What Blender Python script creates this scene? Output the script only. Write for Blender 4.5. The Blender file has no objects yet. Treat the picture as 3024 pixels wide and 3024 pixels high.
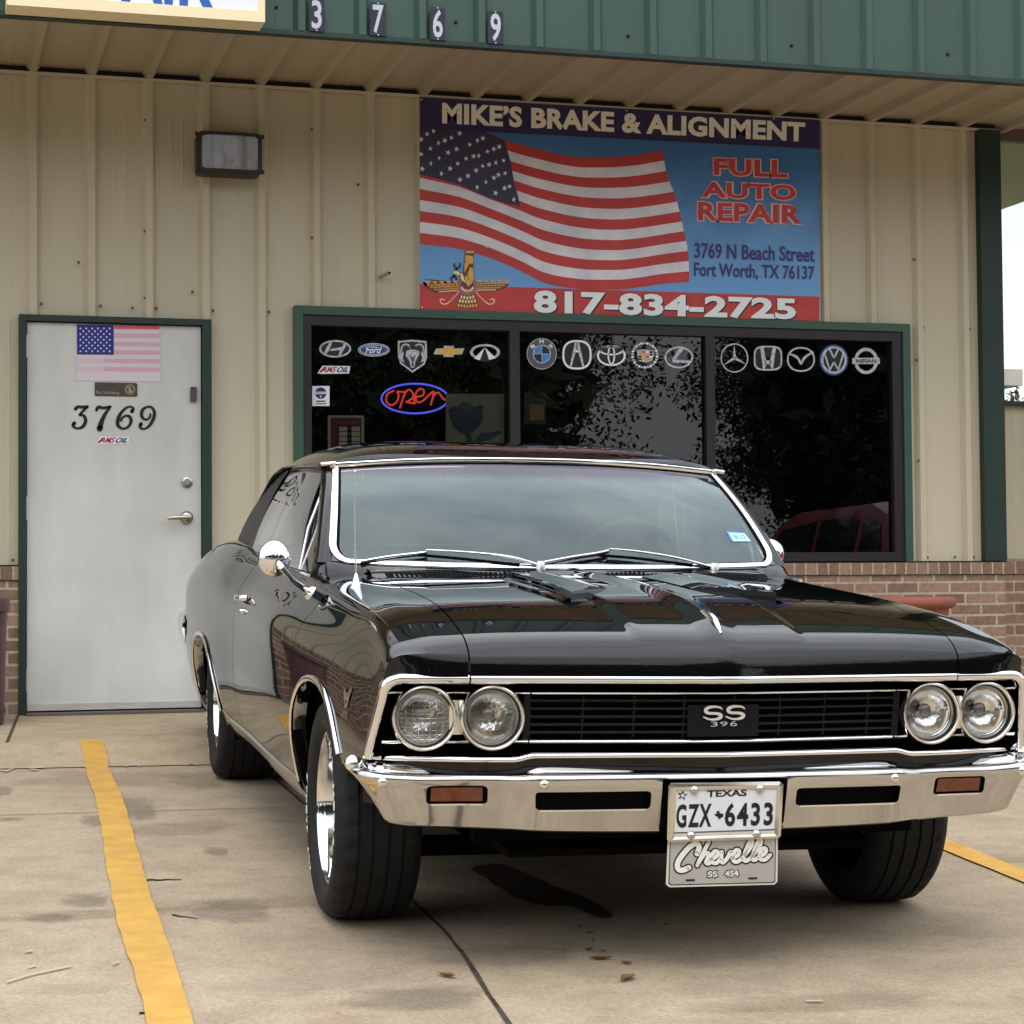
import bpy, math, random
import numpy as np
from mathutils import Matrix, Vector
from mathutils.geometry import tessellate_polygon

SC = bpy.context.scene
COL = SC.collection
random.seed(7)
RNG = np.random.RandomState(11)

# ---------------------------------------------------------------- camera
FPX = 6094.0            # focal length for a 3024 px wide picture
CAM = np.array([-0.528, -11.068, 0.645])
CR = np.array([[0.9615028, 0.2747804, -0.0028366], [-0.2746918, 0.9608075, -0.0373269], [-0.0075312, 0.0366691, 0.9992991]])
cd = bpy.data.cameras.new("camera"); cam = bpy.data.objects.new("camera", cd); COL.objects.link(cam)
cd.sensor_width = 36.0; cd.lens = 36.0 * FPX / 3024.0; cd.clip_start = 0.05; cd.clip_end = 2000.0
m4 = Matrix.Identity(4)
for i in range(3):
    m4[i][0] = CR[i, 0]; m4[i][1] = CR[i, 2]; m4[i][2] = -CR[i, 1]; m4[i][3] = CAM[i]
cam.matrix_world = m4
SC.camera = cam

# ---------------------------------------------------------------- sky, sun, exposure
SUN_EL, SUN_AZ = 58.0, 200.0      # azimuth: compass degrees from +Y towards +X
world = bpy.data.worlds.new("World"); SC.world = world; world.use_nodes = True
nt = world.node_tree; nt.nodes.clear()
out = nt.nodes.new("ShaderNodeOutputWorld"); bg = nt.nodes.new("ShaderNodeBackground")
sky = nt.nodes.new("ShaderNodeTexSky"); sky.sky_type = 'NISHITA'; sky.sun_disc = False
sky.sun_elevation = math.radians(SUN_EL); sky.sun_rotation = math.radians(SUN_AZ)
sky.air_density = 1.0; sky.dust_density = 2.5
tc = nt.nodes.new("ShaderNodeTexCoord"); nz = nt.nodes.new("ShaderNodeTexNoise")
nz.inputs["Scale"].default_value = 2.6; nz.inputs["Detail"].default_value = 7.0; nz.inputs["Roughness"].default_value = 0.55
mp = nt.nodes.new("ShaderNodeMapping"); mp.inputs["Scale"].default_value = (1, 1, 2.2)
rp = nt.nodes.new("ShaderNodeValToRGB")
rp.color_ramp.elements[0].position = 0.34; rp.color_ramp.elements[0].color = (6.6, 7.1, 7.9, 1)
rp.color_ramp.elements[1].position = 0.62; rp.color_ramp.elements[1].color = (11.2, 11.4, 11.8, 1)
mx = nt.nodes.new("ShaderNodeMix"); mx.data_type = 'RGBA'; mx.inputs[0].default_value = 0.82
nt.links.new(tc.outputs["Generated"], mp.inputs[0]); nt.links.new(mp.outputs[0], nz.inputs[0])
nt.links.new(nz.outputs[0], rp.inputs[0]); nt.links.new(sky.outputs[0], mx.inputs[6]); nt.links.new(rp.outputs[0], mx.inputs[7])
sz = nt.nodes.new("ShaderNodeSeparateXYZ"); mr = nt.nodes.new("ShaderNodeMapRange"); mr.inputs[1].default_value = 0.0; mr.inputs[2].default_value = 1.0; mr.inputs[3].default_value = 1.0; mr.inputs[4].default_value = 2.8
vm = nt.nodes.new("ShaderNodeVectorMath"); vm.operation = 'SCALE'      # an overcast sky is brightest overhead
nt.links.new(tc.outputs["Generated"], sz.inputs[0]); nt.links.new(sz.outputs[2], mr.inputs[0]); nt.links.new(mx.outputs[2], vm.inputs[0]); nt.links.new(mr.outputs[0], vm.inputs["Scale"])
nt.links.new(vm.outputs[0], bg.inputs[0]); nt.links.new(bg.outputs[0], out.inputs[0])
bg.inputs[1].default_value = 0.11

sl = bpy.data.lights.new("sun", 'SUN'); sun = bpy.data.objects.new("sun", sl); COL.objects.link(sun)
sl.energy = 0.7; sl.angle = math.radians(25); sl.color = (1.0, 0.95, 0.88)
az, el = math.radians(SUN_AZ), math.radians(SUN_EL)
sdir = Vector((math.sin(az) * math.cos(el), math.cos(az) * math.cos(el), math.sin(el)))
sun.rotation_euler = sdir.to_track_quat('Z', 'Y').to_euler(); sun.location = (0, -20, 20)

vs = SC.view_settings
vs.view_transform = 'Standard'; vs.look = 'None'; vs.gamma = 1.0; vs.use_curve_mapping = False
vs.exposure = 0.0

# ---------------------------------------------------------------- materials
def lin(r, g, b):
    f = lambda c: (c / 12.92 if c <= 0.04045 else ((c + 0.055) / 1.055) ** 2.4)
    return tuple(f(v / 255.0) for v in (r, g, b)) + (1.0,)

def setin(n, k, v):
    if k in n.inputs: n.inputs[k].default_value = v

def pbr(name, col, rough=0.5, metal=0.0, spec=0.5, coat=0.0, coat_rough=0.03, emis=None, estr=0.0):
    m = bpy.data.materials.new(name); m.use_nodes = True
    b = m.node_tree.nodes["Principled BSDF"]
    col = tuple(col) if len(col) == 4 else tuple(col) + (1.0,)
    setin(b, "Base Color", col); setin(b, "Roughness", rough); setin(b, "Metallic", metal)
    setin(b, "Specular IOR Level", spec); setin(b, "Coat Weight", coat); setin(b, "Coat Roughness", coat_rough)
    if emis is not None:
        setin(b, "Emission Color", tuple(emis) + ((1.0,) if len(emis) == 3 else ())); setin(b, "Emission Strength", estr)
    return m

def vary(m, scale=4.0, amount=0.15, stretch=(1, 1, 1), rough_amt=0.0, bump=0.0, bump_scale=None, detail=6.0, tint=None):
    """break up the base colour (and roughness / bump) with object-space noise"""
    t = m.node_tree; b = t.nodes["Principled BSDF"]; base = tuple(b.inputs["Base Color"].default_value)
    c = t.nodes.new("ShaderNodeTexCoord"); mp = t.nodes.new("ShaderNodeMapping"); mp.inputs["Scale"].default_value = stretch
    n = t.nodes.new("ShaderNodeTexNoise"); n.inputs["Scale"].default_value = scale; n.inputs["Detail"].default_value = detail
    n.inputs["Roughness"].default_value = 0.6
    r = t.nodes.new("ShaderNodeValToRGB")
    lo = tint if tint else tuple(v * (1 - amount) for v in base[:3]) + (1,)
    hi = tuple(min(1, v * (1 + amount)) for v in base[:3]) + (1,)
    r.color_ramp.elements[0].position = 0.3; r.color_ramp.elements[0].color = lo
    r.color_ramp.elements[1].position = 0.7; r.color_ramp.elements[1].color = hi
    t.links.new(c.outputs["Object"], mp.inputs[0]); t.links.new(mp.outputs[0], n.inputs[0])
    t.links.new(n.outputs[0], r.inputs[0]); t.links.new(r.outputs[0], b.inputs["Base Color"])
    if rough_amt:
        ma = t.nodes.new("ShaderNodeMapRange"); ma.inputs[3].default_value = b.inputs["Roughness"].default_value - rough_amt
        ma.inputs[4].default_value = b.inputs["Roughness"].default_value + rough_amt
        t.links.new(n.outputs[0], ma.inputs[0]); t.links.new(ma.outputs[0], b.inputs["Roughness"])
    if bump:
        n2 = t.nodes.new("ShaderNodeTexNoise"); n2.inputs["Scale"].default_value = bump_scale or scale * 8; n2.inputs["Detail"].default_value = 5
        bu = t.nodes.new("ShaderNodeBump"); bu.inputs["Strength"].default_value = bump; bu.inputs["Distance"].default_value = 0.01
        t.links.new(mp.outputs[0], n2.inputs[0]); t.links.new(n2.outputs[0], bu.inputs["Height"]); t.links.new(bu.outputs[0], b.inputs["Normal"])
    return m

def glassy(name, tint, tr=0.85, refl=(1, 1, 1), ior=1.5, rough=0.0, boost=1.0):
    """thin pane: tinted see-through plus Fresnel mirror"""
    m = bpy.data.materials.new(name); m.use_nodes = True; t = m.node_tree; t.nodes.clear()
    o = t.nodes.new("ShaderNodeOutputMaterial"); mixs = t.nodes.new("ShaderNodeMixShader")
    tr_ = t.nodes.new("ShaderNodeBsdfTransparent"); tr_.inputs[0].default_value = tuple(v * tr for v in tint) + (1,)
    g = t.nodes.new("ShaderNodeBsdfGlossy"); g.inputs["Roughness"].default_value = rough; g.inputs[0].default_value = refl + (1,)
    f = t.nodes.new("ShaderNodeFresnel"); f.inputs[0].default_value = ior
    mu = t.nodes.new("ShaderNodeMath"); mu.operation = 'MULTIPLY'; mu.use_clamp = True; mu.inputs[1].default_value = boost
    t.links.new(f.outputs[0], mu.inputs[0]); t.links.new(mu.outputs[0], mixs.inputs[0])
    t.links.new(tr_.outputs[0], mixs.inputs[1]); t.links.new(g.outputs[0], mixs.inputs[2]); t.links.new(mixs.outputs[0], o.inputs[0])
    return m

# ---------------------------------------------------------------- mesh building
class MB:
    def __init__(s): s.v = []; s.f = []; s.m = []; s.mi = 0
    def mat(s, i): s.mi = i; return s
    def vert(s, p): s.v.append((float(p[0]), float(p[1]), float(p[2]))); return len(s.v) - 1
    def face(s, ids): s.f.append(tuple(ids)); s.m.append(s.mi)
    def quad(s, a, b, c, d): s.face([s.vert(a), s.vert(b), s.vert(c), s.vert(d)])
    def box(s, x0, x1, y0, y1, z0, z1):
        i = [s.vert(p) for p in ((x0, y0, z0), (x1, y0, z0), (x1, y1, z0), (x0, y1, z0), (x0, y0, z1), (x1, y0, z1), (x1, y1, z1), (x0, y1, z1))]
        for q in ((0, 3, 2, 1), (4, 5, 6, 7), (0, 1, 5, 4), (1, 2, 6, 5), (2, 3, 7, 6), (3, 0, 4, 7)): s.face([i[k] for k in q])
        return s
    def bbox(s, x0, x1, y0, y1, z0, z1, b=0.004):
        """box with chamfered edges in the x/z outline on the -y side"""
        pts = [(x0 + b, z0), (x1 - b, z0), (x1, z0 + b), (x1, z1 - b), (x1 - b, z1), (x0 + b, z1), (x0, z1 - b), (x0, z0 + b)]
        s.prism([(p[0], p[1]) for p in pts], lambda a, c, d: (a, y0 + d * (y1 - y0), c)); return s
    def grid(s, P, cu=False, cv=False, skip=None):
        P = np.asarray(P, float); n, m = P.shape[:2]
        base = len(s.v); s.v.extend(map(tuple, P.reshape(-1, 3).tolist()))
        for i in range(n if cu else n - 1):
            for j in range(m if cv else m - 1):
                if skip and skip(i, j): continue
                a = base + i * m + j; b = base + i * m + (j + 1) % m
                c = base + ((i + 1) % n) * m + (j + 1) % m; d = base + ((i + 1) % n) * m + j
                s.face([a, b, c, d])
        return s
    def tube(s, path, r, n=10, closed=False, caps=True, sq=None):
        P = [Vector(p) for p in path]; N = len(P); rings = []
        up = None
        for i in range(N):
            if closed: t = P[(i + 1) % N] - P[i - 1]
            else: t = P[min(i + 1, N - 1)] - P[max(i - 1, 0)]
            t.normalize()
            if up is None:
                up = Vector((0, 0, 1)) if abs(t.z) < 0.9 else Vector((0, 1, 0))
            a = t.cross(up)
            if a.length < 1e-5: a = t.orthogonal()
            a.normalize(); up = a.cross(t).normalized()
            rr = r[i] if hasattr(r, '__len__') else r
            ra, rb = (rr, rr) if sq is None else (rr * sq[0], rr * sq[1])
            rings.append([P[i] + a * (math.cos(2 * math.pi * k / n) * ra) + up * (math.sin(2 * math.pi * k / n) * rb) for k in range(n)])
        base = len(s.v)
        for rg in rings:
            for p in rg: s.v.append(tuple(p))
        for i in range(N if closed else N - 1):
            for k in range(n):
                a = base + i * n + k; b = base + i * n + (k + 1) % n
                c = base + ((i + 1) % N) * n + (k + 1) % n; d = base + ((i + 1) % N) * n + k
                s.face([a, d, c, b])
        if caps and not closed:
            s.face([base + k for k in range(n)]); s.face([base + (N - 1) * n + k for k in reversed(range(n))])
        return s
    def lathe(s, prof, M, n=48, a0=0.0, a1=2 * math.pi):
        """prof: list of (radius, height); axis = local z of matrix M"""
        full = abs(a1 - a0 - 2 * math.pi) < 1e-6
        k = n if full else n + 1
        P = [[M @ Vector((r * math.cos(a0 + (a1 - a0) * i / n), r * math.sin(a0 + (a1 - a0) * i / n), h)) for (r, h) in prof] for i in range(k)]
        s.grid([[tuple(p) for p in row] for row in P], cu=full); return s
    def prism(s, pts, fn, cap0=True, cap1=True):
        """pts 2-D polygon; fn(a, b, d) -> 3-D with d=0 (front) and d=1 (back)"""
        n = len(pts); f = [s.vert(fn(p[0], p[1], 0)) for p in pts]; b = [s.vert(fn(p[0], p[1], 1)) for p in pts]
        for i in range(n): j = (i + 1) % n; s.face([f[i], f[j], b[j], b[i]])
        tri = tessellate_polygon([[Vector((p[0], p[1], 0)) for p in pts]])
        for t in tri:
            if cap0: s.face([f[t[0]], f[t[1]], f[t[2]]])
            if cap1: s.face([b[t[0]], b[t[2]], b[t[1]]])
        return s
    def flat(s, pts, fn):
        ids = [s.vert(fn(p[0], p[1])) for p in pts]
        if len(ids) <= 4 and len(ids) == 4:
            s.face(ids); return s
        for t in tessellate_polygon([[Vector((p[0], p[1], 0)) for p in pts]]): s.face([ids[k] for k in t])
        return s
    def merge(s, o, fn=None):
        base = len(s.v); s.v.extend([fn(p) for p in o.v] if fn else o.v)
        for f, m in zip(o.f, o.m): s.f.append(tuple(base + k for k in f)); s.m.append(m)
        return s
    def mirror_x(s):
        o = MB(); o.v = [(-p[0], p[1], p[2]) for p in s.v]; o.f = [tuple(reversed(f)) for f in s.f]; o.m = list(s.m); return o
    def build(s, name, mats, parent=None, smooth=None, loc=None):
        me = bpy.data.meshes.new(name); me.from_pydata(s.v, [], s.f)
        if not isinstance(mats, (list, tuple)): mats = [mats]
        for m in mats: me.materials.append(m)
        if len(mats) > 1: me.polygons.foreach_set("material_index", [min(k, len(mats) - 1) for k in s.m])
        me.update()
        if smooth is not None:
            me.polygons.foreach_set("use_smooth", [True] * len(me.polygons))
            me.set_sharp_from_angle(angle=math.radians(smooth))
        ob = bpy.data.objects.new(name, me); COL.objects.link(ob)
        if parent is not None: ob.parent = parent
        if loc is not None: ob.location = loc
        return ob

def tag(o, label=None, cat=None, group=None, kind=None):
    if label: o["label"] = label
    if cat: o["category"] = cat
    if group: o["group"] = group
    if kind: o["kind"] = kind
    return o

def empty(name, loc=(0, 0, 0), label=None, cat=None, group=None):
    o = bpy.data.objects.new(name, None); COL.objects.link(o); o.location = loc; o.empty_display_size = 0.2
    return tag(o, label, cat, group)

def recenter(ob):
    """move a mesh object's origin to the middle of its mesh"""
    me = ob.data; n = len(me.vertices); co = np.empty(n * 3); me.vertices.foreach_get("co", co); co = co.reshape(-1, 3)
    c = (co.min(0) + co.max(0)) / 2; co -= c; me.vertices.foreach_set("co", co.ravel()); me.update()
    ob.location = Vector(ob.location) + Vector(c); return ob

def children(o): return [c for c in bpy.data.objects if c.parent == o]
def copy_tree(o, parent=None):
    c = o.copy(); COL.objects.link(c)
    if parent is not None: c.parent = parent
    for ch in children(o):
        if ch != c: copy_tree(ch, c)
    return c

def pchip(xs, ys):
    xs = np.array(xs, float); ys = np.array(ys, float); h = np.diff(xs); d = np.diff(ys) / h; n = len(xs); m = np.zeros(n)
    for i in range(1, n - 1):
        if d[i - 1] * d[i] > 0:
            w1 = 2 * h[i] + h[i - 1]; w2 = h[i] + 2 * h[i - 1]; m[i] = (w1 + w2) / (w1 / d[i - 1] + w2 / d[i])
    m[0] = d[0]; m[-1] = d[-1]
    def f(x):
        x = np.clip(np.asarray(x, float), xs[0], xs[-1]); i = np.clip(np.searchsorted(xs, x, side='right') - 1, 0, n - 2)
        t = (x - xs[i]) / h[i]
        return ((1 + 2 * t) * (1 - t) ** 2 * ys[i] + t * (1 - t) ** 2 * h[i] * m[i] + t * t * (3 - 2 * t) * ys[i + 1] + t * t * (t - 1) * h[i] * m[i + 1])
    return f

def spline(pts, n=8, closed=False):
    """Catmull-Rom through points"""
    P = [np.array(p, float) for p in pts]; N = len(P); out = []
    rng = N if closed else N - 1
    for i in range(rng):
        if closed: p0, p1, p2, p3 = P[i - 1], P[i], P[(i + 1) % N], P[(i + 2) % N]
        else: p0, p1, p2, p3 = P[max(i - 1, 0)], P[i], P[i + 1], P[min(i + 2, N - 1)]
        for k in range(n):
            t = k / n
            out.append(0.5 * ((2 * p1) + (-p0 + p2) * t + (2 * p0 - 5 * p1 + 4 * p2 - p3) * t * t + (-p0 + 3 * p1 - 3 * p2 + p3) * t ** 3))
    if not closed: out.append(P[-1])
    return out

# ---------------------------------------------------------------- lettering and flat artwork
_text_cache = {}
def text2d(s, bold=0.0, shear=0.0, spacing=1.0):
    """outline of a string as (verts Nx2 in a unit box, faces)"""
    key = (s, bold, shear, spacing)
    if key in _text_cache: return _text_cache[key]
    cu = bpy.data.curves.new("lettering", 'FONT'); cu.body = s; cu.size = 1.0; cu.offset = bold; cu.shear = shear
    cu.space_character = spacing; cu.resolution_u = 3; cu.dimensions = '2D'; cu.fill_mode = 'FRONT'
    ob = bpy.data.objects.new("lettering", cu); COL.objects.link(ob)
    dg = bpy.context.evaluated_depsgraph_get(); dg.update()
    me = ob.evaluated_get(dg).to_mesh()
    v = np.array([[p.co.x, p.co.y] for p in me.vertices]); f = [tuple(p.vertices) for p in me.polygons]
    ob.evaluated_get(dg).to_mesh_clear(); bpy.data.objects.remove(ob); bpy.data.curves.remove(cu)
    lo, hi = v.min(0), v.max(0); asp = (hi[0] - lo[0]) / (hi[1] - lo[1]); v = (v - lo) / (hi - lo)
    _text_cache[key] = (v, f, asp); return _text_cache[key]

class Art:
    """flat artwork laid on a surface; fn(a, b, layer) -> 3-D point"""
    def __init__(s, fn): s.fn = fn; s.mb = MB(); s.layer = 0
    def lay(s, layer, mat): s.layer = layer; s.mb.mi = mat; return s
    def _p(s, a, b): return s.fn(a, b, s.layer)
    def poly(s, pts): s.mb.flat(pts, lambda a, b: s._p(a, b)); return s
    def rect(s, a0, b0, a1, b1): return s.poly([(a0, b0), (a1, b0), (a1, b1), (a0, b1)])
    def ell(s, a, b, ra, rb, n=28):
        return s.poly([(a + ra * math.cos(2 * math.pi * k / n), b + rb * math.sin(2 * math.pi * k / n)) for k in range(n)])
    def ring(s, a, b, ra, rb, w, n=32, wb=None, a0=0, a1=2 * math.pi, ex=2.0):
        wb = w if wb is None else wb; full = abs(a1 - a0 - 2 * math.pi) < 1e-6
        sg = lambda c: math.copysign(abs(c) ** (2.0 / ex), c)
        P = []
        for k in range(n if full else n + 1):
            t = a0 + (a1 - a0) * k / n; c, d = sg(math.cos(t)), sg(math.sin(t))
            P.append([s._p(a + (ra - w) * c, b + (rb - wb) * d), s._p(a + ra * c, b + rb * d)])
        s.mb.grid(P, cu=full); return s
    def line(s, pts, w, caps=True, taper=None):
        P = [np.array(p, float) for p in pts]; N = len(P); L = []; R = []
        for i in range(N):
            t = P[min(i + 1, N - 1)] - P[max(i - 1, 0)]; t /= (np.linalg.norm(t) + 1e-9); nrm = np.array([-t[1], t[0]])
            ww = (w[i] if hasattr(w, '__len__') else w) / 2
            L.append(P[i] + nrm * ww); R.append(P[i] - nrm * ww)
        s.mb.grid([[s._p(*L[i]), s._p(*R[i])] for i in range(N)])
        if caps:
            for i in (0, N - 1):
                ww = (w[i] if hasattr(w, '__len__') else w) / 2; s.ell(P[i][0], P[i][1], ww, ww, 10)
        return s
    def text(s, body, quad, bold=0.0, shear=0.0, spacing=1.0):
        """quad: TL, TR, BR, BL corners in artwork coordinates"""
        v, f, _ = text2d(body, bold, shear, spacing); q = [np.array(c, float) for c in quad]
        ids = [s.mb.vert(s._p(*((1 - x) * (y * q[0] + (1 - y) * q[3]) + x * (y * q[1] + (1 - y) * q[2])))) for x, y in v]
        for t in f: s.mb.face([ids[k] for k in t])
        return s
    def textbox(s, body, a0, b0, a1, b1, **k):
        """a0,b0 = top-left, a1,b1 = bottom-right"""
        return s.text(body, [(a0, b0), (a1, b0), (a1, b1), (a0, b1)], **k)
    def star(s, a, b, r, rot=0.0, sx=1.0):
        """filled five-point star (pixel coordinates, b down)"""
        pts = []
        for k in range(10):
            rr = r if k % 2 == 0 else r * 0.4; t = -math.pi / 2 + rot + k * math.pi / 5
            pts.append((a + sx * rr * math.cos(t), b + rr * math.sin(t)))
        return s.poly(pts)

def pix_ray(px, py): return CR @ np.array([(px - 1512) / FPX, 1.0, -(py - 1512) / FPX])
def on_wall(y):
    """artwork coordinates are photo pixels on the real wall plane at depth y; layers step out 0.8 mm"""
    def fn(px, py, layer):
        d = pix_ray(px, py); t = (y - CAM[1]) / d[1]; p = CAM + t * d
        return (p[0], y - 0.0008 * layer, p[2])
    return fn
def wall_pt(px, py, y=0.0): return on_wall(y)(px, py, 0)
# ================================================================ palette
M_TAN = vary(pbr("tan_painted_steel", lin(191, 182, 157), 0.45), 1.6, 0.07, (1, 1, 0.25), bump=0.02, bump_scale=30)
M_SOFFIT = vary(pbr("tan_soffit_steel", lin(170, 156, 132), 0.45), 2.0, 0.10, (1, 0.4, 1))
M_GREEN = vary(pbr("green_trim_paint", lin(48, 80, 66), 0.45), 3, 0.10)
M_DKGREEN = vary(pbr("dark_green_corner_paint", lin(22, 46, 38), 0.5), 2.5, 0.12)
M_FASCIA = vary(pbr("green_fascia_steel", lin(54, 80, 70), 0.42), 2.2, 0.10, (1, 1, 0.4))
M_BRONZE = pbr("dark_bronze_aluminium", lin(40, 35, 38), 0.4, 0.2)
M_SCREW = pbr("screw_head", lin(110, 100, 80), 0.5, 0.6)
M_DARK = pbr("dark_gap", (0.012, 0.011, 0.011), 0.9)
M_CHROME = pbr("chrome", (0.86, 0.86, 0.87), 0.045, 1.0)
M_STEEL = vary(pbr("brushed_steel", (0.55, 0.53, 0.48), 0.32, 1.0), 40, 0.1)

def concrete(name, base, stain, scale=1.0):
    m = bpy.data.materials.new(name); m.use_nodes = True; t = m.node_tree; b = t.nodes["Principled BSDF"]
    setin(b, "Roughness", 0.85); setin(b, "Specular IOR Level", 0.3)
    c = t.nodes.new("ShaderNodeTexCoord")
    def noise(sc, det, rough=0.6, dist=0.0):
        n = t.nodes.new("ShaderNodeTexNoise"); n.inputs["Scale"].default_value = sc; n.inputs["Detail"].default_value = det
        n.inputs["Roughness"].default_value = rough; n.inputs["Distortion"].default_value = dist
        t.links.new(c.outputs["Object"], n.inputs[0]); return n
    def ramp(n, p0, c0, p1, c1):
        r = t.nodes.new("ShaderNodeValToRGB"); r.color_ramp.elements[0].position = p0; r.color_ramp.elements[0].color = c0
        r.color_ramp.elements[1].position = p1; r.color_ramp.elements[1].color = c1; t.links.new(n.outputs[0], r.inputs[0]); return r
    def mul(a, bb, f):
        x = t.nodes.new("ShaderNodeMix"); x.data_type = 'RGBA'; x.blend_type = 'MULTIPLY'; x.inputs[0].default_value = f
        t.links.new(a, x.inputs[6]); t.links.new(bb, x.inputs[7]); return x.outputs[2]
    big = ramp(noise(0.9 * scale, 5, 0.55, 0.4), 0.30, tuple(v * 0.86 for v in base[:3]) + (1,), 0.68, tuple(v * 1.06 for v in base[:3]) + (1,))
    mid = ramp(noise(5.5 * scale, 6, 0.65, 0.3), 0.36, (0.80, 0.79, 0.78, 1), 0.60, (1.04, 1.03, 1.02, 1))
    fine = ramp(noise(90 * scale, 4, 0.7), 0.30, (0.66, 0.65, 0.64, 1), 0.62, (1.10, 1.10, 1.10, 1))
    spots = ramp(noise(2.4 * scale, 3, 0.5, 0.2), 0.25, stain, 0.36, (1, 1, 1, 1))
    o = mul(big.outputs[0], mid.outputs[0], 0.8); o = mul(o, fine.outputs[0], 0.9); o = mul(o, spots.outputs[0], 0.45)
    t.links.new(o, b.inputs["Base Color"])
    pit = ramp(noise(34 * scale, 3, 0.8), 0.27, (0.62, 0.60, 0.58, 1), 0.36, (1, 1, 1, 1)); o = mul(o, pit.outputs[0], 0.7)
    t.links.new(o, b.inputs["Base Color"])
    n2 = noise(160 * scale, 5, 0.7); bu = t.nodes.new("ShaderNodeBump"); bu.inputs["Strength"].default_value = 0.25; bu.inputs["Distance"].default_value = 0.004
    t.links.new(n2.outputs[0], bu.inputs["Height"]); t.links.new(bu.outputs[0], b.inputs["Normal"])
    return m
M_CONC = concrete("lot_concrete", lin(168, 152, 128), (0.72, 0.52, 0.5, 1))
M_WALK = concrete("sidewalk_concrete", lin(172, 156, 130), (0.76, 0.68, 0.66, 1), 1.3)
M_ASPH = vary(pbr("asphalt", (0.055, 0.054, 0.052), 0.9), 30, 0.3)
M_GRASS = vary(pbr("grass_ground", (0.06, 0.09, 0.03), 0.95), 2, 0.35)
M_JOINT = vary(pbr("joint_filler", lin(62, 52, 42), 0.9), 20, 0.4)
M_YELLOW = vary(pbr("yellow_line_paint", lin(200, 154, 64), 0.65), 9, 0.06, bump=0.08, bump_scale=120, tint=lin(176, 134, 64))
M_WHITEPAINT = pbr("worn_white_paint", lin(176, 164, 144), 0.7)
M_OIL = vary(pbr("oil_stain", lin(70, 60, 52), 0.45), 9, 0.3)
def soft_stain(name, rgb, strength):
    """a stain that thins out towards its rim (its sheet spans -1..1 in object space)"""
    m = pbr(name, lin(*rgb), 0.75); t = m.node_tree; b = t.nodes["Principled BSDF"]
    c = t.nodes.new("ShaderNodeTexCoord"); ln = t.nodes.new("ShaderNodeVectorMath"); ln.operation = 'LENGTH'; n = t.nodes.new("ShaderNodeTexNoise"); n.inputs["Scale"].default_value = 2.2; n.inputs["Detail"].default_value = 6
    ad = t.nodes.new("ShaderNodeMath"); ad.operation = 'ADD'; mr = t.nodes.new("ShaderNodeMapRange"); mr.interpolation_type = 'SMOOTHSTEP'; mr.inputs[1].default_value = 1.36; mr.inputs[2].default_value = 0.95; mr.inputs[3].default_value = 0.0; mr.inputs[4].default_value = strength
    t.links.new(c.outputs["Object"], ln.inputs[0]); t.links.new(c.outputs["Object"], n.inputs[0]); t.links.new(ln.outputs["Value"], ad.inputs[0]); t.links.new(n.outputs[0], ad.inputs[1]); t.links.new(ad.outputs[0], mr.inputs[0]); t.links.new(mr.outputs[0], b.inputs["Alpha"]); return m
M_SOFTSTAIN = soft_stain("dull_stain", (112, 101, 90), 0.30); M_RUSTSTAIN = soft_stain("rust_stain", (124, 102, 78), 0.20); M_PALESTAIN = soft_stain("pale_stain", (172, 160, 142), 0.22)

def brick_mat(name, bw, bh, mortar, off=0.5, axis='xz'):
    m = bpy.data.materials.new(name); m.use_nodes = True; t = m.node_tree; b = t.nodes["Principled BSDF"]; setin(b, "Roughness", 0.85)
    c = t.nodes.new("ShaderNodeTexCoord"); sp = t.nodes.new("ShaderNodeSeparateXYZ"); cb = t.nodes.new("ShaderNodeCombineXYZ")
    t.links.new(c.outputs["Object"], sp.inputs[0]); t.links.new(sp.outputs[0], cb.inputs[0]); t.links.new(sp.outputs[2], cb.inputs[1])
    k = t.nodes.new("ShaderNodeTexBrick"); k.inputs["Scale"].default_value = 1.0; k.inputs["Brick Width"].default_value = bw; k.inputs["Row Height"].default_value = bh
    k.inputs["Mortar Size"].default_value = mortar; k.inputs["Mortar Smooth"].default_value = 0.15; k.inputs["Bias"].default_value = 0.0; k.offset = off
    k.inputs["Color1"].default_value = lin(156, 126, 107); k.inputs["Color2"].default_value = lin(118, 93, 78); k.inputs["Mortar"].default_value = lin(176, 165, 144)
    n = t.nodes.new("ShaderNodeTexNoise"); n.inputs["Scale"].default_value = 38; n.inputs["Detail"].default_value = 6
    r = t.nodes.new("ShaderNodeValToRGB"); r.color_ramp.elements[0].position = 0.3; r.color_ramp.elements[0].color = (0.72, 0.7, 0.68, 1)
    r.color_ramp.elements[1].position = 0.7; r.color_ramp.elements[1].color = (1.12, 1.1, 1.08, 1)
    x = t.nodes.new("ShaderNodeMix"); x.data_type = 'RGBA'; x.blend_type = 'MULTIPLY'; x.inputs[0].default_value = 0.85
    t.links.new(cb.outputs[0], k.inputs[0]); t.links.new(c.outputs["Object"], n.inputs[0]); t.links.new(n.outputs[0], r.inputs[0])
    t.links.new(k.outputs[0], x.inputs[6]); t.links.new(r.outputs[0], x.inputs[7]); t.links.new(x.outputs[2], b.inputs["Base Color"])
    bu = t.nodes.new("ShaderNodeBump"); bu.inputs["Strength"].default_value = 0.8; bu.inputs["Distance"].default_value = 0.006; bu.invert = True
    t.links.new(k.outputs[1], bu.inputs["Height"]); t.links.new(bu.outputs[0], b.inputs["Normal"]); return m
M_BRICK = brick_mat("brick_wall", 0.205, 0.066, 0.008)
M_MORTAR = vary(pbr("mortar", lin(150, 138, 120), 0.9), 40, 0.15)
M_ROWLOCK = brick_mat("brick_rowlock", 0.071, 0.5, 0.006, 0.0)

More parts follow.
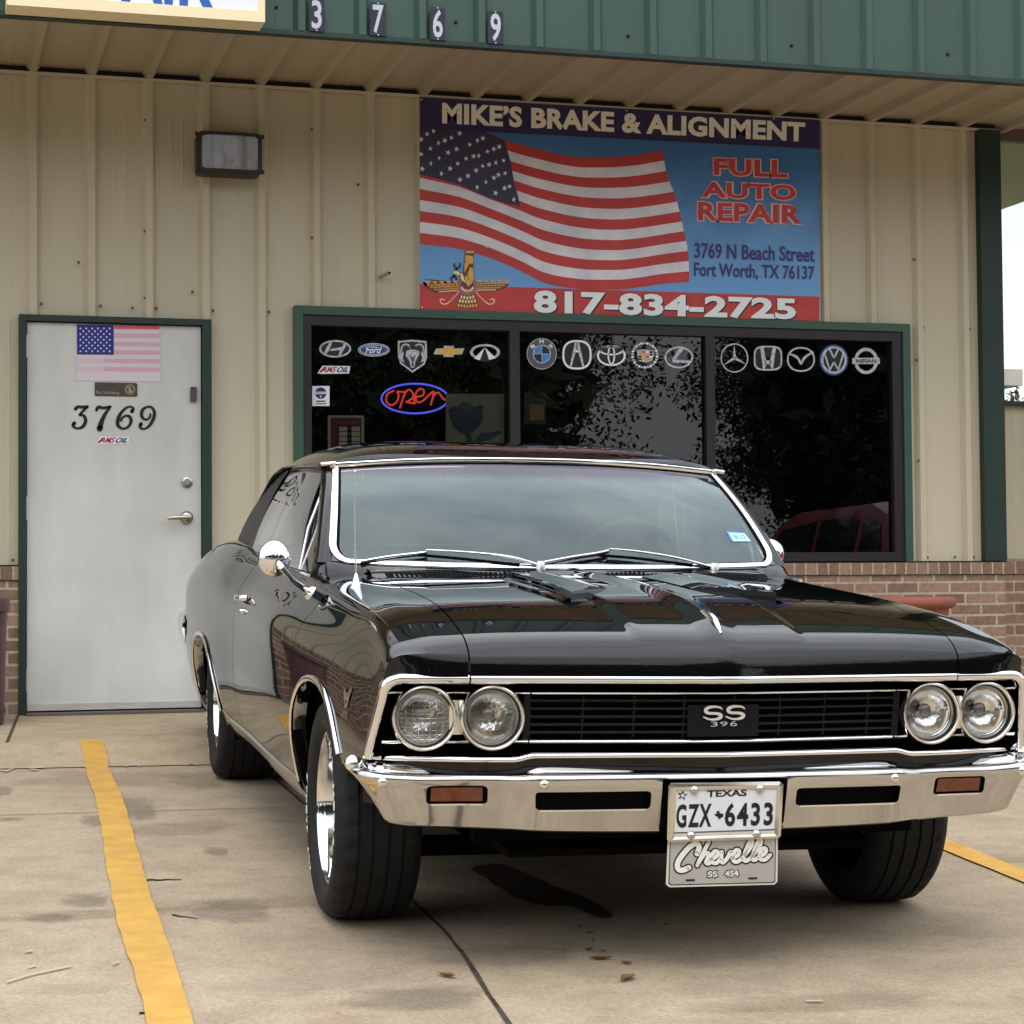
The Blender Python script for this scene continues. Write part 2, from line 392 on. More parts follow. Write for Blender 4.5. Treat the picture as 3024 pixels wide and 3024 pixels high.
# ================================================================ ground
LA, LB, LD = -0.0210655, -0.0103359, 0.0473657
def lot_z(x, y): return LA + LB * max(-8, min(12, x)) + LD * max(y, -16.0)
def on_lot(px, py, layer=0):
    d = pix_ray(px, py); t = (LA + LB * CAM[0] + LD * CAM[1] - CAM[2]) / (d[2] - LB * d[0] - LD * d[1]); p = CAM + t * d
    return (p[0], p[1], lot_z(p[0], p[1]) + 0.003 * layer)
WALK_Y = -1.53
def walk_z(y): return 0.0 + 0.02 * y

xs = np.unique(np.concatenate([np.linspace(-30, 30, 61)])); ys = np.concatenate([np.linspace(-1.2, -16, 38)])
b = MB(); b.grid([[(x, y, lot_z(x, y)) for y in ys] for x in xs]); tag(b.build("parking_lot", M_CONC, smooth=40), kind="structure")
# pavement: flat along the wall, with a dropped ramp left of x = 1.7 and a kerb right of it
b = MB()
zl = lambda x, y: lot_z(x, y) + 0.004
prof_left = lambda x: [(0.4, 0.0), (0, 0.0), (-1.0, walk_z(-1.0)), (WALK_Y, walk_z(WALK_Y)), (-1.57, walk_z(WALK_Y) - 0.008), (-1.82, zl(x, -1.82) + 0.006), (-1.98, zl(x, -1.98))]
b.grid([[(x, y, z) for y, z in prof_left(x)] for x in np.linspace(-14, 1.7, 24)])
prof_right = lambda x: [(0.4, 0.0), (0, 0.0), (-1.0, walk_z(-1.0)), (WALK_Y + 0.012, walk_z(WALK_Y)), (WALK_Y, walk_z(WALK_Y) - 0.012), (WALK_Y - 0.006, lot_z(x, WALK_Y) - 0.05)]
b.grid([[(x, y, z) for y, z in prof_right(x)] for x in np.linspace(1.7, 14, 24)])
tag(b.build("sidewalk", M_WALK, smooth=25), kind="structure")
b = MB(); b.grid([[(x, y, lot_z(x, y) - 0.02 if y > -16.1 else -0.83) for y in (-15.9, -16.2, -27)] for x in np.linspace(-60, 60, 31)]); tag(b.build("road", M_ASPH), kind="structure")
b = MB(); b.grid([[(x, y, -1.25 if y > -26 else -0.86) for y in (400, 60, 0, -25, -27, -60, -400)] for x in (-400, -60, 0, 60, 400)]); tag(b.build("ground", M_GRASS), kind="structure")

# painted lines, joints and stains lie on the lot as thin sheets
def sheet(name, pts, mat, layer=1):
    b = MB(); b.flat(pts, lambda x, y: (x, y, lot_z(x, y) + 0.003 * layer)); return tag(b.build(name, mat), kind="structure")
def strip(name, cl, w, mat, layer=1, jitter=0.0):
    L, R = [], []
    for x, y in cl:
        L.append((x - w / 2 + random.uniform(-jitter, jitter), y)); R.append((x + w / 2 + random.uniform(-jitter, jitter), y))
    b = MB(); b.grid([[(p[0], p[1], lot_z(*p) + 0.003 * layer), (q[0], q[1], lot_z(*q) + 0.003 * layer)] for p, q in zip(L, R)])
    return tag(b.build(name, mat), kind="structure")
LE = pchip([-8, -6.37, -5.97, -5.14, -4.26, -3.26, -1.95], [-0.075, -0.04, -0.027, -0.003, 0.045, 0.102, 0.152])
RE = pchip([-8, -6.39, -5.37, -4.47, -3.15, -1.95], [0.0, 0.061, 0.104, 0.141, 0.212, 0.250])
b = MB(); rows = []
for y in np.linspace(-6.9, -1.99, 70):
    w = 0.002 * math.sin(y * 6.1) + 0.0015 * math.sin(y * 17) + random.uniform(-.0015, .0015)
    x0, x1 = float(LE(y)) + w, float(RE(y)) + 0.002 * math.sin(y * 4.3 + 1) + 0.0015 * math.sin(y * 13) + random.uniform(-.0015, .0015)
    rows.append([(x0, y, lot_z(x0, y) + 0.006), ((x0 + x1) / 2, y, lot_z(x0, y) + 0.006), (x1, y, lot_z(x1, y) + 0.006)])
for y, z in ((-1.82, lot_z(.2, -1.82) + 0.014), (-1.57, walk_z(WALK_Y) - 0.008 + 0.004), (-1.53, walk_z(WALK_Y) + 0.004)):
    rows.append([(0.158, y, z), (0.21, y, z), (0.262, y, z)])
b.grid(rows); tag(b.build("parking_line", M_YELLOW, smooth=30), kind="structure")
strip("parking_line", [(2.90 + 0.067 * (y + 4.6), y) for y in np.linspace(-6.1, -1.75, 40)], 0.105, M_YELLOW, 2, 0.002)
strip("parking_line", [(-2.75 + 0.05 * (y + 4.6), y) for y in np.linspace(-8, -2.1, 40)], 0.105, M_YELLOW, 2, 0.002)
JX = pchip([-16, -6.545, -5.434, -3.22, -1.6], [-0.3, 0.747, 0.852, 0.885, 0.90])
strip("expansion_joint", [(float(JX(y)), y) for y in np.linspace(-16, -1.9, 120)], 0.012, M_JOINT, 1, 0.0025)
b = MB(); xs2 = np.linspace(-14, 14, 160)
b.grid([[(x, -3.262 + 0.004 * math.sin(x * 5) - h / 2 - 0.0015 * random.random(), lot_z(x, -3.26) + 0.003) for h in (-0.007, 0.007)] for x in xs2]); tag(b.build("expansion_joint", M_JOINT), kind="structure")
b = MB(); b.grid([[(x, y, walk_z(y) + 0.003) for x in (-0.045 + (y) * 0.075 - .007, -0.045 + y * 0.075 + .007)] for y in np.linspace(0.0, WALK_Y, 12)]); tag(b.build("expansion_joint", M_JOINT), kind="structure")
def blob(name, cx, cy, rx, ry, mat, layer=1, rot=0.0):
    """soft stain: a unit disc scaled over the lot"""
    n = Vector((-LB, -LD, 1)).normalized(); b = MB(); b.flat([(1.1 * math.cos(2 * math.pi * k / 32), 1.1 * math.sin(2 * math.pi * k / 32)) for k in range(32)], lambda x, y: (x, y, 0))
    o = b.build(name, mat); o.rotation_mode = 'QUATERNION'; o.rotation_quaternion = n.to_track_quat('Z', 'Y') @ Matrix.Rotation(rot, 4, 'Z').to_quaternion() if False else Vector((0, 0, 1)).rotation_difference(n)
    o.location = (cx, cy, lot_z(cx, cy) + 0.003 * layer); o.scale = (rx, ry, 1); return tag(o, kind="structure")
oil = [(1390, 2565), (1480, 2555), (1570, 2590), (1640, 2622), (1720, 2650), (1790, 2686), (1812, 2708), (1770, 2712), (1690, 2680), (1640, 2672), (1620, 2680), (1560, 2665), (1500, 2640), (1440, 2600)]
oil = [(x + random.uniform(-5, 5), y + random.uniform(-2.5, 2.5)) for x, y in [tuple(p) for p in spline(oil, 5, True)]]
b = MB(); A3 = [on_lot(x, y, 1) for x, y in oil]; b.flat([(p[0], p[1]) for p in A3], lambda x, y: (x, y, lot_z(x, y) + 0.003)); tag(b.build("oil_stain", M_OIL), kind="structure")
for i, (px, py, rx, ry, m_) in enumerate([(402, 2388, .11, .40, 0), (4, 2336, .07, .18, 0), (280, 2425, .07, .18, 0), (640, 2515, .06, .12, 0), (255, 2660, .10, .14, 0), (150, 2712, .10, .08, 0), (690, 2690, .16, .24, 0), (585, 2305, .16, .35, 0), (30, 2420, .08, .06, 0), (760, 2670, .5, .12, 1), (300, 2700, .5, .10, 1), (1500, 2820, .30, .18, 0), (2480, 2960, .4, .12, 1), (1240, 2950, .25, .15, 0), (2150, 2975, .16, .08, 2), (520, 2450, .3, .2, 1), (220, 2920, .22, .08, 2), (900, 2900, .3, .12, 2), (330, 2300, .5, .35, 1)]):
    p = on_lot(px, py); blob("damp_stain", p[0], p[1], rx, ry, (M_SOFTSTAIN, M_RUSTSTAIN, M_PALESTAIN)[m_], 1)
# worn white stencil fragments
b = MB(); al = Art(lambda x, y, l: on_lot(x, y, 2)); al.lay(1, 0)
for seg in [[(0, 2278), (20, 2281), (42, 2271)], [(84, 2271), (132, 2270)], [(90, 2276), (112, 2277)], [(368, 2268), (380, 2262), (410, 2262), (413, 2268)], [(474, 2262), (488, 2261)], [(548, 2262), (592, 2255)], [(560, 2258), (588, 2263)], [(76, 2816), (98, 2813)], [(84, 2862), (106, 2857)], [(332, 2853), (352, 2846)], [(20, 2906), (90, 2884), (210, 2858)], [(2380, 2962), (2430, 2962)]]:
    al.line(seg, 3.4, caps=False)
tag(al.mb.build("paint_fragments", M_WHITEPAINT), kind="structure")

# ================================================================ building
SH = empty("repair_shop", (0, 0, 0), "single-storey tan metal repair shop with brick base and green canopy behind the car", "building")
RIB0, PITCH = 0.030, 0.3025
FLAT_Y = 0.034
def rib_profile(x0, x1, inv=False):
    """(x, depth) of a ribbed steel sheet, 0 = rib crest"""
    pts = [(x0, None), (x1, None)]; k0 = int(math.floor((x0 - RIB0) / PITCH)) - 1; xs = set([x0, x1])
    rel = [-0.038, -0.017, 0.017, 0.038, 0.112, 0.121, 0.130, 0.172, 0.181, 0.190]
    for k in range(k0, k0 + int((x1 - x0) / PITCH) + 4):
        for d in rel:
            x = RIB0 + k * PITCH + d
            if x0 < x < x1: xs.add(x)
    def dep(x):
        r = (x - RIB0 + PITCH / 2) % PITCH - PITCH / 2
        a = abs(r)
        if a <= 0.017: return 0.0
        if a <= 0.038: return (a - 0.017) / 0.021
        r2 = (x - RIB0) % PITCH
        for c in (0.121, 0.181):
            if abs(r2 - c) < 0.0085: return 1.0 - 0.06 * (1 - abs(r2 - c) / 0.009)
        return 1.0
    return [(x, dep(x)) for x in sorted(xs)]
def ribbed(mb, x0, x1, z0, z1, y_crest=0.0, depth=FLAT_Y):
    P = [[(x, y_crest + d * depth, z) for z in (z0, z1)] for x, d in rib_profile(x0, x1)]
    mb.grid(P); return mb
DX0, DX1, DZ1 = -0.045, 0.962, 2.096         # door trim outline
WX0, WX1, WZ0, WZ1 = 1.411, 5.090, 0.783, 2.187   # window trim outline
CX0, CX1 = 5.565, 5.707                         # corner trim
BX0 = -1.95                                      # left end of the building
SZ = 3.383                                      # wall top under the soffit
w = MB()
ribbed(w, BX0 + .02, DX0 + .02, 0.783, SZ); ribbed(w, DX0 + .02, DX1 - .02, DZ1 - .02, SZ); ribbed(w, DX1 - .02, WX0 + .02, 0.783, SZ)
ribbed(w, WX0 + .02, WX1 - .02, WZ1 - .02, SZ); ribbed(w, WX1 - .02, CX0 + .03, 0.783, SZ)
w.build("front_wall", M_TAN, SH)
# screws
def screw(mb, p, r=0.007):
    mb.lathe([(0.0, 0.008), (r * 0.6, 0.007), (r, 0.002), (r, 0.0)], Matrix.Translation(p) @ Matrix.Rotation(math.pi / 2, 4, 'X'), 10)
for px, py in [(122, 897), (297, 903), (391, 909), (428, 880), (461, 910), (629, 917), (794, 921), (428, 683), (428, 355), (921, 702), (921, 382), (568, 862), (232, 775), (2699, 766), (2727, 968), (2864, 971), (2707, 1063), (2712, 1360), (2739, 1646), (2820, 1645), (2876, 1645), (1058, 545), (38, 1653)]:
    s = MB(); screw(s, wall_pt(px, py, 0.012), 0.0085); s.build("screw", M_SCREW, SH, smooth=40)
br = MB(); 
for x0, x1 in ((BX0, DX0), (DX1, CX1 - 0.01)):
    br.mat(0).box(x0, x1, -0.010, 0.09, -0.02, 0.702)
    br.mat(1).box(x0, x1, -0.022, 0.09, 0.706, 0.775)
for x0, x1 in ((BX0, DX0 - .002), (DX1 + .002, CX1 - 0.012)): br.mat(2).box(x0, x1, 0.0, 0.08, 0.69, 0.7765)
br.build("brick_base", [M_BRICK, M_ROWLOCK, M_MORTAR], SH)
for x0, x1 in ((BX0, DX0), (DX1, WX0 - .003), (WX1 + .003, CX1)):
    fl = MB(); fl.box(x0, x1, -0.016, 0.06, 0.776, 0.784); fl.build("base_flashing", M_DARK, SH)
ct = MB(); ct.bbox(CX0, CX1, -0.022, 0.12, 0.785, 3.375, 0.004); ct.box(CX1 - 0.012, CX1 - 0.004, 0.12, 0.20, 0.785, 3.375); ct.build("corner_trim", M_DKGREEN, SH)
ct = MB(); ct.bbox(BX0 - .005, BX0 + .137, -0.022, 0.12, 0.785, 3.375, 0.004); ct.build("corner_trim", M_DKGREEN, SH)
# soffit with down-turned ribs and dark closures
FY = -1.2
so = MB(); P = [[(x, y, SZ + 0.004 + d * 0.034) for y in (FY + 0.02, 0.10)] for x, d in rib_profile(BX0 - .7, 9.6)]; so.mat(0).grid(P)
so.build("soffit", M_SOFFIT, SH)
cl = MB(); cl.box(BX0, CX1, -0.006, 0.02, SZ - 0.012, SZ + 0.0025); cl.build("soffit_trim", M_TAN, SH)
cl = MB(); cl.box(BX0, CX1, 0.034, 0.09, SZ - 0.01, SZ + 0.05); cl.build("rib_closure", M_DARK, SH)
fa = MB(); P = [[(x, FY - 0.034 + d * 0.034, z) for z in (3.362, 4.45)] for x, d in rib_profile(BX0 - .7, 9.6)]; fa.mat(0).grid(P)
fa.build("fascia", M_FASCIA, SH)
ft = MB(); ft.box(BX0 - .7, 9.6, FY - 0.030, FY + 0.03, 3.338, 3.3605); ft.build("fascia_trim", M_DKGREEN, SH)
for px, py in [(816, 22), (884, 28), (1066, 48), (1241, 58), (1346, 65), (1413, 71), (1583, 83), (1758, 93), (1855, 106), (1918, 109), (2082, 120), (2243, 133), (2338, 134), (2400, 135), (2555, 146), (2712, 153), (2799, 160), (2866, 166), (3016, 173)]:
    s = MB(); screw(s, wall_pt(px, py, FY - 0.004), 0.009); s.build("screw", M_DARK, SH, smooth=40)
cb_ = MB(); cb_.box(CX1, 9.6, 0.10, 0.16, 3.345, 3.46); cb_.build("canopy_back_trim", pbr("brown_trim", lin(92, 76, 68), 0.5), SH)
bd = MB(); bd.box(BX0 + .01, CX1 - .012, 0.2, 9.0, 3.44, 3.6); bd.box(BX0 + .01, CX1 - 0.012, 8.8, 9.0, 0, 3.44); bd.box(CX1 - 0.10, CX1 - 0.013, 0.09, 8.8, 0.0, 3.44); bd.box(BX0 + .01, BX0 + .1, 0.09, 8.8, 0, 3.44)
bd.box(BX0 - .7, 9.6, FY + 0.02, 9.0, 4.3, 4.42)  # unseen roof slab, added to block light from above
bd.build("building_shell", pbr("shell_steel", lin(180, 168, 140), 0.6), SH)
# ---- shop room behind the window
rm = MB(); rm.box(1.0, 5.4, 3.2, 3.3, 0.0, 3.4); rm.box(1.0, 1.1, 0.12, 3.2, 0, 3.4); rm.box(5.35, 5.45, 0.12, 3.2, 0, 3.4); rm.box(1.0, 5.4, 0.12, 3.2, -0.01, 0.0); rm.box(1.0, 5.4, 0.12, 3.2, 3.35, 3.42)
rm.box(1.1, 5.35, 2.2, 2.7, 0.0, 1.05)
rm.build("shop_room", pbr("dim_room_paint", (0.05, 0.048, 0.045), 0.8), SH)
# ---- door
DR = MB()
DR.mat(0).bbox(-0.001, 0.907, 0.004, 0.05, 0.02, 2.058, 0.003)
M_DOOR = vary(pbr("white_door_paint", lin(208, 209, 204), 0.5), 2.2, 0.05, (1, 1, 0.5), tint=lin(188, 188, 182), bump=0.03, bump_scale=60)
door = DR.build("door", M_DOOR, SH)
f = MB()
f.bbox(DX0, -0.006, -0.026, 0.075, 0.0, DZ1, 0.003); f.bbox(0.9125, DX1, -0.026, 0.075, 0.0, DZ1, 0.003); f.bbox(-0.0058, 0.9123, -0.0255, 0.075, 2.0635, DZ1, 0.003)
f.build("door_frame", M_DKGREEN, door)
g = MB(); g.box(-0.0058, -0.0012, 0.02, 0.06, 0.0, 2.063); g.box(0.9072, 0.9123, 0.02, 0.06, 0, 2.063); g.box(-0.0012, 0.9072, 0.02, 0.06, 2.0582, 2.0633); g.box(-0.006, 0.9123, 0.02, 0.06, 0.0, 0.0195)
g.build("door_gap", M_DARK, door)
for pz in (1.93, 1.08, 0.18):
    h = MB(); h.lathe([(0.0, -0.06), (0.0075, -0.06), (0.0075, 0.06), (0.0, 0.06)], Matrix.Translation((-0.004, 0.000, pz)), 12); h.build("hinge", pbr("hinge_metal", (0.6, 0.6, 0.6), 0.4, 0.8), door, smooth=40)
sw = MB(); sw.box(0.004, 0.902, -0.004, 0.003, 0.022, 0.056); sw.build("door_sweep", vary(pbr("scuffed_aluminium", lin(196, 190, 184), 0.45, 0.3), 6, 0.18, (1, 1, 4)), door)
th = MB(); th.box(-0.006, 0.912, -0.09, 0.05, 0.0, 0.013); th.build("threshold", pbr("threshold_aluminium", lin(120, 118, 112), 0.4, 0.7), door)
p = wall_pt(551, 1528, 0.0)
hd = MB(); R90 = Matrix.Rotation(math.pi / 2, 4, 'X')
hd.lathe([(0, 0.022), (0.02, 0.02), (0.033, 0.012), (0.036, 0.0)], Matrix.Translation((p[0], 0.004, p[2])) @ R90, 28)
hd.tube([(p[0], 0.0, p[2]), (p[0], -0.05, p[2])], 0.011, 12)
hd.tube(spline([(p[0] + 0.006, -0.05, p[2]), (p[0] - 0.03, -0.052, p[2] - 0.002), (p[0] - 0.07, -0.05, p[2] - 0.004), (p[0] - 0.106, -0.044, p[2] - 0.006)], 4), [0.011] * 9 + [0.010] * 3 + [0.008], 12, sq=(0.7, 1.1))
hd.build("lever_handle", pbr("satin_nickel", (0.50, 0.45, 0.38), 0.28, 1.0), door, smooth=50)
p = wall_pt(552, 1424, 0.0); db = MB(); db.lathe([(0, 0.024), (0.016, 0.024), (0.018, 0.016), (0.028, 0.012), (0.031, 0.0)], Matrix.Translation((p[0], 0.004, p[2])) @ R90, 28)
db.build("deadbolt", pbr("worn_steel", (0.42, 0.41, 0.40), 0.3, 1.0), door, smooth=40)
p0, p1 = wall_pt(562, 1143, 0.0), wall_pt(580, 1186, 0.0); sn = MB(); sn.bbox(p0[0], p1[0], -0.016, 0.004, p1[2], p0[2], 0.003); sn.build("door_sensor", pbr("brown_plastic", lin(74, 64, 60), 0.5), door)
# ---- window
wf = MB()
for x0, x1, z0, z1 in ((WX0, 1.458, WZ0 - .003, WZ1), (5.042, WX1, WZ0 - .003, WZ1), (1.4582, 5.0418, 2.140, WZ1 - .0004)): wf.bbox(x0, x1, -0.024, 0.10, z0, z1, 0.003)
win = wf.build("window", M_GREEN, SH)
fr = MB()
fr.box(1.4584, 1.506, -0.010, 0.07, 0.80, 2.1398); fr.box(4.978, 5.0416, -0.010, 0.07, 0.80, 2.1398)
fr.box(1.5062, 4.9778, -0.0096, 0.07, 2.083, 2.1396); fr.box(1.5062, 4.9778, -0.0096, 0.07, 0.80, 0.838)
fr.box(1.4586, 5.0414, -0.018, 0.07, 0.7845, 0.7998)
for a, c in ((2.629, 2.687), (3.801, 3.856)): fr.box(a, c, -0.0088, 0.07, 0.8382, 2.0828)
fr.build("window_frame", M_BRONZE, win)
M_PANE = glassy("tinted_window_glass", (0.52, 0.55, 0.56), 1.0, ior=1.52, boost=1.25)
GLASS_Y = 0.030
for x0, x1 in ((1.506, 2.629), (2.687, 3.801), (3.856, 4.978)):
    gp = MB(); gp.quad((x0, GLASS_Y, 0.838), (x1, GLASS_Y, 0.838), (x1, GLASS_Y, 2.083), (x0, GLASS_Y, 2.083)); gp.build("glass_pane", M_PANE, win)

# ---- right of the corner: low wing wall, far eave, sapling
wg = empty("wing_wall", (5.72, 0.3, 0), "low tan ribbed wing wall on brick, right of the dark green corner post", "wall")
b = MB(); P = [[(x - 5.72, -0.0 + d * 0.03, z) for z in (0.79, 1.745)] for x, d in rib_profile(5.72, 9.0)]; b.grid(P); b.build("wall_panel", M_TAN, wg)
b = MB(); b.mat(0).box(0, 3.3, -0.012, 0.10, -0.02, 0.702); b.mat(1).box(0, 3.3, -0.022, 0.10, 0.706, 0.785); b.mat(2).box(0.002, 3.298, 0.0, 0.09, 0.69, 0.80); b.build("brick_base", [M_BRICK, M_ROWLOCK, M_MORTAR], wg)
b = MB(); b.box(0, 3.3, -0.02, 0.13, 1.746, 1.772); b.build("wall_cap", M_DKGREEN, wg)
ev = empty("neighbour_building", (9.2, 8.0, 0), "pale flat-roofed building just visible beyond the right corner post", "building")
b = MB(); b.box(-2.4, 1.25, 0, 6, 2.70, 2.87); b.build("eave", pbr("pale_eave", lin(212, 206, 196), 0.6), ev)
b = MB(); b.box(-2.0, 0.2, 1.0, 5.8, -0.3, 2.699); b.build("wall", pbr("pale_wall", lin(190, 182, 168), 0.7), ev)
# ---- kerb blocks at the right edge come with the sidewalk; small things against the building
R90 = Matrix.Rotation(math.pi / 2, 4, 'X')
p = wall_pt(1124, 818, 0.02); q = wall_pt(1150, 806, -0.06)
b = MB(); b.tube([p, q], 0.0105, 14, caps=True); d = (Vector(q) - Vector(p)).normalized(); b.mat(1).tube([Vector(q) + d * 0.0005, Vector(q) + d * 0.002], 0.0085, 14)
cs = b.build("conduit_stub", [M_STEEL, M_DARK], None, smooth=40); tag(cs, "short grey conduit stub poking out of the tan wall left of the banner", "pipe"); recenter(cs)

# wall pack light
WP = empty("wall_light", (1.045, 0.0, 2.975), "dark bronze wall pack floodlight with clear lens high above the door", "wall light")
b = MB(); P = []
for t, (sx, sz, y) in enumerate([(0.165, 0.105, 0.0), (0.172, 0.112, -0.02), (0.172, 0.112, -0.15), (0.165, 0.105, -0.165)]):
    ring = []
    for k in range(24):
        a = 2 * math.pi * (k + .5) / 24; c, d = math.cos(a), math.sin(a); sg = lambda v: math.copysign(abs(v) ** 0.16, v)
        ring.append((sx * sg(c), y, sz * sg(d)))
    P.append(ring)
P.append([(0.92 * p[0], -0.166, 0.86 * p[2]) for p in P[-1]]); P.append([(p[0], -0.150, p[2]) for p in P[-1]])
b.grid(P, cv=True)
for sx in (-1, 1):
    for sz in (-1, 1): b.box(min(sx * .17, sx * .184), max(sx * .17, sx * .184), -0.15, -0.13, sz * .095 - .010, sz * .095 + .010)
b.build("housing", pbr("bronze_housing", lin(44, 36, 38), 0.45, 0.2), WP, smooth=35)
b = MB(); b.box(-0.152, 0.152, -0.1485, -0.147, -0.09, 0.09)
b.build("reflector", vary(pbr("lamp_reflector", (0.26, 0.235, 0.22), 0.4, 0.2), 14, 0.25), WP)
b = MB(); b.grid([[(x, -0.160 - 0.012 * (1 - (x / .15) ** 4), z) for z in np.linspace(-.09, .09, 6)] for x in np.linspace(-.15, .15, 10)]); b.build("lens", glassy("lamp_glass", (0.9, 0.9, 0.9), 0.9, boost=1.2), WP, smooth=40)
# ================================================================ signs and stickers
def flatmat(name, rgb, rough=0.5, **k): return pbr(name, lin(*rgb), rough, **k)
K_NAVY = flatmat("print_navy", (44, 36, 84)); K_CREAM = flatmat("print_cream", (236, 232, 218)); K_RED = vary(flatmat("print_red", (186, 58, 56)), 5, 0.14)
K_WHITE = vary(flatmat("print_white", (226, 224, 226)), 5, 0.08, tint=lin(196, 198, 216)); K_SKY = vary(flatmat("print_sky", (74, 128, 186)), 2.2, 0.2, tint=lin(92, 150, 205))
K_CANTON = vary(flatmat("print_canton", (56, 52, 82)), 6, 0.12); K_GOLD = flatmat("print_gold", (222, 168, 84)); K_BROWN = flatmat("print_brown", (104, 62, 34))
K_LILAC = flatmat("print_lilac", (150, 104, 128)); K_INK = flatmat("print_ink", (22, 22, 30)); K_PALE = flatmat("print_pale", (238, 214, 160)); K_RIM = flatmat("print_rim", (232, 178, 170))
K_STAR = flatmat("print_star", (226, 228, 240)); K_ALU = flatmat("banner_edge", (170, 170, 172))
K_SKY2 = vary(flatmat("print_sky_dark", (44, 92, 148)), 2.2, 0.15)

def graded(name, lo, hi, z0, z1):
    """printed gradient between two heights of the banner, broken by soft cloud shapes"""
    m = pbr(name, lin(*lo), 0.5); t = m.node_tree; b = t.nodes["Principled BSDF"]; c = t.nodes.new("ShaderNodeTexCoord"); s_ = t.nodes.new("ShaderNodeSeparateXYZ"); n = t.nodes.new("ShaderNodeTexNoise"); n.inputs["Scale"].default_value = 2.4; n.inputs["Detail"].default_value = 4
    a1 = t.nodes.new("ShaderNodeMath"); a1.operation = 'MULTIPLY_ADD'; a1.inputs[1].default_value = 0.9; mr = t.nodes.new("ShaderNodeMapRange"); mr.inputs[1].default_value = z0 + .45; mr.inputs[2].default_value = z1 + .45; mr.interpolation_type = 'SMOOTHSTEP'
    x = t.nodes.new("ShaderNodeMix"); x.data_type = 'RGBA'; x.inputs[6].default_value = lin(*lo); x.inputs[7].default_value = lin(*hi)
    t.links.new(c.outputs["Object"], s_.inputs[0]); t.links.new(c.outputs["Object"], n.inputs[0]); t.links.new(n.outputs[0], a1.inputs[0]); t.links.new(s_.outputs[2], a1.inputs[2]); t.links.new(a1.outputs[0], mr.inputs[0]); t.links.new(mr.outputs[0], x.inputs[0]); t.links.new(x.outputs[2], b.inputs["Base Color"]); return m
K_SKYG = graded("print_sky_graded", (104, 160, 212), (54, 108, 166), -.42, .46)
SG = empty("shop_banner", (3.33, 0, 2.78), "large printed banner with waving flag above the shop window", "sign")
def sign_build(art, name, mats, parent, smooth=None):
    """artwork is made in world space; shift it under its parent"""
    L = parent.location; art.mb.v = [(p[0] - L[0], p[1] - L[1], p[2] - L[2]) for p in art.mb.v]
    return art.mb.build(name, mats, parent, smooth)
W6 = on_wall(-0.007)
tl, tr, br_, bl = [W6(*q, 0) for q in ((1238, 285), (2418, 353), (2422.6, 950), (1240, 914))]
b = MB(); x0, x1, z0, z1 = tl[0], (tr[0] + br_[0]) / 2, 2.190, (tl[2] + tr[2]) / 2
L = SG.location; b.box(x0 - L[0], x1 - L[0], -0.0068, -0.001, z0 - L[2], z1 - L[2]); b.build("panel", K_ALU, SG)
a = Art(W6)
SX0, SX1 = 1239.5, 2420
topY = lambda x: 286.5 + (x - 1238) * (353 - 285) / 1180.0
def mix(f0, f1): return lambda x: f0 + (f1 - f0) * (x - 1238) / 1182.0
bandB = mix(380, 440.5); redT = mix(839, 876); botY = mix(913, 948)
def region(fa, fb, x0=SX0, x1=SX1, n=2): return [(x, fa(x)) for x in np.linspace(x0, x1, n)] + [(x, fb(x)) for x in np.linspace(x1, x0, n)]
a.lay(1, 0).poly(region(bandB, redT)); a.lay(1, 1).poly(region(redT, botY))
# darker upper sky
skyl = pchip([1238, 1500, 1900, 2060, 2200, 2420], [470, 470, 470, 560, 600, 620])
sign_build(a, "background_print", [K_SKYG, K_RED], SG)
# flag
top = pchip([1238, 1350, 1430, 1492, 1595, 1660, 1725, 1790, 1860, 1957], [285, 335, 388, 414, 442, 458, 466, 465, 460, 443])
bot = pchip([1238, 1339, 1431, 1546, 1607, 1680, 1744, 1823, 1898, 1960, 2040], [721, 733, 757, 805, 836, 850, 855, 855, 847, 838, 832])
fly = pchip([0, 0.15, 0.35, 0.6, 0.8, 1.0], [1957, 1966, 1995, 2018, 2032, 2036])
def FL(s, t):
    x = 1239.5 + s * (float(fly(t)) - 1239.5)
    s2 = s; y0 = float(top(1238 + s2 * (1957 - 1238))); y1 = float(bot(1238 + s2 * (2036 - 1238)))
    return (x, y0 + (y1 - y0) * t + 5 * math.sin(s * 7.5 + t * 3) * math.sin(math.pi * t))
f = Art(W6); N = 40
for k in range(13):
    f.lay(3, 0 if k % 2 == 0 else 1); t0, t1 = k / 13, (k + 1) / 13
    f.mb.grid([[f._p(*FL(s, t)) for t in (t0, (t0 + t1) / 2, t1)] for s in np.linspace(0, 1, N)])
k_ = lambda x, y: (1230 + x / 3.22, 280 + y / 3.22)
cpoly = [k_(*p) for p in [(31, 250), (31, 757), (200, 797), (400, 853), (560, 922), (700, 985), (850, 1032), (985, 1062), (965, 970), (925, 830), (903, 680), (872, 560), (838, 437), (730, 385), (640, 352), (500, 300)]]
f.lay(4, 2).poly(cpoly)
stars = [(100,375),(160,345),(408,368),(330,410),(268,435),(207,460),(130,513),(42,425),(42,565),(213,603),(298,550),(380,517),(505,475),(578,435),(630,415),(470,607),(540,585),(590,580),(673,540),(733,517),(785,495),(135,655),(52,705),(317,703),(390,655),(235,750),(565,720),(628,680),(688,665),(753,647),(826,625),(488,772),(412,808),(658,832),(735,790),(778,762),(840,747),(575,880),(835,888),(883,872),(750,935),(923,997)]
for i, (x, y) in enumerate(stars):
    q = k_(x, y); f.lay(5, 3).star(q[0], q[1], 9.2 if i % 3 else 8.0, 0.2, 0.72 if i % 4 == 1 else 0.95)
sign_build(f, "flag_print", [K_RED, K_WHITE, K_CANTON, K_STAR], SG)
t = Art(W6)
t.lay(6, 0).poly(region(topY, bandB))
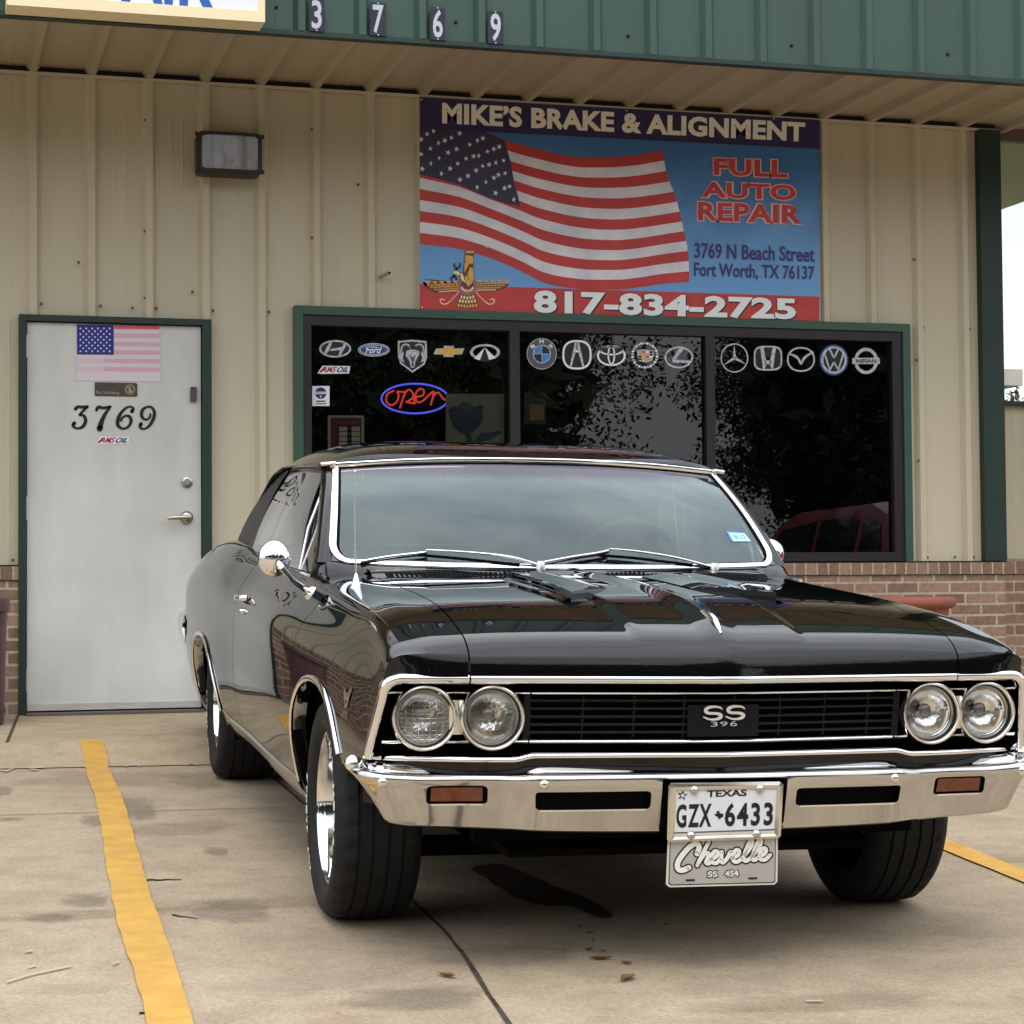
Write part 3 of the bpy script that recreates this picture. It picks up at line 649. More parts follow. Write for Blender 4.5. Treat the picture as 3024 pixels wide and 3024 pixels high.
t.lay(7, 1).text("MIKE\u2019S BRAKE & ALIGNMENT", [(1305, 303), (2377, 362), (2376, 420), (1305, 365.5)], bold=0.042, spacing=1.03)
sign_build(t, "title_lettering", [K_NAVY, K_CREAM], SG)
t = Art(W6)
for body, q in (("FULL", [(2107, 468), (2324, 474), (2324, 526), (2107, 517)]), ("AUTO", [(2070, 536), (2350, 547), (2350, 593), (2070, 583)]), ("REPAIR", [(2060, 596), (2366, 607), (2366, 662), (2060, 651)])):
    g_ = 3.2; q2 = [(q[0][0] - g_, q[0][1] - g_), (q[1][0] + g_, q[1][1] - g_), (q[2][0] + g_, q[2][1] + g_), (q[3][0] - g_, q[3][1] + g_)]
    t.lay(6, 1).text(body, q2, bold=0.075, spacing=1.06); t.lay(7, 0).text(body, q, bold=0.035, spacing=1.06)
sign_build(t, "service_lettering", [K_RED, K_RIM], SG); t = Art(W6)
t.lay(6, 2).text("3769 N Beach Street", [(2050, 716), (2405, 730), (2405, 775), (2050, 763)], bold=0.022)
t.lay(6, 2).text("Fort Worth, TX 76137", [(2049, 774), (2405, 786), (2405, 833), (2049, 823)], bold=0.022)
LETM = [K_RED, K_RIM, flatmat("print_address_blue", (58, 44, 112)), K_INK, flatmat("print_phone_white", (228, 236, 236))]
sign_build(t, "address_lettering", LETM, SG); t = Art(W6)
q = [(1575, 857), (2350, 882), (2350, 945), (1575, 925)]
t.lay(6, 3).text("817-834-2725", [(p[0] + 3, p[1] + 3) for p in q], bold=0.045, spacing=1.04); t.lay(7, 4).text("817-834-2725", q, bold=0.040, spacing=1.04)
sign_build(t, "phone_lettering", LETM, SG)
# winged figure emblem
e = Art(lambda x, y, l: W6(1230 + x / 6.04, 720 + y / 6.04, l))
G, B_, LI, IN, PA = 0, 1, 2, 3, 4
for sgn in (-1, 1):
    X = lambda x: 905 + sgn * (x - 905)
    base = 0 if sgn < 0 else 0
    top_l = [(760, 668), (640, 668), (450, 655), (300, 640), (95, 622)] if sgn < 0 else [(X(760), 660), (X(640), 662), (X(450), 672), (X(300), 676), (X(105), 680)]
    low = [(150, 715), (215, 780), (320, 830), (500, 850), (640, 850), (740, 830)]
    e.lay(3, B_).poly(top_l[::-1] + [(X(x), y + (45 if sgn > 0 and x < 400 else 25 if sgn > 0 else 0)) for x, y in low])
    for row, (yy, n, h, xa) in enumerate([(650, 5, 40, 130), (700, 9, 30, 170), (740, 10, 26, 225), (780, 10, 26, 300), (818, 9, 26, 390)]):
        for i in range(n):
            xx = xa + (740 - xa) * (i + .5) / n; w_ = (740 - xa) / n * 0.36; dy = (12 if sgn > 0 else 0) + (-6 + 18 * (1 - i / n) if sgn > 0 else -10 * (1 - i / n))
            e.lay(4, G if row != 4 else PA).poly([(X(xx - w_), yy + dy), (X(xx + w_), yy + dy), (X(xx + w_ + 14), yy + h * .8 + dy), (X(xx), yy + h + dy)])
    e.lay(3, PA).line(spline([(X(760), 850), (X(690), 930), (X(590), 1030), (X(520), 1075), (X(450), 1065), (X(420), 1020), (X(450), 985), (X(500), 1000)], 4), 20)
    e.lay(4, LI).line(spline([(X(755), 855), (X(685), 935), (X(590), 1030)], 4), 6)
for row, (yy, n, hw) in enumerate([(945, 5, 130), (1015, 6, 160), (1095, 7, 185)]):
    e.lay(3, B_).poly([(905 - hw, yy - 40), (905 + hw, yy - 40), (905 + hw + 14, yy + 40), (905, yy + 62), (905 - hw - 14, yy + 40)])
    for i in range(n):
        xx = 905 - hw + 2 * hw * (i + .5) / n; cur = 22 * (1 - abs(xx - 905) / hw); e.lay(4, PA if row < 2 else G).ell(xx, yy + cur, hw / n * .72, 34, 12)
e.lay(5, LI).ring(905, 760, 165, 160, 44, 36)
for i in range(7):
    tt = math.pi * (0.12 + 0.76 * i / 6); e.lay(6, PA).ell(905 + 105 * math.cos(tt), 755 + 90 * math.sin(tt), 17, 26, 10)
e.lay(7, B_).poly([(860, 120), (1045, 120), (1015, 215), (1020, 350), (1010, 420), (1032, 600), (1010, 690), (910, 800), (850, 690), (765, 640), (765, 520), (825, 510), (840, 380), (862, 230)])
e.lay(8, G).poly([(868, 128), (1036, 128), (1008, 170), (880, 170)]); e.lay(8, G).poly([(872, 200), (1005, 225), (1012, 330), (985, 372), (940, 345), (900, 420), (850, 520), (848, 400), (864, 300)])
e.lay(8, G).poly([(950, 420), (1000, 440), (1020, 600), (995, 690), (915, 770), (868, 690), (860, 590), (900, 560)]); e.lay(8, PA).poly([(780, 530), (815, 530), (850, 640), (870, 700), (840, 680), (780, 630)])
e.lay(9, B_).line([(905, 540), (915, 620), (950, 650)], 12); e.lay(9, B_).line([(870, 330), (905, 320)], 9)
e.lay(9, PA).poly([(650, 500), (700, 480), (770, 525), (760, 570), (700, 545), (655, 540)])
e.lay(8, IN).line([(715, 440), (660, 600)], 44, caps=False); e.lay(8, IN).ring(720, 385, 66, 66, 30, 24, a0=-0.75, a1=math.pi + 0.75); e.lay(8, IN).ring(662, 628, 62, 58, 30, 24, a0=math.pi - 0.55, a1=2 * math.pi + 0.55)
sign_build(e, "winged_emblem", [K_GOLD, K_BROWN, K_LILAC, K_INK, K_PALE], SG)
M_RIVET = flatmat("rivet", (205, 200, 195))
for px, py in [(1244, 295), (1849, 327), (1246, 908), (1436, 730), (1849, 637), (2286, 940), (2284, 351)]:
    rv = Art(W6); rv.lay(9, 0).ell(px, py, 2.6, 2.6, 10); sign_build(rv, "rivet", [M_RIVET], SG)

# street number plates on the fascia
WF_ = on_wall(FY - 0.037)
for dg, x0, y0, x1, y1 in (("3", 912, -8, 958, 94), ("7", 1092, 5, 1141, 108), ("6", 1270, 18, 1315, 121), ("9", 1440, 30, 1487, 132)):
    p0, p1 = WF_(x0, y0, 0), WF_(x1, y1, 0); b = MB(); cx, cz = (p0[0] + p1[0]) / 2, (p0[2] + p1[2]) / 2
    pl = empty("number_plate", (cx, FY - 0.034, cz), {"3": "black plate with grey digit 3 beside the light box sign", "7": "black plate with grey digit 7 on the green fascia", "6": "black plate with grey digit 6 on the green fascia", "9": "black plate with grey digit 9, last of the fascia number"}[dg], "house number", "street number plates on the fascia")
    hw, hh = abs(p1[0] - p0[0]) / 2, 0.082
    b.box(-hw, hw, -0.004, 0.0, -hh, hh); b.build("plate", flatmat("plate_black", (34, 32, 48)), pl)
    t = Art(lambda u, v, l: (u, -0.0045 - 0.0006 * l, v)); t.lay(1, 0).text(dg, [(-hw * .66, hh * .86), (hw * .66, hh * .86), (hw * .66, -hh * .86), (-hw * .66, -hh * .86)], bold=0.02)
    t.lay(1, 0).ell(0, hh * .95, .004, .004, 8); t.lay(1, 0).ell(0, -hh * .95, .004, .004, 8)
    t.mb.build("digit", flatmat("digit_grey", (186, 194, 206)), pl)

# light box sign
LBY = FY - 0.20
LBX = empty("light_box_sign", (0.45, FY, 3.6), "white light box sign with cream frame and blue lettering, cut off at the top left", "sign")
p0 = wall_pt(20, 8, LBY); p1 = wall_pt(783, 71, LBY); zb = (p0[2] + p1[2]) / 2; xa, xb = p0[0] - .45, p1[0] - .45; zo = zb - 3.6
b = MB(); fw = 0.052
M_FRAME = flatmat("cream_sign_frame", (244, 228, 186), 0.4)
b.bbox(xa, xb, LBY - FY, -0.036, zo, zo + fw, .002); b.bbox(xa, xb, LBY - FY, -0.036, zo + 0.85 - fw, zo + .85, .002)
b.box(xa, xa + fw * .6, LBY - FY + .0005, -0.036, zo + fw, zo + .85 - fw); b.box(xb - fw * .6, xb, LBY - FY + .0005, -0.036, zo + fw, zo + .85 - fw); b.build("frame", M_FRAME, LBX)
b = MB(); b.box(xa + fw * .6, xb - fw * .6, LBY - FY + 0.012, -0.04, zo + fw, zo + .85 - fw); b.build("face", flatmat("sign_face", (236, 238, 244), 0.35), LBX)
t = Art(lambda u, v, l: (u, LBY - FY + 0.0115 - 0.0006 * l, v)); xr = wall_pt(630, 20, LBY)[0] - .45; zbase = wall_pt(628, 21, LBY)[2] - 3.6
t.lay(1, 0).text("REPAIR", [(xr - .84, zbase + .27), (xr, zbase + .27), (xr, zbase), (xr - .84, zbase)], bold=0.03, spacing=1.05); t.mb.build("lettering", flatmat("sign_blue", (34, 92, 178)), LBX)

# ---- things stuck on the door
W4 = on_wall(0.002)
def sticker(art, name, mats, label, cat, group=None, smooth=None):
    o = art.mb.build(name, mats, None, smooth); tag(o, label, cat, group); recenter(o); return o
a = Art(W4); k_ = lambda x, y: (200 + x / 5.083, 940 + y / 5.083)
def kq(x0, y0, x1, y1): return [k_(x0, y0), k_(x1, y0 + (x1 - x0) * .012), k_(x1, y1 + (x1 - x0) * .012), k_(x0, y1)]
a.lay(1, 0).poly([k_(130, 92), k_(1383, 112), k_(1390, 955), k_(132, 935)])
for i in range(7):
    y = 100 + i * 126; a.lay(2, 1 if i == 0 else 2).poly(kq(700 if i < 4 else 540, y, 1375, y + 62)) if i < 6 else None
for i in (4, 5): a.lay(2, 3).poly(kq(140, 100 + i * 126, 540, 162 + i * 126))
a.lay(3, 4).poly([k_(135, 95), k_(690, 102), k_(692, 548), k_(140, 543)])
for r in range(9):
    n = 6 if r % 2 == 0 else 5
    for i in range(n):
        q = k_((190 if n == 6 else 233) + i * 88, 152 + r * 43); a.lay(4, 5).star(q[0], q[1], 3.9)
sticker(a, "flag_sticker", [flatmat("faded_paper", (214, 204, 208)), flatmat("faded_red", (212, 96, 118)), flatmat("faded_pink", (214, 166, 184)), flatmat("fainter_pink", (216, 192, 198)), flatmat("flag_blue", (28, 34, 128)), flatmat("flag_star", (222, 226, 242))], "faded stars and stripes flag sticker at the top of the door", "sticker")
a = Art(W4); a.lay(1, 0).poly([(279.5, 1131), (282, 1128.6), (402, 1131), (405.5, 1134), (406, 1168), (403, 1171.5), (283, 1169.5), (279.5, 1166)])
a.lay(2, 1).text("No Soliciting", [(284, 1154), (352, 1155.5), (352, 1166.5), (284, 1165)], bold=0.004); a.lay(2, 1).ring(384, 1150.5, 15, 15, 2.2); a.lay(2, 1).ring(384, 1150.5, 10.5, 10.5, 1.2); a.lay(3, 1).line([(376, 1142), (392, 1159)], 2.2)
a.lay(2, 1).ell(384, 1146, 3, 3, 10); a.lay(2, 1).poly([(380, 1150), (388, 1150), (389, 1159), (379, 1159)])
sticker(a, "notice_plate", [flatmat("notice_dark", (66, 60, 54)), flatmat("notice_gold", (164, 154, 112))], "small dark notice plate with gold lettering below the flag sticker", "sign")
def dig(paths, label):
    a = Art(W4); a.lay(2, 0)
    for pts, w in paths:
        S = spline(pts, 6); ww = w if not hasattr(w, '__len__') else list(np.interp(np.linspace(0, 1, len(S)), np.linspace(0, 1, len(w)), w))
        a.line([k_(*p) for p in S], [v / 5.083 for v in ww] if hasattr(ww, '__len__') else ww / 5.083)
    sticker(a, "door_number", [flatmat("number_black", (22, 20, 22), 0.35)], label, "house number", "black italic numbers on the door")
dig([([(115, 1360), (150, 1328), (215, 1332), (298, 1325)], [50, 46, 46, 40]), ([(298, 1328), (235, 1385), (178, 1450)], [36, 40, 34]), ([(178, 1455), (240, 1462), (268, 1540), (225, 1625), (140, 1652), (80, 1615), (98, 1575)], [26, 44, 56, 50, 30, 44, 60])], "black italic number 3 on the white door")
dig([([(432, 1378), (458, 1332), (540, 1345), (640, 1325)], [44, 46, 46, 38]), ([(638, 1330), (560, 1440), (505, 1560), (480, 1655)], [34, 52, 70, 92])], "black italic number 7 on the white door")
dig([([(965, 1395), (985, 1350), (920, 1325), (830, 1385), (762, 1490), (752, 1600), (820, 1655), (905, 1630), (950, 1550), (930, 1480), (870, 1462), (815, 1500), (800, 1540)], [60, 34, 28, 44, 56, 56, 34, 36, 52, 48, 32, 34, 30])], "black italic number 6 on the white door")
dig([([(1240, 1440), (1225, 1495), (1165, 1520), (1112, 1470), (1120, 1380), (1190, 1330), (1262, 1338), (1300, 1410), (1285, 1510), (1225, 1610), (1150, 1660), (1085, 1635), (1100, 1585)], [30, 34, 34, 50, 50, 32, 34, 50, 54, 44, 30, 40, 58])], "black italic number 9 on the white door")
K_SRED = flatmat("sticker_red", (176, 30, 40)); K_SBLUE = flatmat("sticker_blue", (26, 30, 84)); K_SWHITE = flatmat("sticker_white", (226, 228, 232))
def oil_logo(fn, x0, y0, x1, y1, mats, label, halo=True):
    a = Art(fn); w_, h_ = x1 - x0, y1 - y0; X = lambda u: x0 + u * w_; Y = lambda v: y0 + v * h_
    if halo: a.lay(1, 2).poly([(X(0), Y(.98)), (X(.16), Y(.04)), (X(1.0), Y(.10)), (X(.985), Y(.62)), (X(.96), Y(1.0)), (X(.13), Y(1.05))])
    sh = 0.34
    a.lay(2, 0).text("AMS", [(X(.14), Y(.14)), (X(.61), Y(.14)), (X(.56), Y(.88)), (X(.09), Y(.88))], bold=0.028, shear=sh)
    a.lay(2, 0).poly([(X(.04), Y(.88)), (X(.20), Y(.18)), (X(.25), Y(.18)), (X(.12), Y(.88))])
    a.lay(2, 1).text("OIL", [(X(.62), Y(.18)), (X(.965), Y(.20)), (X(.935), Y(.86)), (X(.58), Y(.86))], bold=0.035, shear=sh)
    return sticker(a, "oil_sticker", mats, label, "sticker")
oil_logo(W4, 282, 1288, 382, 1311, [K_SRED, K_SBLUE, K_SWHITE], "red and blue slanted oil sticker below the number on the door")
# ---- emblem stickers along the top of the shop window
WG = on_wall(GLASS_Y - 0.0015)
S_SIL = vary(flatmat("emblem_silver", (204, 207, 212), 0.3), 60, 0.16, tint=lin(128, 131, 138)); S_BLK = flatmat("emblem_black", (12, 12, 16), 0.4); S_BLUE = flatmat("emblem_blue", (66, 130, 206), 0.35)
S_DBL = flatmat("emblem_deep_blue", (38, 70, 130), 0.35); S_GLD = vary(flatmat("emblem_gold", (214, 164, 78), 0.35), 60, 0.2); S_GRY = flatmat("emblem_grey", (78, 82, 92), 0.35); S_WHT = flatmat("emblem_white", (228, 230, 234), 0.35); S_RED = flatmat("emblem_red", (166, 40, 44), 0.35)
EM = [S_SIL, S_BLK, S_BLUE, S_DBL, S_GLD, S_GRY, S_WHT, S_RED]
SIL, BLK, BLU, DBL, GLD, GRY, WHT, RED_ = range(8)
EG = "car maker emblem stickers along the top of the shop window"
def emblem(fr, draw, label):
    a = Art(lambda x, y, l: WG(fr[0] + x / fr[2], fr[1] + y / fr[2], l)); draw(a); sticker(a, "emblem_sticker", EM, label, "sticker", EG)
FA_, FB_, FC_ = (920, 980, 3.331), (1540, 980, 3.715), (2100, 980, 2.76)
def d1(a):
    a.lay(1, BLK).ell(232, 167, 150, 80); a.lay(2, SIL).ring(232, 167, 157, 86, 17, 40)
    a.poly([(140, 222), (122, 205), (176, 104), (208, 90), (190, 140), (170, 185)]).poly([(168, 192), (200, 165), (300, 150), (282, 180), (200, 186)]).poly([(256, 244), (284, 236), (340, 132), (320, 102), (300, 150), (275, 196)])
emblem(FA_, d1, "silver oval emblem with slanted letter H, first on the window")
def d2(a):
    a.lay(1, SIL).ell(612, 177, 157, 66, 40); a.lay(2, DBL).ell(612, 177, 146, 56, 40); a.lay(3, WHT).ring(612, 177, 138, 50, 5, 40)
    a.lay(3, WHT).text("Ford", [(535, 145), (692, 145), (684, 212), (527, 212)], bold=0.02, shear=0.25); a.line(spline([(530, 165), (560, 150), (640, 152), (655, 160)], 5), 7)
emblem(FA_, d2, "blue oval emblem with white script lettering")
def d3(a):
    sh = [(848, 90), (990, 77), (1132, 92), (1137, 250), (1112, 320), (992, 402), (872, 312), (850, 240)]
    a.lay(1, SIL).poly(sh); a.lay(2, BLK).poly([(992 + (x - 992) * .88, 235 + (y - 235) * .88) for x, y in sh]); a.lay(3, GRY)
    a.ring(928, 172, 54, 56, 26, 24, a0=2.4, a1=2.4 + 4.6); a.ring(1056, 172, 54, 56, 26, 24, a0=-2.5, a1=2.1); a.lay(4, SIL)
    a.ring(928, 172, 54, 56, 12, 24, a0=2.4, a1=2.4 + 3.2); a.ring(1056, 172, 54, 56, 12, 24, a0=-2.4, a1=0.8)
    a.poly([(930, 188), (975, 176), (1012, 176), (1060, 188), (1052, 230), (1022, 292), (1010, 352), (975, 352), (964, 292), (926, 238)]); a.lay(5, GRY).poly([(960, 230), (985, 300), (978, 340), (1006, 340), (1000, 300), (1025, 230), (992, 250)])
    for s in (-1, 1): X = lambda x: 992 + s * (992 - x); a.lay(4, SIL).poly([(X(862), 180), (X(908), 205), (X(896), 262), (X(912), 304), (X(868), 278)])
emblem(FA_, d3, "silver shield emblem with a ram head")
def d4(a):
    o = [(1200, 222), (1226, 164), (1297, 164), (1303, 138), (1400, 138), (1400, 164), (1504, 162), (1478, 222), (1400, 222), (1396, 246), (1300, 246), (1298, 222)]
    a.lay(1, SIL).poly(o); a.lay(2, GLD).poly([(1351 + (x - 1351) * .84, 192 + (y - 192) * .80) for x, y in o])
emblem(FA_, d4, "gold bow tie shaped emblem with silver rim")
def d5(a):
    a.lay(1, SIL).ring(1706, 200, 148, 79, 30, 40, wb=20); a.lay(2, BLK).poly([(1640, 290), (1702, 190), (1762, 290)]); a.lay(3, WHT).poly([(1702, 155), (1598, 262), (1655, 279)]).poly([(1704, 155), (1812, 258), (1746, 277)])
emblem(FA_, d5, "silver oval emblem with a white peak inside")
def d6(a):
    a.lay(1, SIL).ell(222, 240, 165, 171, 48); a.lay(2, GRY).ell(222, 240, 157, 163, 48); a.lay(3, SIL).ell(222, 243, 99, 102, 40)
    for q, c in enumerate((BLU, BLK, BLU, BLK)):
        t0 = q * math.pi / 2; a.lay(4, c).poly([(222, 243)] + [(222 + 88 * math.cos(t0 + k * math.pi / 16), 243 + 92 * math.sin(t0 + k * math.pi / 16)) for k in range(9)])
    a.lay(5, SIL).line([(222, 152), (222, 334)], 6, False); a.line([(134, 243), (310, 243)], 6, False); a.lay(3, WHT)
    a.text("B", [(92, 158), (130, 130), (158, 160), (116, 186)], bold=0.03).text("M", [(194, 86), (244, 86), (244, 126), (194, 126)], bold=0.03).text("W", [(290, 150), (324, 126), (352, 170), (318, 190)], bold=0.03)
emblem(FB_, d6, "round dark emblem with blue and black quarters")
def d7(a):
    a.lay(1, BLK).ell(608, 252, 150, 152); a.lay(2, WHT).ring(608, 252, 160, 161, 21, 48, ex=2.6)
    for s in (-1, 1): X = lambda x: 608 + s * (x - 608); a.lay(2, SIL).poly([(X(586), 114), (X(602), 112), (X(602), 195), (X(590), 235), (X(548), 384), (X(528), 378)])
    a.lay(3, WHT).line([(592, 214), (624, 214)], 22, False)
emblem(FB_, d7, "rounded silver emblem with a caliper shaped letter A")
def d8(a):
    a.lay(1, BLK).ell(985, 262, 150, 106); a.lay(2, WHT).ring(985, 262, 158, 113, 22, 48, wb=20); a.ring(985, 255, 42, 108, 17, 40, wb=20); a.ring(985, 208, 128, 50, 24, 40, wb=17)
emblem(FB_, d8, "silver emblem of three overlapping ovals")
def d9(a):
    for k in range(26):
        t = 2 * math.pi * k / 26 + .1; a.lay(1, SIL if k % 2 else WHT).ell(1352 + 136 * math.cos(t), 258 + 134 * math.sin(t), 15, 13, 10)
    a.lay(2, SIL).poly([(1268, 200), (1360, 192), (1452, 206), (1446, 270), (1420, 318), (1356, 338), (1292, 318), (1272, 270)])
    for r in range(4):
        for c in range(4):
            x0, y0 = 1280 + c * 41, 208 + r * 27 + c * 1.5
            a.lay(3, (GLD, BLK, RED_, GLD, WHT, GLD, BLK, GLD)[(r * 3 + c * 2) % 8]).rect(x0, y0, x0 + 36, y0 + 20)
emblem(FB_, d9, "silver wreath emblem around a coloured crest")
def d10(a):
    a.lay(1, SIL).ring(1725, 280, 158, 121, 20, 48); a.lay(2, SIL).poly([(1735, 172), (1785, 178), (1690, 305), (1862, 318), (1840, 345), (1660, 335), (1650, 302)])
emblem(FB_, d10, "silver oval emblem with a leaning letter L")
def d11(a):
    a.lay(1, SIL).ring(190, 213, 113, 119, 10, 56)
    for x, y in ((187, 104), (98, 273), (287, 266)):
        d = np.array([x - 190, y - 213.0]); n = np.array([-d[1], d[0]]) / np.linalg.norm(d) * 13; a.lay(2, SIL).poly([(190 + n[0], 213 + n[1]), (x, y), (190 - n[0], 213 - n[1])])
emblem(FC_, d11, "thin silver ring emblem with a three-pointed star")
def d12(a):
    a.lay(1, BLK).ring(463, 215, 108, 94, 107, 40, ex=4); a.lay(2, SIL).ring(463, 215, 116, 101, 13, 56, ex=3.6)
    for s in (-1, 1): X = lambda x: 463 + s * (x - 463); a.lay(3, SIL).poly([(X(398), 128), (X(426), 128), (X(446), 235), (X(450), 262), (X(436), 302), (X(422), 300)])
    a.lay(3, SIL).rect(440, 234, 486, 264)
emblem(FC_, d12, "silver squarish emblem with an upright letter H")
def d13(a):
    a.lay(1, SIL).ring(732, 225, 114, 101, 13, 48, ex=2.2); S = spline([(630, 178), (680, 196), (712, 222), (732, 262), (752, 222), (784, 192), (834, 164)], 6); a.lay(2, SIL).line(S, list(np.interp(np.linspace(0, 1, len(S)), [0, .25, .5, .75, 1], [12, 22, 12, 22, 12])), False)
emblem(FC_, d13, "silver oval emblem with a wing shaped M")
def d14(a):
    a.lay(1, DBL).ell(1000, 230, 118, 126, 48); a.lay(2, SIL).ell(1000, 230, 104, 112, 48); a.lay(3, BLK).ell(1000, 230, 86, 94, 44); a.lay(4, SIL)
    a.line([(966, 145), (1000, 214)], 14, False); a.line([(1034, 145), (1000, 214)], 14, False)
    for s in (-1, 1): a.line([(1000 + s * 76, 180), (1000 + s * 36, 308)], 14, False); a.line([(1000 + s * 36, 312), (1000, 246)], 14, False)
emblem(FC_, d14, "round blue rimmed emblem with V above W")
def d15(a):
    a.lay(1, SIL).ring(1263, 237, 97, 107, 26, 48); a.lay(2, SIL).rect(1150, 212, 1374, 262); a.lay(3, BLK).textbox("NISSAN", 1180, 222, 1344, 252, bold=0.03)
emblem(FC_, d15, "silver ring emblem crossed by a lettered bar, last on the window")
oil_logo(WG, 937, 1079, 1034, 1103, [K_SRED, K_SBLUE, K_SWHITE], "red and blue slanted oil sticker under the first window emblem")
a = Art(WG); a.lay(1, 0).rect(922, 1140, 973, 1199); a.lay(2, 1).ell(947, 1161, 17, 17); a.lay(3, 0).rect(931, 1157, 963, 1164); a.lay(2, 1).rect(934, 1183, 961, 1187); a.rect(931, 1191, 963, 1194)
a.lay(4, 1).textbox("SERVICE", 934, 1158.5, 960, 1162.5, bold=0.02); a.lay(3, 0).star(947, 1171, 4)
sticker(a, "window_sticker", [K_SWHITE, K_SBLUE], "small white sticker with blue disc at the left window edge", "sticker")

# ---- things inside the shop, close to the glass
def tube_px(mb, pts, y, r, n=8, closed=False, k=4):
    W_ = on_wall(y); S = spline(pts, k, closed); mb.tube([W_(920 + p[0] / 3.331, 980 + p[1] / 3.331, 0) for p in S], r, n, closed=closed)
NE = empty("neon_open_sign", wall_pt(1225, 1176, 0.12), "glowing neon open sign, red script inside a blue oval", "neon sign")
M_NB = pbr("neon_blue", (0.05, 0.06, 0.5), 0.4, emis=(0.11, 0.13, 1.0), estr=1.5); M_NR = pbr("neon_red", (0.5, 0.05, 0.03), 0.4, emis=(1.0, 0.07, 0.045), estr=1.0)
def neon_part(name, strokes, mat, r, closed=False):
    b = MB()
    for s in strokes: tube_px(b, s, 0.12, r, closed=closed)
    L = NE.location; b.v = [(p[0] - L[0], p[1] - L[1], p[2] - L[2]) for p in b.v]; return b.build(name, mat, NE, smooth=60)
neon_part("oval_tube", [[(1016 + 328 * math.cos(2 * math.pi * k / 24), 656 + 146 * math.sin(2 * math.pi * k / 24)) for k in range(24)]], M_NB, 0.0050, True)
neon_part("script_tube", [[(812, 578), (748, 612), (735, 680), (782, 722), (838, 688), (858, 622), (842, 588), (900, 592), (938, 586)], [(928, 582), (898, 660), (868, 752)], [(902, 640), (945, 572), (988, 588), (1000, 640), (950, 682), (930, 690), (1020, 705)],
    [(1020, 705), (1010, 650), (1092, 625), (1104, 575), (1060, 562), (1022, 620), (1040, 690), (1092, 680), (1150, 628), (1190, 590), (1202, 604), (1172, 722)], [(1180, 690), (1206, 625), (1235, 598), (1262, 610), (1296, 660), (1335, 664)]], M_NR, 0.0050)
W7 = on_wall(0.075)
def card(name, fn, mats, draw, label, cat):
    a = Art(fn); draw(a); return sticker(a, name, mats, label, cat)
def rose(a):
    a.lay(1, 0).rect(1316, 1163, 1489, 1420)
    K = lambda x, y: (920 + x / 3.331, 980 + y / 3.331)
    a.lay(2, 1).poly([K(*p) for p in [(1345, 770), (1400, 720), (1430, 735), (1490, 680), (1540, 700), (1600, 740), (1650, 720), (1690, 730), (1680, 800), (1690, 850), (1650, 920), (1600, 980), (1540, 1010), (1460, 990), (1390, 940), (1370, 870)]])
    a.lay(2, 1).poly([K(*p) for p in [(1500, 990), (1560, 1000), (1600, 1100), (1620, 1200), (1560, 1200)]]); a.lay(2, 1).poly([K(*p) for p in [(1600, 1080), (1660, 1000), (1850, 970), (1870, 1000), (1750, 1060), (1640, 1100)]])
    a.lay(3, 2).line([K(*p) for p in [(1390, 800), (1480, 820), (1560, 780), (1660, 760)]], 2); a.line([K(*p) for p in [(1560, 860), (1600, 840), (1670, 780)]], 2)
card("flower_poster", W7, [vary(flatmat("poster_grey", (150, 144, 122), 0.6), 6, 0.12), flatmat("poster_flower", (66, 76, 82), 0.6), flatmat("poster_line", (110, 116, 112), 0.6)], rose, "grey poster of a dark flower standing inside the window", "poster")
def price(a):
    a.lay(1, 0).rect(968, 1227, 1075, 1430); a.lay(2, 1).rect(976, 1234, 1067, 1425); a.lay(2, 2).rect(999, 1257, 1065, 1425)
    for r in range(8):
        y = 1260 + r * 15; a.lay(3, 3).rect(1001, y, 1025, y + 13); a.lay(3, 3).rect(1038, y, 1063, y + 13); a.lay(3, 4).rect(1028, y + 2, 1035, y + 9)
    a.lay(3, 5).rect(990, 1243, 1052, 1252)
card("price_board", on_wall(0.09), [flatmat("board_frame", (206, 198, 160)), flatmat("board_red", (122, 36, 40)), flatmat("board_dark", (30, 26, 24)), flatmat("board_cell", (220, 212, 164)), flatmat("board_mid", (110, 104, 84)), flatmat("board_title", (150, 60, 56))], price, "framed red board with rows of cream cells, lower left of the window", "sign")
oil_logo(on_wall(0.075), 1733, 1175, 1862, 1210, [flatmat("dim_red", (120, 40, 38)), flatmat("dim_blue", (40, 62, 80)), flatmat("dim_white", (92, 92, 92))], "faint slanted oil sticker inside the middle pane")
a = Art(on_wall(0.075)); a.lay(1, 0).textbox("The", 1746, 1136, 1764, 1145); a.textbox("Performance", 1747, 1147, 1866, 1160, bold=0.01, shear=0.1); a.lay(1, 1).poly([(1770, 1128), (1822, 1126), (1830, 1146), (1764, 1146)])
sticker(a, "window_lettering", [flatmat("dim_letter", (128, 118, 116)), flatmat("dim_letter_red", (92, 36, 30))], "faint grey lettering above the oil sticker inside the middle pane", "sticker")
b = MB(); p0, p1 = wall_pt(1548, 1158, 0.3), wall_pt(1612, 1252, 0.3); b.mat(0).box(p0[0], p1[0], 0.30, 0.315, p1[2], p0[2]); b.mat(1).box(p0[0] + .03, p1[0] - .012, 0.296, 0.30, p1[2] + .02, p0[2] - .07)
pc_ = b.build("wall_picture", [flatmat("picture_dark", (70, 62, 56)), vary(flatmat("picture_gold", (160, 124, 74)), 12, 0.4)], None); tag(pc_, "dim framed picture seen inside the middle pane, by its left edge", "picture"); recenter(pc_)

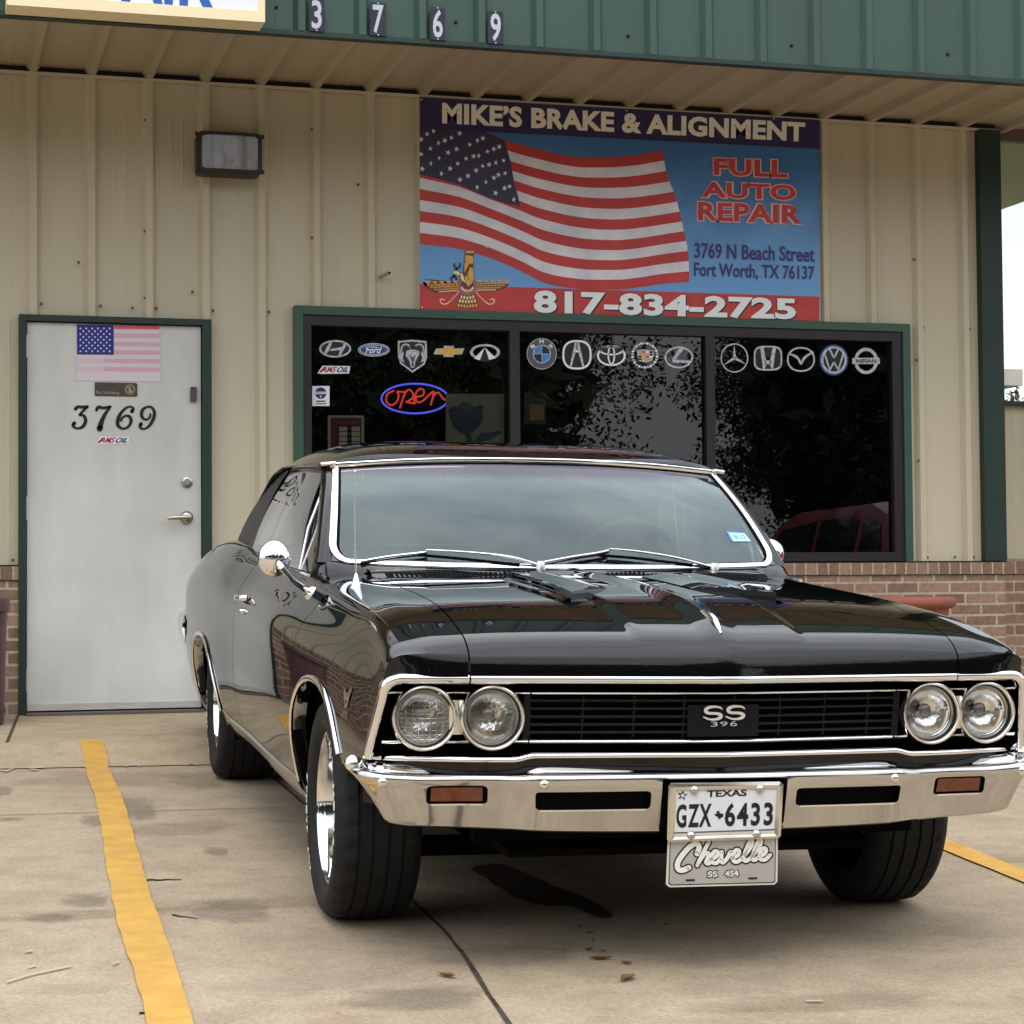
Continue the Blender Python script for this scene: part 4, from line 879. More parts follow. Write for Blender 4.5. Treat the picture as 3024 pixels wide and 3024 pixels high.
# ================================================================ loose things in front of the shop
pot = empty("flower_pot", (4.705, -0.62, walk_z(-.62)), "large round terracotta pot on the pavement by the brick base", "flower pot")
b = MB(); I4 = Matrix.Identity(4)
b.lathe([(0.0, 0.0), (0.185, 0.0), (0.20, 0.02), (0.258, 0.50), (0.263, 0.523), (0.286, 0.530), (0.299, 0.541), (0.304, 0.558), (0.302, 0.574), (0.294, 0.586), (0.282, 0.590), (0.272, 0.584), (0.266, 0.56), (0.255, 0.50)], I4, 56)
b.build("pot_body", vary(pbr("terracotta", lin(142, 82, 64), 0.75), 7, 0.14), pot, smooth=40)
b = MB(); b.lathe([(0.0, 0.515), (0.14, 0.52), (0.256, 0.51)], I4, 40); b.build("soil", vary(pbr("potting_soil", (0.03, 0.022, 0.016), 0.95), 30, 0.4, bump=0.5, bump_scale=60), pot, smooth=60)
bn = empty("litter_bin", (-0.372, -0.52, walk_z(-.52)), "dark reddish brown round bin left of the door, cut by the picture edge", "bin")
b = MB(); b.lathe([(0.0, 0.0), (0.225, 0.0), (0.236, 0.012), (0.250, 0.55), (0.256, 0.552), (0.264, 0.560), (0.264, 0.612), (0.258, 0.622), (0.246, 0.622), (0.240, 0.612), (0.238, 0.25), (0.0, 0.24)], I4, 56)
b.build("bin_body", vary(pbr("bin_brown", lin(88, 56, 54), 0.5), 5, 0.12), bn, smooth=40)
b = MB(); b.lathe([(0.2545, 0.525), (0.2545, 0.545)], I4, 56); b.lathe([(0.241, 0.05), (0.243, 0.06), (0.2435, 0.075)], I4, 56); b.build("bin_band", pbr("bin_band", lin(70, 50, 52), 0.4), bn, smooth=40)
M_LEAF = vary(pbr("dry_leaf", lin(110, 82, 52), 0.8), 30, 0.3); M_TWIG = vary(pbr("twig_bark", lin(66, 54, 42), 0.85), 40, 0.3)
lf = [(675, 866, .030, "dry brown leaf left of the floor joint, in front of the near wheel"), (1628, 882, .040, "largest dry leaf, golden brown, nearest the camera under the bumper"), (1487, 776, .032, None), (1375, 608, .020, None), (1447, 678, .014, None), (1425, 727, .020, None), (1497, 735, .016, None), (1622, 799, .022, None), (1828, 598, .018, None), (1428, 640, .012, None)]
for i, (x, y, s_, lab) in enumerate(lf):
    p = on_lot(940 + x / 1.782, 2400 + y / 1.782); r = random.Random(i); an = r.uniform(0, 6.28); b = MB(); n = 10; rows = []
    for k in range(n + 1):
        u = k / n * 2 - 1; w_ = 0.36 * (1 - u * u) ** 0.8 * (1 + .2 * math.sin(5 * u + i)); row = []
        for v in (-1, 0, 1):
            lx, ly = u * s_, v * w_ * s_; h = 0.0035 + s_ * (0.16 * u * u + 0.22 * abs(v) * (1 - u * u)); row.append((lx * math.cos(an) - ly * math.sin(an), lx * math.sin(an) + ly * math.cos(an), h))
        rows.append(row)
    b.grid(rows); o = b.build("fallen_leaf", M_LEAF, None, smooth=60, loc=p)
    tag(o, lab or "small dry brown leaf on the concrete in front of the number plate", "leaf", "dry leaves on the concrete in front of the car")
for i, (q0, q1, r_, lab) in enumerate([((433, 2602), (537, 2600), .0032, "longer dark twig touching the yellow line on the concrete"), ((510, 2705), (583, 2715), .0026, "shorter dark twig lying between the yellow line and the near front tyre"), ((414, 2996), (430, 2993), .003, "tiny dark twig at the yellow line by the bottom edge")]):
    A_, B2 = Vector(on_lot(*q0)), Vector(on_lot(*q1)); c = (A_ + B2) / 2; b = MB(); n = 7
    pts = [A_ - c + (B2 - A_) * (k / n) + Vector((0, 0.004 * math.sin(k * 2.1 + i), r_ + .001 * math.sin(k * 1.7))) for k in range(n + 1)]
    b.tube(pts, [r_ * (1 - .5 * k / n) for k in range(n + 1)], 7); o = b.build("twig", M_TWIG, None, smooth=60, loc=c); tag(o, lab, "twig", "twigs on the concrete by the yellow line")
# sapling behind the wing wall
p = wall_pt(2993, 1168, 1.3); sp = empty("young_shrub", (p[0], 1.3, -0.1), "pale leafy shoot tip poking above the low wing wall", "plant")
b = MB(); b.tube([(0, 0, 0), (0.02, 0, 1.0), (0, 0, p[2] + .1)], [0.012, 0.009, 0.004], 7); b.build("stem", M_TWIG, sp, smooth=60)
def leaf_cloud(n, cx, cy, cz, rx, ry, rz, size, seed, hollow=0.0):
    r = np.random.RandomState(seed); b = MB()
    for i in range(n):
        while True:
            q = r.uniform(-1, 1, 3)
            if hollow <= np.dot(q, q) <= 1: break
        c = np.array([cx + q[0] * rx, cy + q[1] * ry, cz + q[2] * rz]); s = size * r.uniform(.6, 1.3)
        u = r.normal(size=3); u /= np.linalg.norm(u); v = np.cross(u, r.normal(size=3)); v /= np.linalg.norm(v)
        b.quad(c - u * s, c + v * s * .45, c + u * s, c - v * s * .45)
    return b
leaf_cloud(60, 0, 0, p[2] + .06, .09, .09, .10, .03, 5).build("foliage", pbr("shoot_leaf", (0.30, 0.33, 0.16), 0.6), sp)
# ================================================================ trees across the road (they show in the glass, chrome and paint)
M_FOL = vary(pbr("tree_leaf", (0.05, 0.075, 0.028), 0.7), 0.8, 0.45); M_BARK = vary(pbr("tree_bark", (0.09, 0.07, 0.05), 0.9), 6, 0.3)
def make_tree(seed, H, R, label):
    t = empty("shade_tree", (0, 0, 0), label, "tree", "shade trees across the road"); r = random.Random(seed); b = MB()
    b.tube([(0, 0, -.3), (0.05, 0.02, H * .2), (-.05, .05, H * .45), (0.05, 0, H * .8)], [R * .09, R * .065, R * .045, R * .015], 10)
    tips = []
    for k in range(9):
        a = k * 2.4 + r.random(); h0 = H * (.22 + .06 * k); e = (R * .7 * math.cos(a), R * .7 * math.sin(a), h0 + H * .16 + r.random() * .3); tips.append(e); b.tube([(0, 0, h0), (e[0] * .5, e[1] * .5, h0 + H * .07), e], [R * .035, R * .02, R * .008], 6)
    b.build("trunk", M_BARK, t, smooth=60); c = leaf_cloud(2600, 0, 0, H * .58, R * .86, R * .86, H * .36, .30, seed); q = np.random.RandomState(seed)
    for k in range(70):
        a = q.uniform(0, 6.28); u = q.uniform(-1, 1); s = math.sqrt(1 - u * u) * q.uniform(.45, 1.0); cx, cy, cz = R * s * math.cos(a), R * s * math.sin(a), H * .60 + u * H * .40
        c.merge(leaf_cloud(520, cx, cy, cz, R * .30, R * .30, H * .085, 0.06, seed * 100 + k))
    c.build("crown", M_FOL, t); return t
T1 = make_tree(3, 9.0, 4.6, "broad dark shade tree across the road, left of the gap in the tree row")
T2 = make_tree(8, 8.2, 3.8, "rounder dark shade tree across the road, right of the gap in the tree row")
def put(t, x, y, rot, sc, lab=None, first=False):
    o = t if first else copy_tree(t); o.location = (x, y, -0.9); o.rotation_euler = (0, 0, rot); o.scale = (sc, sc, sc * .97)
    if y > 0: o.location[2] = -1.2
    if lab: o["label"] = lab
put(T1, 7.4, -27, 0.3, 1.12, None, True); put(T2, 20.2, -28, 1.3, 1.30, None, True)
for i, (x, y, r_, s_, w_, lab) in enumerate([(-2, -29, 2, 1.1, 1, "first shade tree left of the tall one beside the gap"), (-11, -31, .7, 1.2, 2, "second shade tree left of the tall one beside the gap"), (28, -30, 4, 1.15, 1, "first shade tree right of the gap in the row across the road"), (37, -30, 5.1, 1.2, 2, "second shade tree right of the gap in the row across the road"), (-20, -33, 1, 1.2, 1, "third shade tree left of the gap in the row across the road"), (-30, -30, 3, 1.2, 2, "fourth shade tree left of the gap in the row across the road"),
    (14.0, -34, 2.2, .46, 2, "low bushy tree inside the gap in the row across the road"), (47, -33, .4, 1.2, 1, "third shade tree right of the gap in the row across the road"), (-41, -33, 2.4, 1.3, 1, "fifth shade tree left of the gap in the row across the road"), (9.9, -33, 2.0, 1.2, 2, "rounded tree just behind the tall one left of the gap"), (-7.5, 7, 1.0, 1.0, 1, "unseen tree added behind the left end of the shop to darken reflections"), (-4.9, 3.6, 2.0, .36, 2, "low unseen tree added by the left end of the shop to block reflected sky"), (-7.2, 2.6, .5, .40, 1, "low spreading tree, unseen, added left of the shop to block reflected sky"), (-11, 6, .9, .9, 2, "tall unseen tree added far left of the shop to darken reflections"), (2.5, -38, 1.1, 1.25, 2, "back row tree behind the tall one left of the gap"), (10.5, -46, 4.4, 1.0, 1, "far tree seen through the left side of the gap"), (24, -38, .2, 1.3, 2, "back row tree behind the tall one right of the gap"), (-7, -40, 2.9, 1.2, 1, "back row tree left of the gap, behind the second gap tree")]):  # trees left of the shop are unseen, added to block sky in the fender
    put(T1 if w_ == 1 else T2, x, y, r_, s_, lab)

# red estate car parked in the next bay to the right: outside the picture, it shows in the shop glass
RC = empty("parked_car", (7.1, -4.9, lot_z(7.1, -4.9)), "red car in the next bay, seen only as a reflection in the right pane", "car")
M_RED = pbr("red_car_paint", (0.30, 0.012, 0.014), 0.3, coat=1.0)
b = MB(); pr = [(-2.35, .30), (-2.40, .55), (-2.32, .82), (-1.2, .98), (-.45, 1.03), (2.3, 1.04), (2.42, .8), (2.38, .30)]
def car_slab(b, prof, us):
    b.grid([[(u, p[0] * (1 - .02 * (abs(u) / .9) ** 4), p[1] - .05 * (abs(u) / .9) ** 6) for p in prof] for u in us])
    for u in (us[0], us[-1]): b.flat(prof, lambda y, z: (u, y * .98, z - .05))
car_slab(b, pr, np.linspace(-.9, .9, 15)); b.build("body", M_RED, RC, smooth=40)
b = MB(); pr2 = [(-.55, 1.0), (.05, 1.52), (.4, 1.60), (1.7, 1.62), (2.1, 1.50), (2.32, 1.02)]
b.grid([[(u * (1 - .20 * (p[1] - 1.0) / .6), p[0], p[1] - .03 * (abs(u) / .86) ** 4) for p in pr2] for u in np.linspace(-.86, .86, 13)])
for s in (-1, 1): b.flat(pr2, lambda y, z: (s * .86 * (1 - .20 * (z - 1.0) / .6), y, z - .03))
b.build("cabin", M_RED, RC, smooth=40)
M_RG = pbr("red_car_glass", (0.01, 0.012, 0.012), 0.05, coat=1.0)
for s in (-1, 1):
    for pts in ([(-.30, 1.06), (.12, 1.46), (.78, 1.52), (.78, 1.06)], [(.86, 1.06), (.86, 1.52), (1.55, 1.53), (1.60, 1.06)], [(1.68, 1.06), (1.64, 1.52), (1.95, 1.46), (2.14, 1.06)]):
        b = MB(); b.flat(pts, lambda y, z: (s * (.866 * (1 - .20 * (z - 1.0) / .6)), y, z - .03)); b.build("side_window", M_RG, RC)
b = MB(); b.grid([[(u * (1 - .20 * t), -.56 + .56 * t, 1.03 + .46 * t) for t in (0.05, 1)] for u in (-.74, 0, .74)]); b.build("windscreen", M_RG, RC)
b = MB(); b.grid([[(u * (1 - .18 * t), 2.345 - .20 * t, 1.07 + .40 * t) for t in (0, 1)] for u in (-.70, 0, .70)]); b.build("rear_window", M_RG, RC)
for y in (-1.45, 1.45):
    for s in (-1, 1):
        b = MB(); b.lathe([(0, .02), (.19, .03), (.21, .05), (.30, .06), (.33, .03), (.33, -.14), (.0, -.14)], Matrix.Translation((s * .82, y, .32)) @ Matrix.Rotation(s * math.pi / 2, 4, 'Y'), 32); b.build("wheel", pbr("red_car_tyre", (.02, .02, .02), .8), RC, smooth=40)
# ================================================================ the car (local axes: x = across, picture right; y = towards the tail; z = up; origin under the front axle)
CM = np.array([[0.9992416, 0.0374691, 0.0105938], [-0.0370163, 0.9985089, -0.0401221], [-0.0120814, 0.0396995, 0.9991386]])
CO = np.array([1.44072, -5.33264, -0.26351])
CAR = empty("muscle_car", (0, 0, 0), "glossy black two-door vintage muscle car with chrome bumper, backed up to the shop", "car")
mw = Matrix.Identity(4)
for i in range(3):
    for j in range(3): mw[i][j] = CM[i, j]
    mw[i][3] = CO[i]
CAR.matrix_world = mw
def car_px(px, py, ax, val):
    d = CM.T @ pix_ray(px, py); o = CM.T @ (CAM - CO); i = 'uyz'.index(ax); return o + d * ((val - o[i]) / d[i])

M_PAINT = pbr("black_car_paint", (0.0035, 0.0033, 0.0035), 0.5, 0.0, 0.0, coat=1.0, coat_rough=0.008)
setin(M_PAINT.node_tree.nodes["Principled BSDF"], "Coat IOR", 1.47)
M_SAIL = pbr("sail_black", (0.006, 0.006, 0.006), 0.35, 0.0, 0.08)
M_BLACKTRIM = pbr("black_trim", (0.006, 0.006, 0.006), 0.4)
M_GRILLE = pbr("grille_black", (0.006, 0.006, 0.007), 0.5, 0.0, 0.15)
M_RUBBER = vary(pbr("tyre_rubber", (0.010, 0.010, 0.011), 0.7, 0.0, 0.3), 14, 0.2)
M_INT = vary(pbr("black_vinyl", (0.035, 0.034, 0.034), 0.5), 6, .2)
M_UNDER = pbr("underbody_black", (0.004, 0.004, 0.004), 0.9, 0.0, 0.05)
M_SCOOP = pbr("scoop_paint", (0.010, 0.011, 0.012), 0.28, 0.0, 0.6)
M_SATIN = pbr("satin_black_scoop", (0.016, 0.018, 0.019), 0.32)
M_CARGLASS = glassy("car_glass", (0.62, 0.70, 0.68), 0.9, refl=(0.86, 1.0, 0.98), ior=1.55, boost=1.45)
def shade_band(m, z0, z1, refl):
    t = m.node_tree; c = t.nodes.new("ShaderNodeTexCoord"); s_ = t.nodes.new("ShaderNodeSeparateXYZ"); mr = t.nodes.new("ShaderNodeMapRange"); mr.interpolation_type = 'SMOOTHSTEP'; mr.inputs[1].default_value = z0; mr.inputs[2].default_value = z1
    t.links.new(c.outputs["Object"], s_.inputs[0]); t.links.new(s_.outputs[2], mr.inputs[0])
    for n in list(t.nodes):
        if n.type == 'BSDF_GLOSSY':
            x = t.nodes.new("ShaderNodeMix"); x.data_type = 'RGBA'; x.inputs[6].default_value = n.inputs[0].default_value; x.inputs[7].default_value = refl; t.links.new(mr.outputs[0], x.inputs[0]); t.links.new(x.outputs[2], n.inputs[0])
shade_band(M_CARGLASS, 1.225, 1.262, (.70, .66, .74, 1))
M_SIDEGLASS = glassy("car_side_glass", (0.55, 0.60, 0.58), 0.9, ior=1.5, boost=1.5)
M_AMBER = vary(pbr("amber_lens", lin(104, 42, 16), 0.15, 0.0, 0.5, coat=0.6), 40, 0.25)
M_CHROME2 = pbr("polished_wheel", (0.80, 0.80, 0.80), 0.06, 1.0)
M_BUMPER = vary(pbr("bumper_chrome", (0.55, 0.54, 0.52), 0.06, 1.0), 3.5, 0.07, rough_amt=0.03)

VQ = 0.872
def yf(u): return -VQ + 0.10 * (np.sqrt(np.asarray(u) ** 2 + 0.0016) - 0.04)
def fade(yp): return np.clip(1 - (np.asarray(yp) + VQ) / 0.85, 0, 1) ** 1.3
def yreal(yp, u): return yp + (yf(u) + VQ) * fade(yp)
zc = pchip([-.872, -.866, -.855, -.84, -.82, -.795, -.75, -.70, -.6, -.5, -.42, -.3, -.1, .1, .28, .5, .75, 1.0], [.768, .776, .788, .800, .811, .8205, .832, .843, .8625, .880, .889, .8975, .9075, .915, .920, .924, .935, .942])
zr = pchip([-.872, -.855, -.82, -.76, -.70, -.60, -.45, -.2, 0, .4, .85, 1.2, 1.7, 2.1, 2.5, 2.9, 3.3, 3.7, 3.95, 4.1], [.762, .771, .784, .799, .811, .829, .847, .864, .873, .891, .912, .918, .926, .946, .976, .984, .970, .930, .892, .855])
def soften(f, w): return lambda x: sum(f(np.asarray(x, float) + w * k) for k in (-1, -.6, -.2, .2, .6, 1)) / 6.0
ur = soften(pchip([-.872, -.6, 0, .8, 1.6, 2.3, 2.9, 3.5, 4.1], [.840, .828, .820, .825, .838, .845, .852, .852, .842]), .15)
Wm = pchip([-.872, -.6, -.3, 0, .4, 1, 1.8, 2.6, 3.2, 3.8, 4.1], [.876, .895, .909, .921, .933, .941, .939, .958, .965, .957, .930])
Wm0 = Wm; Wm = soften(Wm0, .12); zr0 = zr; zr = soften(zr0, .02)
roll = pchip([-.9, 1.5, 2.2, 2.8, 4.1], [0, 0, .6, 1, 1])
SEAM = 0.655
def ztop(u, yp):
    """hood / deck surface height"""
    a = np.abs(u); k = np.clip(a / ur(yp), 0, 1)
    z = zc(yp) + (zr(yp) + .004 - zc(yp)) * (0.25 * k ** 2 + 0.75 * k ** 5)
    env = np.clip((yp + .86) / .12, 0, 1) * np.clip((0.62 - yp) / .2, 0, 1)
    # raised centre with a crease either side and a peak along the middle
    st = np.clip((0.235 - a) / 0.030, 0, 1); st = st * st * (3 - 2 * st)
    z = z + env * (0.009 * st + 0.010 * np.clip(1 - a / 0.055, 0, 1) ** 1.3)
    return z
def section(yp):
    """control points of the body side at station yp: (u, z) from hood seam to rocker"""
    r, Z, W, q = float(ur(yp)), float(zr(yp)), float(Wm(yp)), float(roll(yp))
    zs = float(ztop(SEAM, yp))
    g = float(np.clip(1 - (yp + VQ) / .65, 0, 1)); g = g * g * (3 - 2 * g)
    P = [(SEAM, zs), ((SEAM + r) / 2 - .01, (zs + Z) / 2 + .006), (r - .030 - .04 * q, Z + .004 + .006 * q), (r - .006 - .012 * q, Z - .002 + .004 * q), (r + .010 + .012 * q, Z - .013 - .006 * q), (r + .034 + .028 * q - .014 * g, Z - .055 - .005 * q),
         (r + (W - r) * (.80 - .10 * g) + .012 * q, Z - .125), (W - .003 - .002 * g, max(Z - .21, .60) - .02 * g), (W, .565 - .040 * g), (W - .004 + .004 * g, .50 - .02 * g), (W - .013, .435), (W - .028, .365), (W - .045, .30), (W - .075, .238)]
    return P
def side_curve(yp, n=90):
    S = spline(section(yp), 8); S = np.array(S); return S
def resample(S, n):
    d = np.r_[0, np.cumsum(np.linalg.norm(np.diff(S, axis=0), axis=1))]; t = np.linspace(0, d[-1], n); return np.c_[np.interp(t, d, S[:, 0]), np.interp(t, d, S[:, 1])]
def clip_low(S, zlow):
    for i in range(20, len(S)):
        if S[i, 1] < zlow:
            f = (S[i - 1, 1] - zlow) / (S[i - 1, 1] - S[i, 1]); return np.vstack([S[:i], S[i - 1] + (S[i] - S[i - 1]) * f])
    return S
FA = dict(y=-0.015, z=0.285, a=0.425, b=0.362)      # front wheel opening
RA = dict(y=2.935, z=0.30, a=0.445, b=0.298)        # rear wheel opening
def arch_low(y, A):
    t = (y - A['y']) / A['a']
    return A['z'] + A['b'] * (1 - abs(t) ** 2.3) ** (1 / 2.3) if abs(t) < 1 else None
def arch_stations(A, n=27):
    return [A['y'] + A['a'] * math.copysign(abs(math.cos(t)) ** (2 / 2.3), math.cos(t)) for t in np.linspace(math.pi - .04, .04, n)]
def lean(yp, z):
    """the nose leans back towards the bottom"""
    w = np.clip(1 - (yp + VQ) / 0.50, 0, 1); w = w * w * (3 - 2 * w); return np.clip(.765 - z, 0, 1) * 0.36 * w
def body_pt(u, yp, z, s): return (s * u, float(yreal(yp, u) + lean(yp, z)), z)
def side_panel(stations, i0, s, arch=None, n_=46):
    """i0: first control point used (0 = from hood seam)"""
    G = []
    for yp in stations:
        S = side_curve(yp)[i0 * 8:]
        if arch is not None:
            zl = arch_low(yp, arch)
            if arch is FA and yp < FA['y']: zl = max(zl or 0, .455)
            if zl is not None and zl > .238: S = clip_low(S, zl)
        n1 = (6 - i0) * 5
        # keep rows aligned: fixed count down to the shoulder, the rest stretches with the opening
        cut = (6 - i0) * 8; A1 = resample(S[:cut + 1], n1 + 1); B1 = resample(S[cut:], n_ - n1)
        C = np.vstack([A1[:-1], B1]); G.append([body_pt(u, yp, z, s) for u, z in C])
    return G
def orient(G, s): return G if s < 0 else [list(reversed(r)) for r in G]
DOOR0, DOOR1 = 0.372, 1.905
body = MB()
fr_st = list(np.linspace(-.872, -.80, 11)) + list(np.linspace(-.785, -.46, 14)) + arch_stations(FA) + list(np.linspace(.425, .425, 0))
fr_st = sorted(set([round(v, 5) for v in fr_st if v < DOOR0 - .004])) + [DOOR0 - .003]
qt_st = sorted(set([DOOR1 + .003] + [round(v, 5) for v in list(np.linspace(DOOR1 + .02, 2.48, 14)) + arch_stations(RA) + list(np.linspace(3.39, 4.10, 18))]))
for s in (-1, 1):
    body.grid(orient(side_panel(fr_st, 0, s, FA), s))
    body.grid(orient(side_panel(qt_st, 1, s, RA), s))
    # cowl side: the top strip carries on past the door shut line to the screen pillar
    G = []
    for yp in np.linspace(DOOR0 - .003, .86, 12): G.append([body_pt(u, yp, z, s) for u, z in resample(side_curve(yp)[:25], 14)])
    body.grid(orient(G, s))
    # thin returns at the shut lines
    for yp, dy in ((DOOR0 - .003, .001), (DOOR1 + .003, -.001)):
        C = resample(side_curve(yp)[16:], 40); body.grid([[body_pt(u, yp, z, s), body_pt(u - .03, yp + dy, z, s)] for u, z in C])
    # face strip under the nose crease, beside the hood
    S0 = side_curve(-.872); eu = lambda z: float(np.interp(-z, -S0[20:, 1], S0[20:, 0]))
    rows = []
    for k in np.linspace(0, 1, 12):
        row = []
        for d, z in ((0, .766), (-.003, .760), (-.006, .736), (-.009, .706)):
            u = SEAM + (eu(z if k > .98 else min(z, .7615)) - SEAM) * k; q = k ** 5; zz = z if k < .9 else min(z, float(S0[20, 1])); zz = float(np.interp(u, S0[:30, 0], S0[:30, 1])) - (.766 - z) if k < .9 else zz
            row.append((s * u, float(yf(u)) + d * (1 - q) + max(0, .765 - z) * .36 * q - .0004 * (1 - q), zz))
        rows.append(row)
    body.grid(orient(rows, s))
# cowl panel ahead of the screen
cowl_z = lambda u, yp: float(ztop(u, .5)) - .020 + .038 * float(np.clip((yp - .506) / .10, 0, 1)) + .010 * float(np.clip((yp - .606) / .15, 0, 1))
cow = []
for yp in np.unique(np.r_[np.linspace(.506, .606, 6), np.linspace(.606, .80, 8)]): cow.append([(u, yp, cowl_z(u, yp)) for u in np.linspace(-SEAM, SEAM, 41)])
body.grid(cow)
# tail and deck (behind the cabin)
dk = []
for yp in np.linspace(2.75, 4.10, 20):
    C = side_curve(yp); z0 = C[8, 1]; dk.append([(u, yp, z0 + .012 * (1 - (u / .72) ** 2)) for u in np.linspace(-C[8, 0], C[8, 0], 25)])
body.grid(dk)
Ct = resample(side_curve(4.10)[8:], 30); body.grid([[(-u, 4.10, z), (-u * .6, 4.115, z), (0, 4.12, z), (u * .6, 4.115, z), (u, 4.10, z)] for u, z in Ct])
BODY = body.build("body", M_PAINT, CAR, smooth=38)

# hood, with folded front lip
hd = MB(); us = np.concatenate([np.linspace(-SEAM + .004, -.26, 20), np.linspace(-.245, -.19, 9), np.linspace(-.17, -.065, 8), np.linspace(-.055, .055, 17), np.linspace(.065, .17, 8), np.linspace(.19, .245, 9), np.linspace(.26, SEAM - .004, 20)])
yps = np.concatenate([np.linspace(-.872, -.80, 13), np.linspace(-.785, -.6, 12), np.linspace(-.57, .5, 36)])
P = [[(u, float(yf(u)) + d, .768 - h) for u in us] for d, h in ((-.010, .062), (-.007, .032), (-.003, .006))]
P += [[(u, float(yreal(yp, u)), float(ztop(u, yp))) for u in us] for yp in yps]
P += [[(u, .5012, float(ztop(u, .5)) - .02) for u in us]]
hd.grid([list(reversed(r)) for r in P])
for s in (-1, 1): hd.grid([[(s * (SEAM - .004), float(yreal(yp, SEAM)), float(ztop(SEAM, yp)) - d) for d in (0, .02)] for yp in yps])
HOOD = hd.build("hood", M_PAINT, CAR, smooth=30)
# hood scoops
def scoop(s):
    b = MB(); H = .023; uo, ui = .292, .125
    y0, y1, yt = -.44, .26, -.20
    zb = lambda u, y: float(ztop(u, y)) + .0005
    st = np.linspace(0, 1, 14); top = []
    for t in st:
        yo = y0 + (y1 - y0) * t; yi = yt + (y1 - yt) * t; row = []
        for k in np.linspace(0, 1, 7):
            u = uo + (ui - uo) * k; y = yo + (yi - yo) * k; row.append((s * u, y, zb(u, y) + H * (1 - k ** 1.5) + .002))
        top.append(row)
    b.grid(top)
    b.grid([[(s * uo, y0 + (y1 - y0) * t, zb(uo, y0 + (y1 - y0) * t) + h) for h in (0, .0085, H - .004, H + .002)] for t in st], skip=lambda i, j: j == 1 and i in (3, 4, 6, 7, 9, 10))
    for e in (0, -1):
        b.grid([[(p[0], p[1], zb(abs(p[0]), p[1]) - .002), p] for p in top[e]])
    for k_ in (0,): b.grid([[(s * (uo + w_), y0 + (y1 - y0) * t, zb(uo + w_, y0 + (y1 - y0) * t) + h_) for w_, h_ in ((0, .0075), (.012, .0055), (.024, .0))] for t in st])
    o = b.build("hood_scoop", M_PAINT, HOOD, smooth=30)
    g = MB(); g.grid([[(s * (uo - .02), y, zb(uo, y) + h) for h in (0.001, H - .004)] for y in (y0 + .12, y1 - .06)]);
    o2 = g.build("scoop_grille", M_UNDER, HOOD)
    f = MB()
    for t in st[3:12:3]:
        y = y0 + (y1 - y0) * t; f.box(min(s * uo, s * (uo + .0015)), max(s * uo, s * (uo + .0015)), y - .0025, y + .0025, zb(uo, y) + .003, zb(uo, y) + H)
    y_a, y_b = y0 + (y1 - y0) * st[3], y0 + (y1 - y0) * st[11]
    for h in (.0085, H - .004): f.tube([(s * (uo + .001), y, zb(uo, y) + h) for y in np.linspace(y_a, y_b, 6)], .0016, 6)
    f.build("scoop_trim", pbr("grey_scoop_trim", (0.10, 0.11, 0.11), 0.35, 0.6), HOOD, smooth=40)
scoop(-1); scoop(1)
# nose ornament
b = MB(); zt = lambda y: float(ztop(0.0, y))
rows = []
for y, w, h in ((-.815, .002, .004), (-.79, .006, .016), (-.765, .008, .020), (-.72, .007, .018), (-.66, .003, .004)):
    rows.append([(-w, y, zt(y) - .004), (-w * .8, y, zt(y) + h * .8), (0, y, zt(y) + h), (w * .8, y, zt(y) + h * .8), (w, y, zt(y) - .004)])
b.grid(rows); b.build("nose_ornament", M_CHROME, HOOD, smooth=60)

# doors
def make_door(s):
    b = MB(); st = np.linspace(DOOR0 + .003, DOOR1 - .003, 34); b.grid(orient(side_panel(st, 2, s), s))
    for yp in (st[0], st[-1]):
        C = resample(side_curve(yp)[16:], 40); b.grid([[body_pt(u, yp, z, s), body_pt(u - .03, yp, z, s)] for u, z in C])
    d = b.build("door", M_PAINT, CAR, smooth=38)
    # handle: chrome bar on two feet with push button below
    y, z = 1.70, .800; W_ = lambda yy, zz: float(np.interp(-zz, -side_curve(yy)[:, 1][20:], side_curve(yy)[:, 0][20:]))
    h = MB(); u = W_(y, z)
    pts = [(s * (u + .002), y - .085, z + .004), (s * (u + .024), y - .07, z + .004), (s * (u + .030), y - .02, z + .003), (s * (u + .030), y + .04, z), (s * (u + .020), y + .075, z - .002), (s * (u + .002), y + .082, z - .003)]
    h.tube(spline(pts, 5), [.009] * 26, 10, sq=(0.8, 1.25))
    h.lathe([(0, .026), (.011, .024), (.0125, .006), (.016, .003), (.016, -.004)], Matrix.Translation((s * u, y - .045, z - .045)) @ Matrix.Rotation(s * math.pi / 2, 4, 'Y'), 18)
    h.build("handle", M_CHROME, d, smooth=50)
    # belt moulding
    m = MB(); pts = []
    for yp in np.linspace(.62, DOOR1 - .01, 20): c = side_curve(yp)[17]; pts.append((s * (c[0] - .012), yp, c[1] + .004))
    m.tube(pts, .006, 8); m.build("belt_moulding", M_CHROME, d, smooth=50)
    return d
DOOR_R = make_door(-1); DOOR_L = make_door(1)

